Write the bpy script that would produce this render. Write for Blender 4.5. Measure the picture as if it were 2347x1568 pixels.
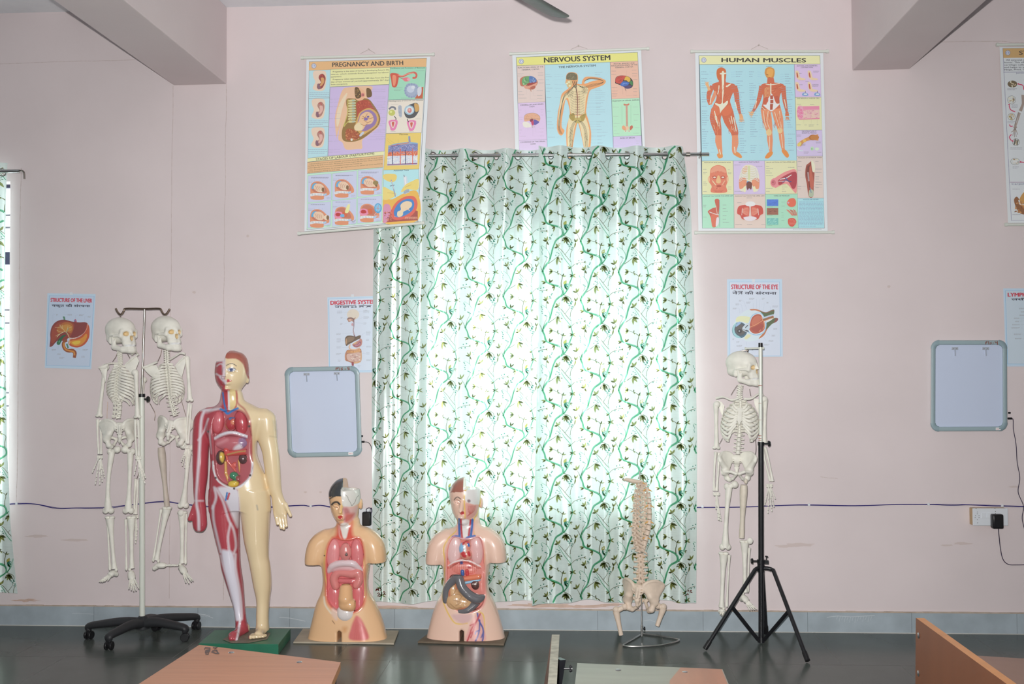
import bpy, math, random
import numpy as np
from math import sin, cos, pi, sqrt, radians, atan2
from mathutils import Vector, Matrix
from mathutils.geometry import tessellate_polygon
random.seed(7)
np.random.seed(7)
SC = bpy.context.scene
COL = SC.collection
for _o in list(bpy.data.objects):
 bpy.data.objects.remove(_o)
# ---------------------------------------------------------------- camera
IW, IH, FPX = 2347, 1568, 2420.0
YAW, PITCH, ROLL, CAMD, CAMH = 0.0586, 0.0255, -0.0056, 6.60, 1.62
_f = np.array([-sin(YAW) * cos(PITCH), cos(YAW) * cos(PITCH), sin(PITCH)])
_r0 = np.array([cos(YAW), sin(YAW), 0.0])
_u0 = np.cross(_r0, _f)
CR = cos(ROLL) * _r0 + sin(ROLL) * _u0
CU = -sin(ROLL) * _r0 + cos(ROLL) * _u0
CF = _f
CO = np.array([0.0, -CAMD, CAMH])
cam_data = bpy.data.cameras.new('camera')
cam_data.sensor_fit = 'HORIZONTAL'
cam_data.sensor_width = 36.0
cam_data.lens = 36.0 * FPX / IW
cam_data.clip_start = 0.05
camera = bpy.data.objects.new('camera', cam_data)
COL.objects.link(camera)
camera.matrix_world = Matrix(((CR[0], CU[0], -CF[0], CO[0]), (CR[1], CU[1], -CF[1], CO[1]),
        (CR[2], CU[2], -CF[2], CO[2]), (0, 0, 0, 1)))
SC.camera = camera
# ---------------------------------------------------------------- sky, lamps, exposure
SC.view_settings.view_transform = 'Standard'
SC.view_settings.look = 'None'
SC.view_settings.gamma = 1.0
SC.view_settings.use_curve_mapping = False
SC.view_settings.exposure = 0.0
world = bpy.data.worlds.new('overcast_sky')
SC.world = world
world.use_nodes = True
_bg = world.node_tree.nodes['Background']
_bg.inputs[0].default_value = (0.93, 0.97, 1.0, 1)
_bg.inputs[1].default_value = 5.0
FLASH_W, FLASH_POS = 1085.0, (-0.045, -6.52, 1.735)
_l = bpy.data.lights.new('camera_flash', 'SPOT')
_l.energy = FLASH_W
_l.color = (1.0, 0.975, 0.955)
_l.spot_size = radians(96)
_l.spot_blend = 1.0
_l.shadow_soft_size = 0.018
_o = bpy.data.objects.new('camera_flash', _l)
COL.objects.link(_o)
_o.location = FLASH_POS
_o.rotation_euler = Vector(CF - 0.02 * CU + 0.02 * CR).to_track_quat('-Z', 'Y').to_euler()
# ---------------------------------------------------------------- pixel <-> place
def ray(px, py):
 d = CF + CR * ((px - IW / 2) / FPX) + CU * ((IH / 2 - py) / FPX)
 return d
def at(px, py, Y=0.0):
 """point of the vertical plane y = Y seen at photo pixel (px, py)"""
 d = ray(px, py)
 t = (Y - CO[1]) / d[1]
 return CO + d * t
def fl(px, py, z=0.0):
 d = ray(px, py)
 return CO + d * ((z - CO[2]) / d[2])
def pix(p):
 d = np.asarray(p, float) - CO
 z = d @ CF
 return IW / 2 + FPX * (d @ CR) / z, IH / 2 - FPX * (d @ CU) / z
def mpp(Y):
 return (CAMD + Y) / FPX * 1.0
# ---------------------------------------------------------------- colour, materials
def lin(c):
 """sRGB 0-255 (or #hex) -> linear rgb"""
 if isinstance(c, str):
  c = c.lstrip('#')
  c = tuple(int(c[i:i + 2], 16) for i in (0, 2, 4))
 out = []
 for v in c[:3]:
  v = v / 255.0
  out.append(v / 12.92 if v <= 0.04045 else ((v + 0.055) / 1.055) ** 2.4)
 return tuple(out)
def nodes_of(m):
 m.use_nodes = True
 nt = m.node_tree
 return nt, nt.nodes['Principled BSDF']
def mat(name, rgb=(200, 200, 200), rough=0.5, metal=0.0, spec=0.5, noise=0.0, nscale=20.0, bump=0.0, bscale=60.0, coat=0.0, raw=None, stretch=None):
 m = bpy.data.materials.new(name)
 nt, b = nodes_of(m)
 c = raw if raw else lin(rgb)
 b.inputs['Base Color'].default_value = (*c, 1)
 b.inputs['Roughness'].default_value = rough
 b.inputs['Metallic'].default_value = metal
 b.inputs['Specular IOR Level'].default_value = spec
 b.inputs['Coat Weight'].default_value = coat
 b.inputs['Coat Roughness'].default_value = 0.1
 if noise or bump:
  tc = nt.nodes.new('ShaderNodeTexCoord')
  src = tc.outputs['Object']
  if stretch:
   mp = nt.nodes.new('ShaderNodeMapping')
   mp.inputs['Scale'].default_value = stretch
   nt.links.new(src, mp.inputs[0])
   src = mp.outputs[0]
 if noise:
  n = nt.nodes.new('ShaderNodeTexNoise')
  n.inputs['Scale'].default_value = nscale
  n.inputs['Detail'].default_value = 5
  nt.links.new(src, n.inputs['Vector'])
  r = nt.nodes.new('ShaderNodeValToRGB')
  r.color_ramp.elements[0].position = 0.3
  r.color_ramp.elements[1].position = 0.7
  r.color_ramp.elements[0].color = (*[max(0, v * (1 - noise)) for v in c], 1)
  r.color_ramp.elements[1].color = (*[min(1, v * (1 + noise)) for v in c], 1)
  nt.links.new(n.outputs['Fac'], r.inputs[0])
  nt.links.new(r.outputs[0], b.inputs['Base Color'])
 if bump:
  n2 = nt.nodes.new('ShaderNodeTexNoise')
  n2.inputs['Scale'].default_value = bscale
  n2.inputs['Detail'].default_value = 4
  nt.links.new(src, n2.inputs['Vector'])
  bp = nt.nodes.new('ShaderNodeBump')
  bp.inputs['Strength'].default_value = bump
  bp.inputs['Distance'].default_value = 0.01
  nt.links.new(n2.outputs['Fac'], bp.inputs['Height'])
  nt.links.new(bp.outputs[0], b.inputs['Normal'])
 return m
def mat_vc(name, rough=0.4, spec=0.5, coat=0.0, noise=0.0, nscale=30, bump=0.0, bscale=80):
 """a material whose base colour is the object's own painted colour attribute"""
 m = bpy.data.materials.new(name)
 nt, b = nodes_of(m)
 a = nt.nodes.new('ShaderNodeVertexColor')
 a.layer_name = 'Col'
 src = a.outputs[0]
 if noise:
  n = nt.nodes.new('ShaderNodeTexNoise')
  n.inputs['Scale'].default_value = nscale
  n.inputs['Detail'].default_value = 6
  tc = nt.nodes.new('ShaderNodeTexCoord')
  nt.links.new(tc.outputs['Object'], n.inputs['Vector'])
  mr = nt.nodes.new('ShaderNodeMapRange')
  mr.inputs[1].default_value = 0.3
  mr.inputs[2].default_value = 0.7
  mr.inputs[3].default_value = 1 - noise
  mr.inputs[4].default_value = 1 + noise * 0.4
  nt.links.new(n.outputs['Fac'], mr.inputs[0])
  mx = nt.nodes.new('ShaderNodeMix')
  mx.data_type = 'RGBA'
  mx.blend_type = 'MULTIPLY'
  mx.inputs[0].default_value = 1
  nt.links.new(src, mx.inputs[6])
  nt.links.new(mr.outputs[0], mx.inputs[7])
  src = mx.outputs[2]
 nt.links.new(src, b.inputs['Base Color'])
 b.inputs['Roughness'].default_value = rough
 b.inputs['Specular IOR Level'].default_value = spec
 b.inputs['Coat Weight'].default_value = coat
 b.inputs['Coat Roughness'].default_value = 0.08
 if bump:
  tc = nt.nodes.new('ShaderNodeTexCoord')
  n2 = nt.nodes.new('ShaderNodeTexNoise')
  n2.inputs['Scale'].default_value = bscale
  nt.links.new(tc.outputs['Object'], n2.inputs['Vector'])
  bp = nt.nodes.new('ShaderNodeBump')
  bp.inputs['Strength'].default_value = bump
  bp.inputs['Distance'].default_value = 0.004
  nt.links.new(n2.outputs['Fac'], bp.inputs['Height'])
  nt.links.new(bp.outputs[0], b.inputs['Normal'])
 return m
# ---------------------------------------------------------------- objects
def tag(o, label=None, cat=None, group=None, kind=None):
 if label: o['label'] = label
 if cat: o['category'] = cat
 if group: o['group'] = group
 if kind: o['kind'] = kind
 return o
def thing(name, label, cat, loc=(0, 0, 0), group=None):
 o = bpy.data.objects.new(name, None)
 o.empty_display_size = 0.05
 COL.objects.link(o)
 o.location = Vector([float(v) for v in loc])
 return tag(o, label, cat, group)
def link_mesh(name, me, parent=None):
 """link a mesh whose vertices are in world coordinates under parent"""
 o = bpy.data.objects.new(name, me)
 COL.objects.link(o)
 if parent is not None:
  o.parent = parent
  w = Vector((0, 0, 0))
  p = parent
  while p is not None:
   w += p.location
   p = p.parent
  me.transform(Matrix.Translation(-w))
 return o
class MB:
 """collects shapes and links them as one mesh object"""
 def __init__(self):
  self.v, self.f, self.c, self.m = [], [], [], []
  self.col = None
  self.mi = 0
  self.xf = None
 def add(self, vs, fs, col=None, mi=None):
  b = len(self.v)
  if self.xf is not None:
   vs = [self.xf(v) for v in vs]
  self.v.extend([(float(a), float(b_), float(c)) for a, b_, c in vs])
  c = col if col is not None else self.col
  k = mi if mi is not None else self.mi
  for f in fs:
   self.f.append(tuple(b + i for i in f))
   self.c.append(c)
   self.m.append(k)
  return self
 def box(self, lo, hi, col=None, mi=None, R=None, o=None):
  x0, y0, z0 = lo
  x1, y1, z1 = hi
  vs = [(x0, y0, z0), (x1, y0, z0), (x1, y1, z0), (x0, y1, z0), (x0, y0, z1), (x1, y0, z1), (x1, y1, z1), (x0, y1, z1)]
  if R is not None:
   vs = [tuple(np.asarray(o) + R @ np.array(p)) for p in vs]
  return self.add(vs, [(0, 3, 2, 1), (4, 5, 6, 7), (0, 1, 5, 4), (1, 2, 6, 5), (2, 3, 7, 6), (3, 0, 4, 7)], col, mi)
 def tube(self, pts, rad, n=8, col=None, caps=True, flat=None, up=None, mi=None, closed=False):
  """sweep; rad number or list; flat: (a,b) multipliers across / along up"""
  P = np.array([np.asarray(p, float) for p in pts])
  k = len(P)
  R = np.full(k, rad, float) if np.isscalar(rad) else np.asarray(rad, float)
  T = np.zeros_like(P)
  T[1:-1] = P[2:] - P[:-2]
  T[0] = P[1] - P[0]
  T[-1] = P[-1] - P[-2]
  if closed:
   T[0] = T[-1] = P[1] - P[-2]
  T /= np.maximum(np.linalg.norm(T, axis=1)[:, None], 1e-9)
  u = np.array([0, 0, 1.0]) if up is None else np.asarray(up, float)
  if abs(u @ T[0]) > 0.95:
   u = np.array([1.0, 0, 0])
  fa, fb = flat if flat else (1, 1)
  vs, fs = [], []
  for i in range(k):
   a = np.cross(T[i], u)
   na = np.linalg.norm(a)
   if na < 1e-6:
    a = np.cross(T[i], [0.3, 0.5, 0.8]); na = np.linalg.norm(a)
   a /= na
   b = np.cross(a, T[i])
   if up is None:
    u = b
   for j in range(n):
    t = 2 * pi * j / n
    vs.append(P[i] + R[i] * (a * cos(t) * fa + b * sin(t) * fb))
  for i in range(k - 1):
   for j in range(n):
    q = (j + 1) % n
    fs.append((i * n + j, i * n + q, (i + 1) * n + q, (i + 1) * n + j))
  if caps and not closed:
   fs.append(tuple(reversed(range(n))))
   fs.append(tuple((k - 1) * n + j for j in range(n)))
  return self.add(vs, [tuple(reversed(f)) for f in fs], col, mi)
 def ball(self, c, r, nu=10, nv=7, col=None, R=None, mi=None):
  c = np.asarray(c, float)
  r = np.array([r, r, r]) if np.isscalar(r) else np.asarray(r, float)
  vs, fs = [], []
  for i in range(1, nv):
   th = pi * i / nv
   for j in range(nu):
    ph = 2 * pi * j / nu
    p = r * np.array([sin(th) * cos(ph), sin(th) * sin(ph), cos(th)])
    if R is not None: p = R @ p
    vs.append(c + p)
  t = r * np.array([0, 0, 1.0]); b = -t
  if R is not None: t, b = R @ t, R @ b
  vs.append(c + t); vs.append(c + b)
  for i in range(nv - 2):
   for j in range(nu):
    q = (j + 1) % nu
    fs.append((i * nu + j, (i + 1) * nu + j, (i + 1) * nu + q, i * nu + q))
  T, B = len(vs) - 2, len(vs) - 1
  for j in range(nu):
   q = (j + 1) % nu
   fs.append((T, j, q))
   fs.append(((nv - 2) * nu + q, (nv - 2) * nu + j, B))
  return self.add(vs, fs, col, mi)
 def cyl(self, a, b, r, n=16, col=None, mi=None, r2=None):
  return self.tube([a, b], [r, r if r2 is None else r2], n, col, True, mi=mi)
 def torus(self, c, axis, R, r, n=24, k=8, col=None, mi=None, arc=(0, 2 * pi)):
  c = np.asarray(c, float); ax = np.asarray(axis, float); ax /= np.linalg.norm(ax)
  a = np.cross(ax, [0.1, 0.2, 1.0] if abs(ax[2]) < .9 else [1.0, 0, 0]); a /= np.linalg.norm(a)
  b = np.cross(ax, a)
  pts = [c + R * (a * cos(t) + b * sin(t)) for t in np.linspace(arc[0], arc[1], n + 1)]
  return self.tube(pts, r, k, col, True, mi=mi, closed=abs(arc[1] - arc[0] - 2 * pi) < 1e-6)
 def build(self, name, m, parent=None, smooth=True, bevel=0.0, angle=40):
  me = bpy.data.meshes.new(name)
  me.from_pydata(self.v, [], self.f)
  ms = m if isinstance(m, (list, tuple)) else [m]
  for q in ms: me.materials.append(q)
  if len(ms) > 1:
   me.polygons.foreach_set('material_index', self.m)
  if any(c is not None for c in self.c):
   at_ = me.color_attributes.new('Col', 'FLOAT_COLOR', 'CORNER')
   buf = []
   for f, c in zip(self.f, self.c):
    c = (1, 1, 1) if c is None else c
    buf.extend([c[0], c[1], c[2], 1.0] * len(f))
   at_.data.foreach_set('color', buf)
  if smooth:
   me.polygons.foreach_set('use_smooth', [True] * len(me.polygons))
  o = link_mesh(name, me, parent)
  if smooth:
   try: me.set_sharp_from_angle(angle=radians(angle))
   except Exception: pass
  if bevel:
   bm = o.modifiers.new('bevel', 'BEVEL')
   bm.width = bevel
   bm.segments = 2
   bm.limit_method = 'ANGLE'
  return o
def crv(pts, n=6, closed=False):
 """Catmull-Rom through points, n samples per span"""
 P = [np.asarray(p, float) for p in pts]
 k = len(P)
 out = []
 spans = k if closed else k - 1
 for i in range(spans):
  if closed:
   p0, p1, p2, p3 = P[(i - 1) % k], P[i], P[(i + 1) % k], P[(i + 2) % k]
  else:
   p1, p2 = P[i], P[i + 1]
   p0 = P[i - 1] if i > 0 else 2 * p1 - p2
   p3 = P[i + 2] if i + 2 < k else 2 * p2 - p1
  for j in range(n):
   t = j / n
   out.append(0.5 * (2 * p1 + (p2 - p0) * t + (2 * p0 - 5 * p1 + 4 * p2 - p3) * t * t + (3 * p1 - p0 - 3 * p2 + p3) * t ** 3))
 if not closed:
  out.append(P[-1])
 return out
def lerp_list(vals, n):
 """resample a radius list to n entries"""
 return np.interp(np.linspace(0, 1, n), np.linspace(0, 1, len(vals)), vals)
def Rz(a): return np.array([[cos(a), -sin(a), 0], [sin(a), cos(a), 0], [0, 0, 1]])
def Ry(a): return np.array([[cos(a), 0, sin(a)], [0, 1, 0], [-sin(a), 0, cos(a)]])
def Rx(a): return np.array([[1, 0, 0], [0, cos(a), -sin(a)], [0, sin(a), cos(a)]])
# ---------------------------------------------------------------- implicit surfaces
class SDF:
 """smooth-blended solids sampled on a grid and meshed by surface nets"""
 def __init__(self, lo, hi, h):
  self.lo = np.asarray(lo, float)
  self.h = h
  self.n = np.ceil((np.asarray(hi, float) - self.lo) / h).astype(int) + 1
  self.F = np.full(self.n, 1.0, np.float32)
 def _sl(self, lo, hi):
  a = np.clip(np.floor((np.asarray(lo) - self.lo) / self.h).astype(int), 0, self.n)
  b = np.clip(np.ceil((np.asarray(hi) - self.lo) / self.h).astype(int) + 1, 0, self.n)
  s = tuple(slice(a[i], b[i]) for i in range(3))
  ax = [(self.lo[i] + self.h * np.arange(a[i], b[i])).astype(np.float32) for i in range(3)]
  return s, ax
 def op(self, fn, lo, hi, k=0.0, mode='u'):
  pad = k + 3 * self.h
  s, ax = self._sl(np.asarray(lo) - pad, np.asarray(hi) + pad)
  if any(len(a) == 0 for a in ax): return self
  X, Y, Z = np.meshgrid(*ax, indexing='ij', sparse=True)
  d = fn(X, Y, Z).astype(np.float32)
  g = self.F[s]
  d = np.broadcast_to(d, g.shape)
  if mode == 'u':
   if k > 0:
    hh = np.maximum(k - np.abs(g - d), 0) / k
    r = np.minimum(g, d) - hh * hh * k * 0.25
   else: r = np.minimum(g, d)
  elif mode == 's':
   d = -d
   if k > 0:
    hh = np.maximum(k - np.abs(g - d), 0) / k
    r = np.maximum(g, d) + hh * hh * k * 0.25
   else: r = np.maximum(g, d)
  else:
   r = np.maximum(g, d)
  self.F[s] = r
  return self
 def cap(self, a, b, ra, rb=None, k=0.0, mode='u', sq=None):
  """tapered capsule; sq: scale of y (flattening) about the segment"""
  rb = ra if rb is None else rb
  a = np.asarray(a, float); b = np.asarray(b, float)
  m = max(ra, rb)
  ys = 1.0 if sq is None else sq
  ba = b - a
  baq = ba.copy(); baq[1] /= ys
  L = max(baq @ baq, 1e-12)
  def fn(X, Y, Z):
   px, py, pz = X - a[0], (Y - a[1]) / ys, Z - a[2]
   t = np.clip((px * baq[0] + py * baq[1] + pz * baq[2]) / L, 0, 1)
   d = np.sqrt((px - t * baq[0]) ** 2 + (py - t * baq[1]) ** 2 + (pz - t * baq[2]) ** 2) - (ra + (rb - ra) * t)
   return d * min(1.0, ys)
  mm = np.array([m, m * max(1, ys), m])
  return self.op(fn, np.minimum(a, b) - mm, np.maximum(a, b) + mm, k, mode)
 def chain(self, pts, rads, k=0.0, mode='u', sq=None):
  for i in range(len(pts) - 1):
   self.cap(pts[i], pts[i + 1], rads[i], rads[i + 1], k, mode, sq)
  return self
 def ell(self, c, r, R=None, k=0.0, mode='u'):
  c = np.asarray(c, float)
  r = np.array([r] * 3, float) if np.isscalar(r) else np.asarray(r, float)
  Ri = None if R is None else np.asarray(R).T
  def fn(X, Y, Z):
   px, py, pz = X - c[0], Y - c[1], Z - c[2]
   if Ri is not None:
    px, py, pz = (Ri[0, 0] * px + Ri[0, 1] * py + Ri[0, 2] * pz, Ri[1, 0] * px + Ri[1, 1] * py + Ri[1, 2] * pz,
        Ri[2, 0] * px + Ri[2, 1] * py + Ri[2, 2] * pz)
   k0 = np.sqrt((px / r[0]) ** 2 + (py / r[1]) ** 2 + (pz / r[2]) ** 2)
   k1 = np.sqrt((px / r[0] ** 2) ** 2 + (py / r[1] ** 2) ** 2 + (pz / r[2] ** 2) ** 2)
   return k0 * (k0 - 1.0) / np.maximum(k1, 1e-6)
  m = r.max() if R is not None else r
  return self.op(fn, c - m, c + m, k, mode)
 def boxs(self, c, r, rnd=0.0, R=None, k=0.0, mode='u'):
  c = np.asarray(c, float); r = np.asarray(r, float)
  Ri = None if R is None else np.asarray(R).T
  def fn(X, Y, Z):
   px, py, pz = X - c[0], Y - c[1], Z - c[2]
   if Ri is not None:
    px, py, pz = (Ri[0, 0] * px + Ri[0, 1] * py + Ri[0, 2] * pz, Ri[1, 0] * px + Ri[1, 1] * py + Ri[1, 2] * pz,
        Ri[2, 0] * px + Ri[2, 1] * py + Ri[2, 2] * pz)
   qx, qy, qz = np.abs(px) - r[0] + rnd, np.abs(py) - r[1] + rnd, np.abs(pz) - r[2] + rnd
   o = np.sqrt(np.maximum(qx, 0) ** 2 + np.maximum(qy, 0) ** 2 + np.maximum(qz, 0) ** 2)
   return o + np.minimum(np.maximum(qx, np.maximum(qy, qz)), 0) - rnd
  m = np.linalg.norm(r) if R is not None else r
  return self.op(fn, c - m, c + m, k, mode)
 def prism(self, poly, y0, y1, k=0.0, mode='u', rnd=0.0):
  """outline in the x-z plane extruded from y0 to y1"""
  P = np.asarray(poly, float)
  def fn(X, Y, Z):
   d = poly_sd(np.broadcast_to(X[:, 0, :], (X.shape[0], Z.shape[2])), np.broadcast_to(Z[0, 0, :][None, :], (X.shape[0], Z.shape[2])), P)[:, None, :]
   w = np.maximum(y0 - Y, Y - y1)
   dd = d + rnd; ww = w + rnd
   return np.minimum(np.maximum(dd, ww), 0) + np.sqrt(np.maximum(dd, 0) ** 2 + np.maximum(ww, 0) ** 2) - rnd
  lo = np.array([P[:, 0].min(), y0, P[:, 1].min()])
  hi = np.array([P[:, 0].max(), y1, P[:, 1].max()])
  return self.op(fn, lo, hi, k, mode)
 def mesh(self):
  F = self.F
  n = np.array(F.shape)
  ins = F < 0
  c = [ins[a:n[0] - 1 + a, b:n[1] - 1 + b, d:n[2] - 1 + d] for a in (0, 1) for b in (0, 1) for d in (0, 1)]
  cnt = sum(x.astype(np.int8) for x in c)
  act = np.argwhere((cnt > 0) & (cnt < 8))
  idx = np.full(n - 1, -1, np.int32)
  idx[act[:, 0], act[:, 1], act[:, 2]] = np.arange(len(act))
  acc = np.zeros((len(act), 3)); w = np.zeros(len(act))
  for ax in range(3):
   o1, o2 = [q for q in range(3) if q != ax]
   for s1 in (0, 1):
    for s2 in (0, 1):
     p = act.copy(); p[:, o1] += s1; p[:, o2] += s2
     q = p.copy(); q[:, ax] += 1
     a = F[p[:, 0], p[:, 1], p[:, 2]]; b = F[q[:, 0], q[:, 1], q[:, 2]]
     x = (a < 0) != (b < 0)
     t = np.where(x, a / np.where(x, a - b, 1), 0)
     pos = p.astype(float); pos[:, ax] += t
     acc[x] += pos[x]; w[x] += 1
  V = self.lo + self.h * acc / w[:, None]
  quads = []
  for ax in range(3):
   o1, o2 = (ax + 1) % 3, (ax + 2) % 3
   sl0 = [slice(1, n[i] - 1) for i in range(3)]; sl0[ax] = slice(0, n[ax] - 1)
   sl1 = list(sl0); sl1[ax] = slice(1, n[ax])
   a = ins[tuple(sl0)]; b = ins[tuple(sl1)]
   e = np.argwhere(a != b)
   fl_ = a[e[:, 0], e[:, 1], e[:, 2]]
   g = e.copy()
   for i in range(3):
    if i != ax: g[:, i] += 1
   def id_(d1, d2):
    h_ = g.copy(); h_[:, o1] -= d1; h_[:, o2] -= d2
    return idx[h_[:, 0], h_[:, 1], h_[:, 2]]
   q = np.stack([id_(1, 1), id_(0, 1), id_(0, 0), id_(1, 0)], 1)
   q[~fl_] = q[~fl_][:, ::-1]
   quads.append(q)
  Q = np.concatenate(quads)
  Q = Q[(Q >= 0).all(1)]
  return V, Q
def smooth_verts(V, Q, it=1, lam=0.5):
 e = np.concatenate([Q[:, [0, 1]], Q[:, [1, 2]], Q[:, [2, 3]], Q[:, [3, 0]]])
 for _ in range(it):
  for l in (lam, -lam * 1.03):
   acc = np.zeros_like(V); w = np.zeros(len(V))
   np.add.at(acc, e[:, 0], V[e[:, 1]]); np.add.at(acc, e[:, 1], V[e[:, 0]])
   np.add.at(w, e[:, 0], 1); np.add.at(w, e[:, 1], 1)
   V = V + l * (acc / np.maximum(w, 1)[:, None] - V)
 return V
def np_mesh(name, V, Q, m, parent=None, cols=None, smooth=True):
 me = bpy.data.meshes.new(name)
 me.vertices.add(len(V)); me.vertices.foreach_set('co', V.astype(np.float32).ravel())
 me.loops.add(Q.size); me.loops.foreach_set('vertex_index', Q.astype(np.int32).ravel())
 me.polygons.add(len(Q))
 me.polygons.foreach_set('loop_start', (np.arange(len(Q)) * Q.shape[1]).astype(np.int32))
 me.polygons.foreach_set('use_smooth', np.full(len(Q), smooth))
 me.update(calc_edges=True)
 me.validate()
 me.materials.append(m)
 if cols is not None:
  a = me.color_attributes.new('Col', 'FLOAT_COLOR', 'POINT')
  a.data.foreach_set('color', np.concatenate([cols, np.ones((len(cols), 1))], 1).astype(np.float32).ravel())
 return link_mesh(name, me, parent)
def vnormals(V, Q):
 fn = np.cross(V[Q[:, 2]] - V[Q[:, 0]], V[Q[:, 3]] - V[Q[:, 1]])
 N = np.zeros_like(V)
 for i in range(4): np.add.at(N, Q[:, i], fn)
 return N / np.maximum(np.linalg.norm(N, axis=1)[:, None], 1e-12)
# ---------------------------------------------------------------- plane geometry for painting
def poly_sd(X, Z, P):
 """signed distance of points (X, Z arrays) to polygon P"""
 shp = X.shape
 x = X.ravel(); z = Z.ravel()
 d = np.full(x.shape, 1e9); ins = np.zeros(x.shape, bool)
 n = len(P)
 for i in range(n):
  ax, az = P[i]; bx, bz = P[(i + 1) % n]
  ex, ez = bx - ax, bz - az
  wx, wz = x - ax, z - az
  t = np.clip((wx * ex + wz * ez) / max(ex * ex + ez * ez, 1e-12), 0, 1)
  d = np.minimum(d, (wx - t * ex) ** 2 + (wz - t * ez) ** 2)
  if az != bz:
   c = ((az > z) != (bz > z)) & (x < (bx - ax) * (z - az) / (bz - az) + ax)
   ins ^= c
 d = np.sqrt(d)
 return np.where(ins, -d, d).reshape(shp)
def line_d(x, z, L):
 d = np.full(x.shape, 1e9)
 for i in range(len(L) - 1):
  ax, az = L[i]; bx, bz = L[i + 1]
  ex, ez = bx - ax, bz - az
  wx, wz = x - ax, z - az
  t = np.clip((wx * ex + wz * ez) / max(ex * ex + ez * ez, 1e-12), 0, 1)
  d = np.minimum(d, (wx - t * ex) ** 2 + (wz - t * ez) ** 2)
 return np.sqrt(d)
class Paint:
 """airbrush colours on a figure's surface, in the plane of its front (x, z)"""
 def __init__(self, V, N, Y, base):
  # colours are carried straight in along the figure's own facing direction
  c = V.mean(0); d = c - CO
  self.V = np.stack([V[:, 0] + (Y - V[:, 1]) * d[0] / d[1], V[:, 1], V[:, 2] + (Y - V[:, 1]) * d[2] / d[1]], 1)
  self.N, self.Y = N, Y
  self.C = np.tile(np.asarray(lin(base), float), (len(V), 1))
  self.front = np.ones(len(V), bool)
 def w(self, pts):
  return np.array([[p[0], p[2]] for p in (at(a, b, self.Y) for a, b in pts)])
 def _mix(self, a, col, mask=None):
  m = self.front if mask is None else (self.front & mask)
  a = np.where(m, a, 0)[:, None]
  self.C = self.C * (1 - a) + np.asarray(lin(col)) * a
 def poly(self, pts, col, soft=1.0, op=1.0, smooth=True, mask=None):
  P = self.w(crv(pts, 4, True) if smooth else pts)
  s = soft * mpp(self.Y)
  lo, hi = P.min(0) - 2 * s, P.max(0) + 2 * s
  x, z = self.V[:, 0], self.V[:, 2]
  sel = (x > lo[0]) & (x < hi[0]) & (z > lo[1]) & (z < hi[1])
  a = np.zeros(len(x))
  a[sel] = np.clip(0.5 - poly_sd(x[sel], z[sel], P) / (2 * s), 0, 1) * op
  self._mix(a, col, mask)
 def line(self, pts, wpx, col, soft=0.8, op=1.0, smooth=True, mask=None):
  L = self.w(crv(pts, 4) if smooth else pts)
  s = soft * mpp(self.Y); r = wpx * 0.5 * mpp(self.Y)
  lo, hi = L.min(0) - r - 2 * s, L.max(0) + r + 2 * s
  x, z = self.V[:, 0], self.V[:, 2]
  sel = (x > lo[0]) & (x < hi[0]) & (z > lo[1]) & (z < hi[1])
  a = np.zeros(len(x))
  a[sel] = np.clip(0.5 - (line_d(x[sel], z[sel], L) - r) / (2 * s), 0, 1) * op
  self._mix(a, col, mask)
 def mask(self, m, col, op=1.0):
  self._mix(np.where(m, op, 0.0), col)
# ---------------------------------------------------------------- room shell
M_WALL = mat('pink_wall_paint', (226, 214, 215), rough=0.75, spec=0.25, noise=0.035, nscale=1.6, bump=0.05, bscale=25)
M_BEAM = mat('pink_beam_paint', (224, 212, 213), rough=0.8, spec=0.2, noise=0.03, nscale=2.0, bump=0.05, bscale=25)
M_CRACK = mat('hairline_crack', (204, 188, 185), rough=0.9, spec=0.1)
M_STAIN = mat('scuff_mark', (214, 199, 196), rough=0.85, spec=0.1)
M_PATCH = mat('bare_plaster', (205, 178, 165), rough=0.9, spec=0.1, noise=0.12, nscale=14)
M_CEIL = mat('whitewash', (244, 247, 252), rough=0.9, spec=0.1, noise=0.05, nscale=5)
M_FLOOR = mat('polished_dark_stone', (84, 90, 86), rough=0.22, spec=0.22, noise=0.12, nscale=2.5)
M_GROUT = mat('floor_joint', (120, 122, 116), rough=0.6)
M_SKIRT = mat('blue_grey_stone', (166, 178, 186), rough=0.55, spec=0.3, noise=0.12, nscale=7)
M_SKJ = mat('stone_joint', (120, 128, 134), rough=0.8)
M_SKTOP = mat('dusty_plaster_edge', (186, 170, 156), rough=0.95, noise=0.15, nscale=18)
M_WHITELINE = mat('white_cement_line', (214, 214, 210), rough=0.9)
M_CHALK = mat('chalk_scratch', (205, 212, 216), rough=0.9)
M_STEEL_DARK = mat('dark_blue_window_steel', (52, 50, 78), rough=0.5)
M_FRAMEP = mat('grey_window_paint', (120, 118, 128), rough=0.5)
RX0, RX1, RY0 = -6.2, 6.4, -9.6
ZC = at(560, 16)[2]
def xz(px, py, Y=0.0):
 p = at(px, py, Y)
 return p[0], p[2]
W1 = (xz(980, 800)[0], xz(1544, 800)[0], xz(1300, 1166)[1], xz(1300, 521)[1])
W2 = (xz(-560, 800)[0], xz(21, 800)[0], xz(20, 1165)[1], xz(20, 416)[1])
WT = 0.24
mb = MB()
def wall_with_holes(mb, x0, x1, z0, z1, ya, yb, holes):
 xs = sorted({x0, x1} | {h[0] for h in holes} | {h[1] for h in holes})
 for i in range(len(xs) - 1):
  a, b = xs[i], xs[i + 1]
  hs = [h for h in holes if h[0] <= a + 1e-6 and h[1] >= b - 1e-6]
  if not hs:
   mb.box((a, ya, z0), (b, yb, z1))
  else:
   h = hs[0]
   mb.box((a, ya, z0), (b, yb, h[2]))
   mb.box((a, ya, h[3]), (b, yb, z1))
wall_with_holes(mb, RX0, RX1, 0, ZC + 0.1, 0, WT, [W2, W1])
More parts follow.
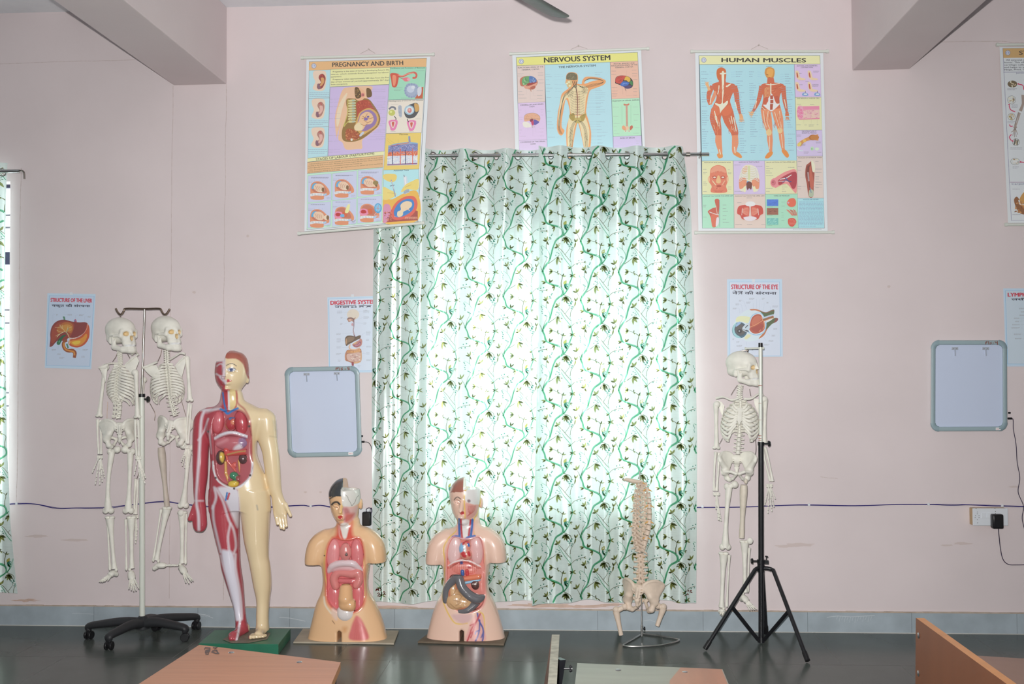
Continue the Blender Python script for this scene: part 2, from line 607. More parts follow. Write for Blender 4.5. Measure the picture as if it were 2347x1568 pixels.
def wall_line(mb, pts, w, mi, dy=0.0006):
 """a hairline drawn on the wall through photo pixels"""
 P = crv(pts, 5)
 for a, b in zip(P[:-1], P[1:]):
  A, B = np.array(at(a[0], a[1])), np.array(at(b[0], b[1]))
  d = B - A; d /= np.linalg.norm(d)
  nrm = np.array([-d[2], 0, d[0]]) * w / 2 * random.uniform(0.6, 1.3)
  off = np.array([0, -dy, 0])
  mb.add([A - nrm + off, B - nrm + off, B + nrm + off, A + nrm + off], [(0, 1, 2, 3)], mi=mi)
def jag(pts, amp, n):
 out = []
 P = [np.array(p, float) for p in pts]
 for a, b in zip(P[:-1], P[1:]):
  for i in range(n):
   out.append(a + (b - a) * i / n + np.array([random.uniform(-amp, amp), random.uniform(-amp, amp)]))
 out.append(P[-1])
 return out
wall_line(mb, jag([(397, 198), (391, 700), (388, 1372)], 1.0, 12), 0.003, 1)
wall_line(mb, jag([(519, 193), (515, 500), (512, 790)], 0.8, 12), 0.003, 1)
wall_line(mb, jag([(513, 1310), (512, 1376)], 0.6, 4), 0.0035, 1)
wall_line(mb, jag([(0, 147), (165, 141), (310, 137)], 0.7, 8), 0.003, 1)
wall_line(mb, jag([(2150, 96), (2290, 95), (2347, 98)], 0.7, 4), 0.003, 1)
wall_line(mb, jag([(48, 385), (43, 800), (38, 1150)], 0.9, 14), 0.0035, 1)
wall_line(mb, jag([(1880, 1093), (1920, 1097)], 0.6, 4), 0.003, 1)
_wb = [0]
def wall_blob(mb, cx, cy, rx, ry, mi, dy=0.0009, n=22, j=0.25):
 P = []; _wb[0] += 1; dy += 0.0001 * _wb[0]
 for i in range(n):
  t = 2 * pi * i / n
  r = 1 + random.uniform(-j, j)
  P.append((cx + rx * r * cos(t), cy + ry * r * sin(t)))
 pts = [np.array(at(a, b)) + np.array([0, -dy, 0]) for a, b in P]
 mb.add(pts, [tuple(range(n))], mi=mi)
for cx, cy, rx, ry in ((1830, 1249, 36, 4), (1800, 1252, 22, 3), (2205, 1246, 22, 3), (2170, 1250, 14, 2), (84, 1229, 24, 3), (170, 1238, 30, 3),
      (2325, 1116, 14, 2), (445, 670, 4, 3), (568, 541, 3, 3), (2037, 657, 4, 3), (700, 1128, 4, 2), (735, 1128, 3, 2)):
 wall_blob(mb, cx, cy, rx, ry, 2)
# worn plaster just above the skirting under the curtain, and small chips elsewhere
for cx, cy, rx, ry in ((1240, 1388, 60, 5), (1330, 1390, 55, 3), (1400, 1386, 40, 3), (900, 1391, 60, 2.5), (60, 1376, 30, 3)):
 wall_blob(mb, cx, cy, rx, ry, 3, j=0.4)
# faint lines of old writing and tape beside the skeleton tripod
tag(mb.build('wall_back', [M_WALL, M_CRACK, M_STAIN, M_PATCH], smooth=False), kind='structure')
mb = MB(); mb.box((RX0 - 0.2, RY0, 0), (RX0, WT, ZC + 0.1))
tag(mb.build('wall_left', M_WALL, smooth=False), kind='structure')
mb = MB(); mb.box((RX1, RY0, 0), (RX1 + 0.2, WT, ZC + 0.1))
tag(mb.build('wall_right', M_WALL, smooth=False), kind='structure')
mb = MB()
FW = [(-3.6, -1.9, 1.0, 2.6), (2.1, 3.8, 1.0, 2.6)]
wall_with_holes(mb, RX0, RX1, 0, ZC + 0.1, RY0 - 0.2, RY0, FW)
tag(mb.build('wall_front', M_WALL, smooth=False), kind='structure')
mb = MB(); mb.box((RX0 - 0.2, RY0 - 0.2, ZC), (RX1 + 0.2, WT, ZC + 0.15))
tag(mb.build('ceiling', M_CEIL, smooth=False), kind='structure')
# beams across the room
for k, ((a, za), (b, zb)) in enumerate((((398, 196), (520, 193)), ((1953, 161), (2084, 160)))):
 mb = MB()
 xa, z1_ = xz(a, za); xb, z2_ = xz(b, zb)
 mb.box((xa, RY0, (z1_ + z2_) / 2), (xb, 0, ZC))
 tag(mb.build('beam_left' if k == 0 else 'beam_right', M_BEAM, bevel=0.006, smooth=False), kind='structure')
# floor of stone slabs
mb = MB()
mb.box((RX0 - 0.2, RY0 - 0.2, -0.1), (RX1 + 0.2, WT, -0.0004), mi=1)
TX0 = fl(2212, 1447)[0]
TS = 0.93
j = -1
yb = 0.0
while yb > RY0:
 ya = -0.72 if j == -1 else yb - TS
 off = 0.0 if j % 2 else 0.31
 n0 = int((RX0 - TX0) / TS) - 1
 for i in range(n0, n0 + 16):
  xa_, xb_ = TX0 + off + i * TS, TX0 + off + (i + 1) * TS
  xa_, xb_ = max(xa_, RX0), min(xb_, RX1)
  if xb_ - xa_ < 0.02: continue
  g = 0.0012
  mb.add([(xa_ + g, ya + g, 0), (xb_ - g, ya + g, 0), (xb_ - g, yb - g, 0), (xa_ + g, yb - g, 0)], [(0, 1, 2, 3)], mi=0)
 yb = ya
 j += 1
tag(mb.build('floor', [M_FLOOR, M_GROUT], smooth=False), kind='structure')
# skirting of stone slabs along the window wall
mb = MB()
SKH = xz(1230, 1398)[1]
mb.box((RX0, -0.010, 0.0), (RX1, 0, SKH - 0.002), mi=1)
joints = [RX0] + [xz(p, 1420)[0] for p in (217, 455, 665, 905, 1130, 1370, 1611, 1850, 2088, 2329)] + [RX1]
x_ = joints[1] - 0.63
while x_ > RX0: joints.insert(1, x_); x_ -= 0.63
x_ = joints[-2] + 0.63
while x_ < RX1: joints.insert(-1, x_); x_ += 0.63
for a, b in zip(joints[:-1], joints[1:]):
 mb.box((a + 0.0012, -0.012, 0.004), (b - 0.0012, -0.001, SKH), mi=0)
# rough plaster lip above it
n = 220
for i in range(n):
 a = RX0 + (RX1 - RX0) * i / n; b = RX0 + (RX1 - RX0) * (i + 1) / n
 h = SKH + 0.006 + 0.003 * random.random()
 mb.box((a, -0.007 - 0.004 * random.random(), SKH), (b, -0.0005, h), mi=2)
mb.box((RX0, -0.0155, 0.0), (RX1, -0.010, 0.0035), mi=3)
def skirt_scratch(pts, w=0.003):
 P = [np.array(at(a, b, -0.0124)) for a, b in pts]
 for A, B in zip(P[:-1], P[1:]):
  d = B - A; d /= np.linalg.norm(d); nn = np.array([-d[2], 0, d[0]]) * w / 2
  mb.add([A - nn, B - nn, B + nn, A + nn], [(0, 1, 2, 3)], mi=4)
skirt_scratch([(640, 1415), (665, 1417), (700, 1424)])
skirt_scratch([(452, 1407), (470, 1409), (488, 1417)])
for i in range(8): skirt_scratch([(460 + i * 3, 1409), (459 + i * 3, 1413 + i % 3)], 0.0015)
skirt_scratch([(165, 1406), (215, 1408)], 0.002)
skirt_scratch([(1895, 1415), (1920, 1412), (1950, 1414), (2005, 1411)], 0.003)
for i in range(14): skirt_scratch([(1920 + i * 6, 1413), (1917 + i * 6, 1420 + (i * 5) % 9)], 0.0016)
skirt_scratch([(1470, 1424), (1490, 1421), (1502, 1426)], 0.002)
tag(mb.build('baseboard_back', [M_SKIRT, M_SKJ, M_SKTOP, M_WHITELINE, M_CHALK], smooth=False), kind='structure')
# windows: steel frames, bars, thin panes
M_GLASS = bpy.data.materials.new('window_glass')
M_GLASS.use_nodes = True
_nt = M_GLASS.node_tree
_nt.nodes.remove(_nt.nodes['Principled BSDF'])
_tr = _nt.nodes.new('ShaderNodeBsdfTransparent'); _tr.inputs[0].default_value = (0.94, 0.97, 0.96, 1)
_gl = _nt.nodes.new('ShaderNodeBsdfGlossy'); _gl.inputs['Roughness'].default_value = 0.02
_mx = _nt.nodes.new('ShaderNodeMixShader'); _mx.inputs[0].default_value = 0.06
_nt.links.new(_tr.outputs[0], _mx.inputs[1]); _nt.links.new(_gl.outputs[0], _mx.inputs[2])
_nt.links.new(_mx.outputs[0], _nt.nodes['Material Output'].inputs[0])
def window(name, W, yc, bars, rail):
 x0, x1, z0, z1 = W
 r = MB()
 t, d = 0.022, 0.02
 for a, b in (((x0, z0), (x0 + t, z1)), ((x1 - t, z0), (x1, z1)), ((x0, z0), (x1, z0 + t)), ((x0, z1 - t), (x1, z1))):
  r.box((a[0], yc - d, a[1]), (b[0], yc + d, b[1]))
 if rail:
  r.box((x0 + t, yc - d, rail[0]), (x1 - t, yc + d, rail[1]))
 nx = 3
 for i in range(1, nx):
  xm = x0 + (x1 - x0) * i / nx
  r.box((xm - 0.012, yc - d, z0 + t), (xm + 0.012, yc + d, z1 - t))
 root = r.build(name, M_STEEL_DARK, smooth=False)
 tag(root, kind='structure')
 g = MB()
 for z in bars:
  g.box((x0 + t, yc - 0.045, z - 0.006), (x1 - t, yc - 0.03, z + 0.006))
 g.build('window_grille', M_FRAMEP, root, smooth=False)
 p = MB()
 p.box((x0 + t * 0.5, yc + 0.004, z0 + t * 0.5), (x1 - t * 0.5, yc + 0.008, z1 - t * 0.5))
 p.build('window_pane', M_GLASS, root, smooth=False)
 # the day outside this opening guides the light in
 l = bpy.data.lights.new('window_daylight_portal', 'AREA')
 l.shape = 'RECTANGLE'; l.size = x1 - x0; l.size_y = z1 - z0
 l.cycles.is_portal = True
 lo = bpy.data.objects.new('window_daylight_portal', l); COL.objects.link(lo)
 lo.location = ((x0 + x1) / 2, yc + 0.16 * (1 if yc > -1 else -1), (z0 + z1) / 2)
 lo.rotation_euler = (radians(-90), 0, 0) if yc > -1 else (radians(90), 0, 0)
 return root
bz = [xz(17, y, 0.12)[1] for y in (495, 523, 711, 741, 900, 930, 1090)]
window('window_1', W1, 0.13, bz, (xz(17, 607, 0.13)[1], xz(17, 578, 0.13)[1]))
window('window_2', W2, 0.13, bz, (xz(17, 607, 0.13)[1], xz(17, 578, 0.13)[1]))
for i, h in enumerate(FW):
 window('window_%d' % (i + 3), h, RY0 - 0.1, [h[2] + 0.25 * q for q in range(1, 7)], None)
# ---------------------------------------------------------------- flat printing (charts, boards, cloth)
KL = 0.74
def pc(c):
 """colour of a thing that shows as c in the photograph"""
 return tuple(min(0.92, (v * 0.92 + 0.036) / KL) for v in lin(c))  # a little grey mixed in: hazy laminate glare put into the colour
_TXT = {}
def text_mesh(s, bold=0.0):
 k = (s, bold)
 if k not in _TXT:
  c = bpy.data.curves.new('lettering', 'FONT')
  c.body = s
  c.size = 1
  c.offset = bold
  c.resolution_u = 3
  o = bpy.data.objects.new('lettering', c)
  COL.objects.link(o)
  dg = bpy.context.evaluated_depsgraph_get()
  ev = o.evaluated_get(dg)
  me = ev.to_mesh()
  vs = np.array([v.co[:] for v in me.vertices]).reshape(-1, 3)[:, :2]
  fs = [tuple(p.vertices) for p in me.polygons]
  ev.to_mesh_clear()
  bpy.data.objects.remove(o)
  bpy.data.curves.remove(c)
  _TXT[k] = (vs, fs)
 return _TXT[k]
class Print:
 """flat shapes in photo pixels (or crop pixels) laid on a surface by mapper(px, py, lift)"""
 def __init__(self, mapper, org=(0, 0), sc=1.0, step=6e-6):
  self.mp, self.org, self.sc, self.step = mapper, org, sc, step
  self.mb = MB()
  self.k = 0
  self.mi = 0
 def P(self, x, y):
  return self.org[0] + x / self.sc, self.org[1] + y / self.sc
 def put(self, pts, faces, col, mi=None):
  self.k += 1
  lift = self.k * self.step
  vs = [self.mp(*self.P(x, y), lift) for x, y in pts]
  self.mb.add(vs, faces, None if col is None else pc(col), self.mi if mi is None else mi)
 def poly(self, pts, col, smooth=False, n=5, mi=None):
  if smooth: pts = [tuple(p) for p in crv(pts, n, True)]
  if len(pts) <= 4 and not smooth:
   self.put(pts, [tuple(range(len(pts)))], col, mi); return
  tri = tessellate_polygon([[Vector((p[0], p[1], 0)) for p in pts]])
  self.put(pts, [tuple(t) for t in tri], col, mi)
 def blob(self, pts, col, n=5): self.poly(pts, col, True, n)
 def rect(self, x0, y0, x1, y1, col): self.poly([(x0, y0), (x1, y0), (x1, y1), (x0, y1)], col)
 def ell(self, cx, cy, rx, ry, col, n=22, rot=0.0):
  c, s = cos(rot), sin(rot)
  self.poly([(cx + rx * cos(t) * c - ry * sin(t) * s, cy + rx * cos(t) * s + ry * sin(t) * c) for t in np.linspace(0, 2 * pi, n, endpoint=False)], col)
 def line(self, pts, w, col, smooth=False, closed=False, n=5, taper=None, mi=None):
  P = crv(pts, n, closed) if smooth else [np.array(p, float) for p in pts]
  if closed: P = P + [P[0]]
  P = np.array(P)
  T = np.zeros_like(P); T[1:-1] = P[2:] - P[:-2]; T[0] = P[1] - P[0]; T[-1] = P[-1] - P[-2]
  if closed: T[0] = T[-1] = P[1] - P[-2]
  T /= np.maximum(np.linalg.norm(T, axis=1)[:, None], 1e-9)
  N = np.stack([-T[:, 1], T[:, 0]], 1)
  ww = np.full(len(P), w, float) if taper is None else np.interp(np.linspace(0, 1, len(P)), np.linspace(0, 1, len(taper)), taper) * w
  A = P + N * ww[:, None] / 2; B = P - N * ww[:, None] / 2
  k = len(P)
  self.put([tuple(p) for p in A] + [tuple(p) for p in B], [(i, i + 1, k + i + 1, k + i) for i in range(k - 1)], col, mi)
 def frame(self, pts, w, col):
  self.line(list(pts), w, col, closed=True)
 def text(self, s, a, b, h, col, bold=0.0, mi=None):
  """lettering with its baseline from a to b and capital height h"""
  vs, fs = text_mesh(s, 0.0)
  if len(vs) == 0: return
  x0, x1 = vs[:, 0].min(), vs[:, 0].max()
  a = np.array(a, float); b = np.array(b, float)
  d = b - a; L = np.linalg.norm(d); d /= L
  n = np.array([d[1], -d[0]])
  capx = 0.72
  for u, v in ([(0, 0), (bold, 0), (-bold, 0), (0, bold * .6), (0, -bold * .6)] if bold > 0 else [(0, 0)]):
   self.put([tuple(a + d * L * (p[0] + u - x0) / (x1 - x0) + n * h * (p[1] + v) / capx) for p in vs], fs, col, mi)
 def greek(self, x0, y0, x1, y1, lines, h, col, ragged=0.25):
  """lines of print too small to read"""
  h *= 0.75
  if isinstance(col, str):
   col = tuple(int(int(col[1 + 2 * q:3 + 2 * q], 16) * 0.62 + 200 * 0.38) for q in range(3))
  for i in range(lines):
   t = (i + 0.5) / lines
   y = y0 + (y1 - y0) * t
   x = x0
   end = x1 - (random.random() * ragged * (x1 - x0) if i == lines - 1 else 0)
   pts, fs = [], []
   while x < end:
    w = random.uniform(1.6, 5.5) * h
    xe = min(end, x + w)
    b = len(pts)
    pts += [(x, y - h / 2), (xe, y - h / 2), (xe, y + h / 2), (x, y + h / 2)]
    fs.append((b, b + 1, b + 2, b + 3))
    x = xe + h * 0.7
   if fs: self.put(pts, fs, col)
 def labels(self, items, col='#7d8794', h=3.2, lead=None):
  """small captions: (x, y, width, lines)"""
  for x, y, w, n in items:
   self.greek(x, y - n * h * 1.0, x + w, y + n * h * 1.0, n, h * 0.8, col, 0.3)
 def leaders(self, segs, col='#8b96a2', w=0.8):
  for s in segs: self.line(list(s), w, col)
def plane_map(p0, p1, p2):
 """mapper onto the plane through three world points"""
 p0, p1, p2 = map(np.asarray, (p0, p1, p2))
 n = np.cross(p1 - p0, p2 - p0); n = n / np.linalg.norm(n)
 if n[1] > 0: n = -n
 def mp(px, py, lift=0.0):
  d = ray(px, py)
  t = ((p0 - CO) @ n) / (d @ n)
  return CO + d * t + n * lift
 mp.n = n
 return mp
def wall_map(Y):
 return lambda px, py, lift=0.0: at(px, py, Y) + np.array([0, -lift, 0])
M_PRINT = mat_vc('laminated_print', rough=0.32, spec=0.45)
M_PAPER = mat_vc('printed_card', rough=0.45, spec=0.35)
M_ROD = mat('cream_plastic_rod', (226, 230, 222), rough=0.35)
M_STRING = mat('hanging_cord', (190, 178, 172), rough=0.8)
M_NAIL = mat('nail', (196, 186, 180), rough=0.4)
# ---------------------------------------------------------------- window curtains on their rods
def cloth_mat(name, base, trans):
 m = bpy.data.materials.new(name)
 nt, b = nodes_of(m)
 tc = nt.nodes.new('ShaderNodeTexCoord')
 mp = nt.nodes.new('ShaderNodeMapping'); mp.inputs['Scale'].default_value = (9, 9, 130)
 nz = nt.nodes.new('ShaderNodeTexNoise'); nz.inputs['Scale'].default_value = 1.4; nz.inputs['Detail'].default_value = 6
 nt.links.new(tc.outputs['Object'], mp.inputs[0]); nt.links.new(mp.outputs[0], nz.inputs['Vector'])
 r = nt.nodes.new('ShaderNodeValToRGB')
 r.color_ramp.elements[0].position = 0.25; r.color_ramp.elements[1].position = 0.8
 r.color_ramp.elements[0].color = (*[v * 0.92 for v in base], 1); r.color_ramp.elements[1].color = (*[min(1, v * 1.06) for v in base], 1)
 nt.links.new(nz.outputs['Fac'], r.inputs[0]); nt.links.new(r.outputs[0], b.inputs['Base Color'])
 b.inputs['Roughness'].default_value = 0.27
 b.inputs['Specular IOR Level'].default_value = 0.6
 b.inputs['Metallic'].default_value = 0.28
 t = nt.nodes.new('ShaderNodeBsdfTranslucent'); t.inputs[0].default_value = (*trans, 1)
 a = nt.nodes.new('ShaderNodeAddShader')
 nt.links.new(b.outputs[0], a.inputs[0]); nt.links.new(t.outputs[0], a.inputs[1])
 nt.links.new(a.outputs[0], nt.nodes['Material Output'].inputs[0])
 return m
M_CLOTH = cloth_mat('satin_curtain_cloth', (0.66, 0.755, 0.73), (0.215, 0.265, 0.25))
def ink(name, c):
 m = bpy.data.materials.new(name); m.use_nodes = True
 nt = m.node_tree; nt.nodes.remove(nt.nodes['Principled BSDF'])
 t = nt.nodes.new('ShaderNodeBsdfTransparent'); t.inputs[0].default_value = (*c, 1)
 nt.links.new(t.outputs[0], nt.nodes['Material Output'].inputs[0])
 return m
INKS = [ink('ink_branch_green', (0.36, 0.66, 0.50)), ink('ink_twig_brown', (0.36, 0.35, 0.24)), ink('ink_leaf_olive', (0.50, 0.50, 0.26)),
  ink('ink_leaf_dark', (0.25, 0.25, 0.13)), ink('ink_berry_teal', (0.26, 0.50, 0.43)), ink('ink_bud_gold', (0.72, 0.64, 0.28)),
  ink('ink_marker_red', (0.36, 0.07, 0.06)), ink('ink_branch_shade', (0.62, 0.82, 0.72))]
M_CHROME = mat('polished_steel', (205, 205, 205), rough=0.12, metal=1.0)
M_CHROME2 = mat('brushed_steel_rod', (170, 165, 158), rough=0.25, metal=1.0)
YROD = -0.085
def curtain(name, xl, xr, ytop, ybot, c0, lam, base_y, label, tile_off, drift, rows_n=230, amp0=0.034, ev=(0.0, 0.0), group=None, creases=(), lead=0.0, bw=1.0, ry=355):
 """xl, xr, ytop, ybot: functions (photo pixels); folds follow cos around c0 with period lam"""
 def fold(px, py):
  yt, yb = ytop(px), ybot(px)
  t = min(1.0, max(0.0, (py - yt) / (yb - yt)))
  ph = 2 * pi * (px - c0) / lam + drift[0] * t * sin(3 * t + px * 0.006) + drift[1] * t
  sk = ph + 0.45 * sin(ph)
  A = amp0 * (1 - 0.35 * min(1, t * 1.6))
  lo = 0.012 * min(1, t * 2) * sin(px * 0.021 + 1.3 + drift[2]) + 0.005 * min(1, 3 * t) * (sin(px * 0.13 + 2 * t) + 0.5 * sin(px * 0.31 + drift[2]))
  cr = 0.0
  for cx, dp in creases:
   q = (px - cx - 6 * t) / 3.0
   cr += dp / (1 + math.exp(max(-30, min(30, -q)))) * math.exp(-max(0.0, px - cx) / 60.0) * min(1, 0.3 + t)
  return base_y - A * cos(sk) + lo * 0.8 + cr - lead * math.exp(-max(0.0, px - xl(py)) / 14.0)
 def S(px, py, lift=0.0):
  p = at(px, py, -0.08)
  return np.array([p[0], fold(px, py) - lift, p[2]])
 b = MB()
 pys_t = np.concatenate([np.linspace(0, 0.045, 22, endpoint=False), np.linspace(0.045, 1, rows_n)])
 nx = int((xr(900) - xl(900)) / 2.0)
 vs = []
 for t in pys_t:
  for i in range(nx + 1):
   s = i / nx
   pm = xl(400) + (xr(400) - xl(400)) * s
   yt, yb = ytop(pm), ybot(pm)
   py = yt + (yb - yt) * t
   px = xl(py) + (xr(py) - xl(py)) * s
   vs.append(S(px, py))
 vs = np.array(vs)
 eyes = []
 k = int((xl(355) - c0) / (lam / 2)) - 2
 for q in range(k, k + 40):
  px = c0 + lam / 4 + q * lam / 2
  if xl(355) + 8 < px < xr(355) - 6:
   a, c = S(px - 1.5, ry), S(px + 1.5, ry)
   p = S(px, ry)
   eyes.append((p[0], p[1], at(px, ry, YROD)[2], (c - a) / np.linalg.norm(c - a)))
 fs = []
 for j in range(len(pys_t) - 1):
  for i in range(nx):
   f = (j * (nx + 1) + i, j * (nx + 1) + i + 1, (j + 1) * (nx + 1) + i + 1, (j + 1) * (nx + 1) + i)
   if j < 22:
    c = vs[list(f)].mean(0)
    if any((c[0] - e[0]) ** 2 + (c[1] - e[1]) ** 2 + (c[2] - e[2] + 0.004) ** 2 < 0.023 ** 2 for e in eyes):
     continue
   fs.append(f)
 b.add(vs, fs, mi=0)
 # the print: branches, twigs, leaves and berries repeated down and across the cloth
 pr = Print(lambda px, py, lift: S(px, py, 0.0006 + lift), step=2e-7)
 TW, TH = 87.0, 135.5
 def inside(pts):
  return all(xl(y) + 1 < x < xr(y) - 1 and ytop(x) + 1 < y < ybot(x) - 1 for x, y in pts)
 def ln(pts, w, mi, ox, oy, taper=None, n=5):
  Q = [((x - 1065) / 5.23 + ox, (y - 120) / 5.23 + oy) for x, y in pts]
  C = crv(Q, n)
  seg = []
  for p in C:
   if inside([p]): seg.append(tuple(p))
   else:
    if len(seg) > 2: pr.line(seg, w * 1.15 * bw, None, mi=mi, taper=taper)
    seg = []
  if len(seg) > 2: pr.line(seg, w * 1.15 * bw, None, mi=mi, taper=taper)
 def leaf(x, y, ang, L, w, mi, ox, oy):
  X, Y = (x - 1065) / 5.23 + ox, (y - 120) / 5.23 + oy
  L, w = L * 1.22 / 5.23, w * 1.15 * bw / 5.23
  ca, sa = cos(ang), sin(ang)
  pts = []
  for a, c in ((0, 0), (0.25, 0.8), (0.55, 1), (0.85, 0.5), (1.05, 0), (0.85, -0.45), (0.5, -0.9), (0.2, -0.7)):
   pts.append((X + ca * a * L - sa * c * w * 0.5, Y + sa * a * L + ca * c * w * 0.5))
  if inside(pts):
   pr.put(pts, [(0, 1, 2, 3, 4, 5, 6, 7)], None, mi)
 def berry(x, y, r, mi, ox, oy):
  X, Y = (x - 1065) / 5.23 + ox, (y - 120) / 5.23 + oy
  r /= 5.23
  pts = [(X + r * cos(t), Y + r * sin(t)) for t in np.linspace(0, 2 * pi, 7, endpoint=False)]
  if inside(pts): pr.put(pts, [tuple(range(7))], None, mi)
 def leaves(x, y, angs, L, w, mi, ox, oy):
  for i, a in enumerate(angs): leaf(x, y, radians(a), L * (0.85 + 0.3 * ((i * 7) % 3) / 2), w, mi if i % 3 else (3 if mi == 2 else mi), ox, oy)
 def tile(ox, oy):
  # main branch, zigzag
  ln([(1065, 120), (1090, 175), (1110, 240), (1180, 275), (1290, 320), (1310, 395), (1230, 460), (1200, 520), (1180, 580), (1150, 690), (1085, 785), (1065, 838)], 4.0, 0, ox, oy, [1.0, 0.8, 1.1, 0.75, 1.0, 1.15, 0.8, 0.7, 0.9, 0.7, 1.0, 1.0])
  ln([(1068, 126), (1094, 180), (1114, 246), (1182, 282), (1290, 328), (1313, 398)], 1.3, 7, ox, oy)
  ln([(1304, 404), (1240, 462), (1205, 520), (1184, 580), (1156, 690)], 1.2, 7, ox, oy)
  # from the right junction upward
  ln([(1325, 390), (1372, 330), (1400, 240), (1425, 160), (1405, 70), (1408, 10), (1390, -60)], 1.9, 0, ox, oy, [1, .9, .8, .7, .5, .4, .3])
  ln([(1405, 70), (1450, 30), (1510, 10), (1560, 5)], 1.0, 1, ox, oy)
  ln([(1405, 0), (1350, -60), (1300, -120), (1250, -165)], 1.1, 1, ox, oy)
  leaves(1250, -165, (170, 240, 300), 42, 22, 2, ox, oy)
  ln([(1335, -80), (1385, -150), (1400, -190)], 0.8, 1, ox, oy)
  for dx, dy in ((1385, -185), (1402, -205), (1420, -170), (1372, -205), (1410, -150)): berry(dx, dy, 9, 4, ox, oy)
  leaves(1425, 165, (200, 330, 30, 150), 36, 16, 2, ox, oy)
  leaves(1405, 75, (160, 200), 34, 14, 2, ox, oy)
  leaves(1560, 5, (330, 20), 26, 10, 2, ox, oy)
  for dx, dy in ((1500, -15), (1520, 25), (1535, -25), (1480, 30)): berry(dx, dy, 8, 4, ox, oy)
  ln([(1398, -50), (1405, -110), (1450, -190), (1462, -235)], 1.0, 1, ox, oy)
  leaves(1462, -235, (250, 300, 100), 44, 18, 2, ox, oy)
  leaves(1395, 275, (10, 60), 30, 12, 2, ox, oy)
  # upward stem with bud
  ln([(1292, 315), (1290, 255), (1303, 185), (1260, 150), (1190, 118)], 1.6, 1, ox, oy, [1.2, 1, .8, .7, .5])
  leaves(1188, 118, (170, 215, 140), 44, 20, 2, ox, oy)
  leaves(1303, 183, (300, 350), 40, 14, 2, ox, oy)
  leaves(1245, 140, (280, 60), 26, 12, 2, ox, oy)
  leaf(1320, 280, radians(300), 50, 34, 5, ox, oy)
  leaves(1322, 285, (340, 20, 60), 48, 22, 4, ox, oy)
  leaf(1330, 300, radians(45), 40, 18, 3, ox, oy)
  # hanging cluster right of the junction
  ln([(1315, 400), (1355, 415), (1400, 440), (1410, 480)], 1.3, 1, ox, oy)
  for i, a in enumerate((55, 80, 105, 130)): leaf(1345, 418, radians(a), 72 - 6 * abs(i - 1), 26, 3 if i != 2 else 2, ox, oy)
  for dx, dy in ((1403, 490), (1418, 480), (1410, 505)): berry(dx, dy, 9, 4, ox, oy)
  leaves(1215, 300, (150, 200, 110), 42, 18, 2, ox, oy)
  leaves(1150, 255, (270, 320), 44, 20, 3, ox, oy)
  leaves(1105, 250, (150, 190), 44, 18, 2, ox, oy)
  # berried twig at the left
  ln([(1152, 680), (1150, 620), (1110, 555), (1055, 520)], 1.5, 0, ox, oy, [1, .8, .6, .4])
  ln([(1112, 558), (1112, 500), (1140, 450), (1165, 420)], 0.9, 1, ox, oy)
  leaves(1115, 470, (200, 240, 280, 60), 46, 20, 2, ox, oy)
  for dx, dy in ((1150, 420), (1172, 400), (1165, 440), (1180, 385)): berry(dx, dy, 8, 4, ox, oy)
  for dx, dy in ((1058, 555), (1066, 575), (1060, 600), (1052, 540), (1064, 622)): berry(dx, dy, 7, 4, ox, oy)
  # twig to the right with leaves
  ln([(1135, 735), (1190, 700), (1250, 655), (1270, 635)], 1.4, 1, ox, oy, [1, .8, .5, .4])
  leaves(1240, 665, (20, 55, 90), 66, 26, 2, ox, oy)
  for dx, dy in ((1225, 640), (1262, 620), (1275, 640), (1240, 610)): berry(dx, dy, 7, 4, ox, oy)
  # twigs at the foot
  ln([(1068, 830), (1045, 780), (1020, 735)], 1.4, 1, ox, oy, [1, .7, .4])
  leaves(1020, 738, (200, 260, 300), 48, 20, 2, ox, oy)
  ln([(1078, 805), (1088, 740), (1112, 690), (1108, 655)], 1.1, 1, ox, oy, [1, .7, .4])
  for dx, dy in ((1108, 650), (1122, 662), (1096, 645)): berry(dx, dy, 7, 4, ox, oy)
  # the thin second branch
  ln([(1250, 560), (1290, 620), (1330, 680), (1400, 770), (1420, 860), (1412, 905), (1370, 1000), (1345, 1080), (1318, 1112)], 1.8, 0, ox, oy, [.5, .6, .7, .8, .9, .9, .8, .8, 1])
 i0 = int((xl(900) - 1240) / TW) - 3
 i1 = int((xr(900) - 1240) / TW) + 3
 for i in range(i0, i1):
  for j in range(-2, 9):
   ox = 1243.5 + tile_off[0] + i * TW
   oy = 623.0 + tile_off[1] + (j - 3) * TH + (65.0 if i % 2 else 0.0)
   tile(ox, oy)
 for q in pr.mb.f: pass
 base = len(b.v)
 b.v += pr.mb.v
 b.f += [tuple(base + i for i in f) for f in pr.mb.f]
 b.c += [None] * len(pr.mb.f)
 b.m += [q + 1 for q in pr.mb.m]
 root = b.build(name, [M_CLOTH] + INKS, angle=60)
 tag(root, label, 'curtain', group)
 for (x, y, z, tng) in eyes:
  if not (ev[0] <= 0 or True): continue
  r = MB()
  ax = np.cross(tng, [0, 0, 1.0])
  r.torus((x, y, z - 0.004), ax, 0.0235, 0.0042, 26, 8)
  r.build('eyelet', M_CHROME, root)
 return root, S
_cl, _S1 = curtain('curtain', lambda y: np.interp(y, [340, 500, 900, 1385], [859, 857, 853, 856]),
  lambda y: np.interp(y, [340, 600, 900, 1390], [1240, 1242, 1236, 1228]),
  lambda x: 342 + 0 * x, lambda x: 1381 + 3.5 * sin((x - 880) * 0.035), 1065, 97, YROD,
  'left green-printed curtain panel, leaf branches on pale satin, behind the two torsos', (-3, -8), (1.4, 0.3, 0.4),
  creases=((1056, 0.02), (1158, 0.012)), bw=0.75)
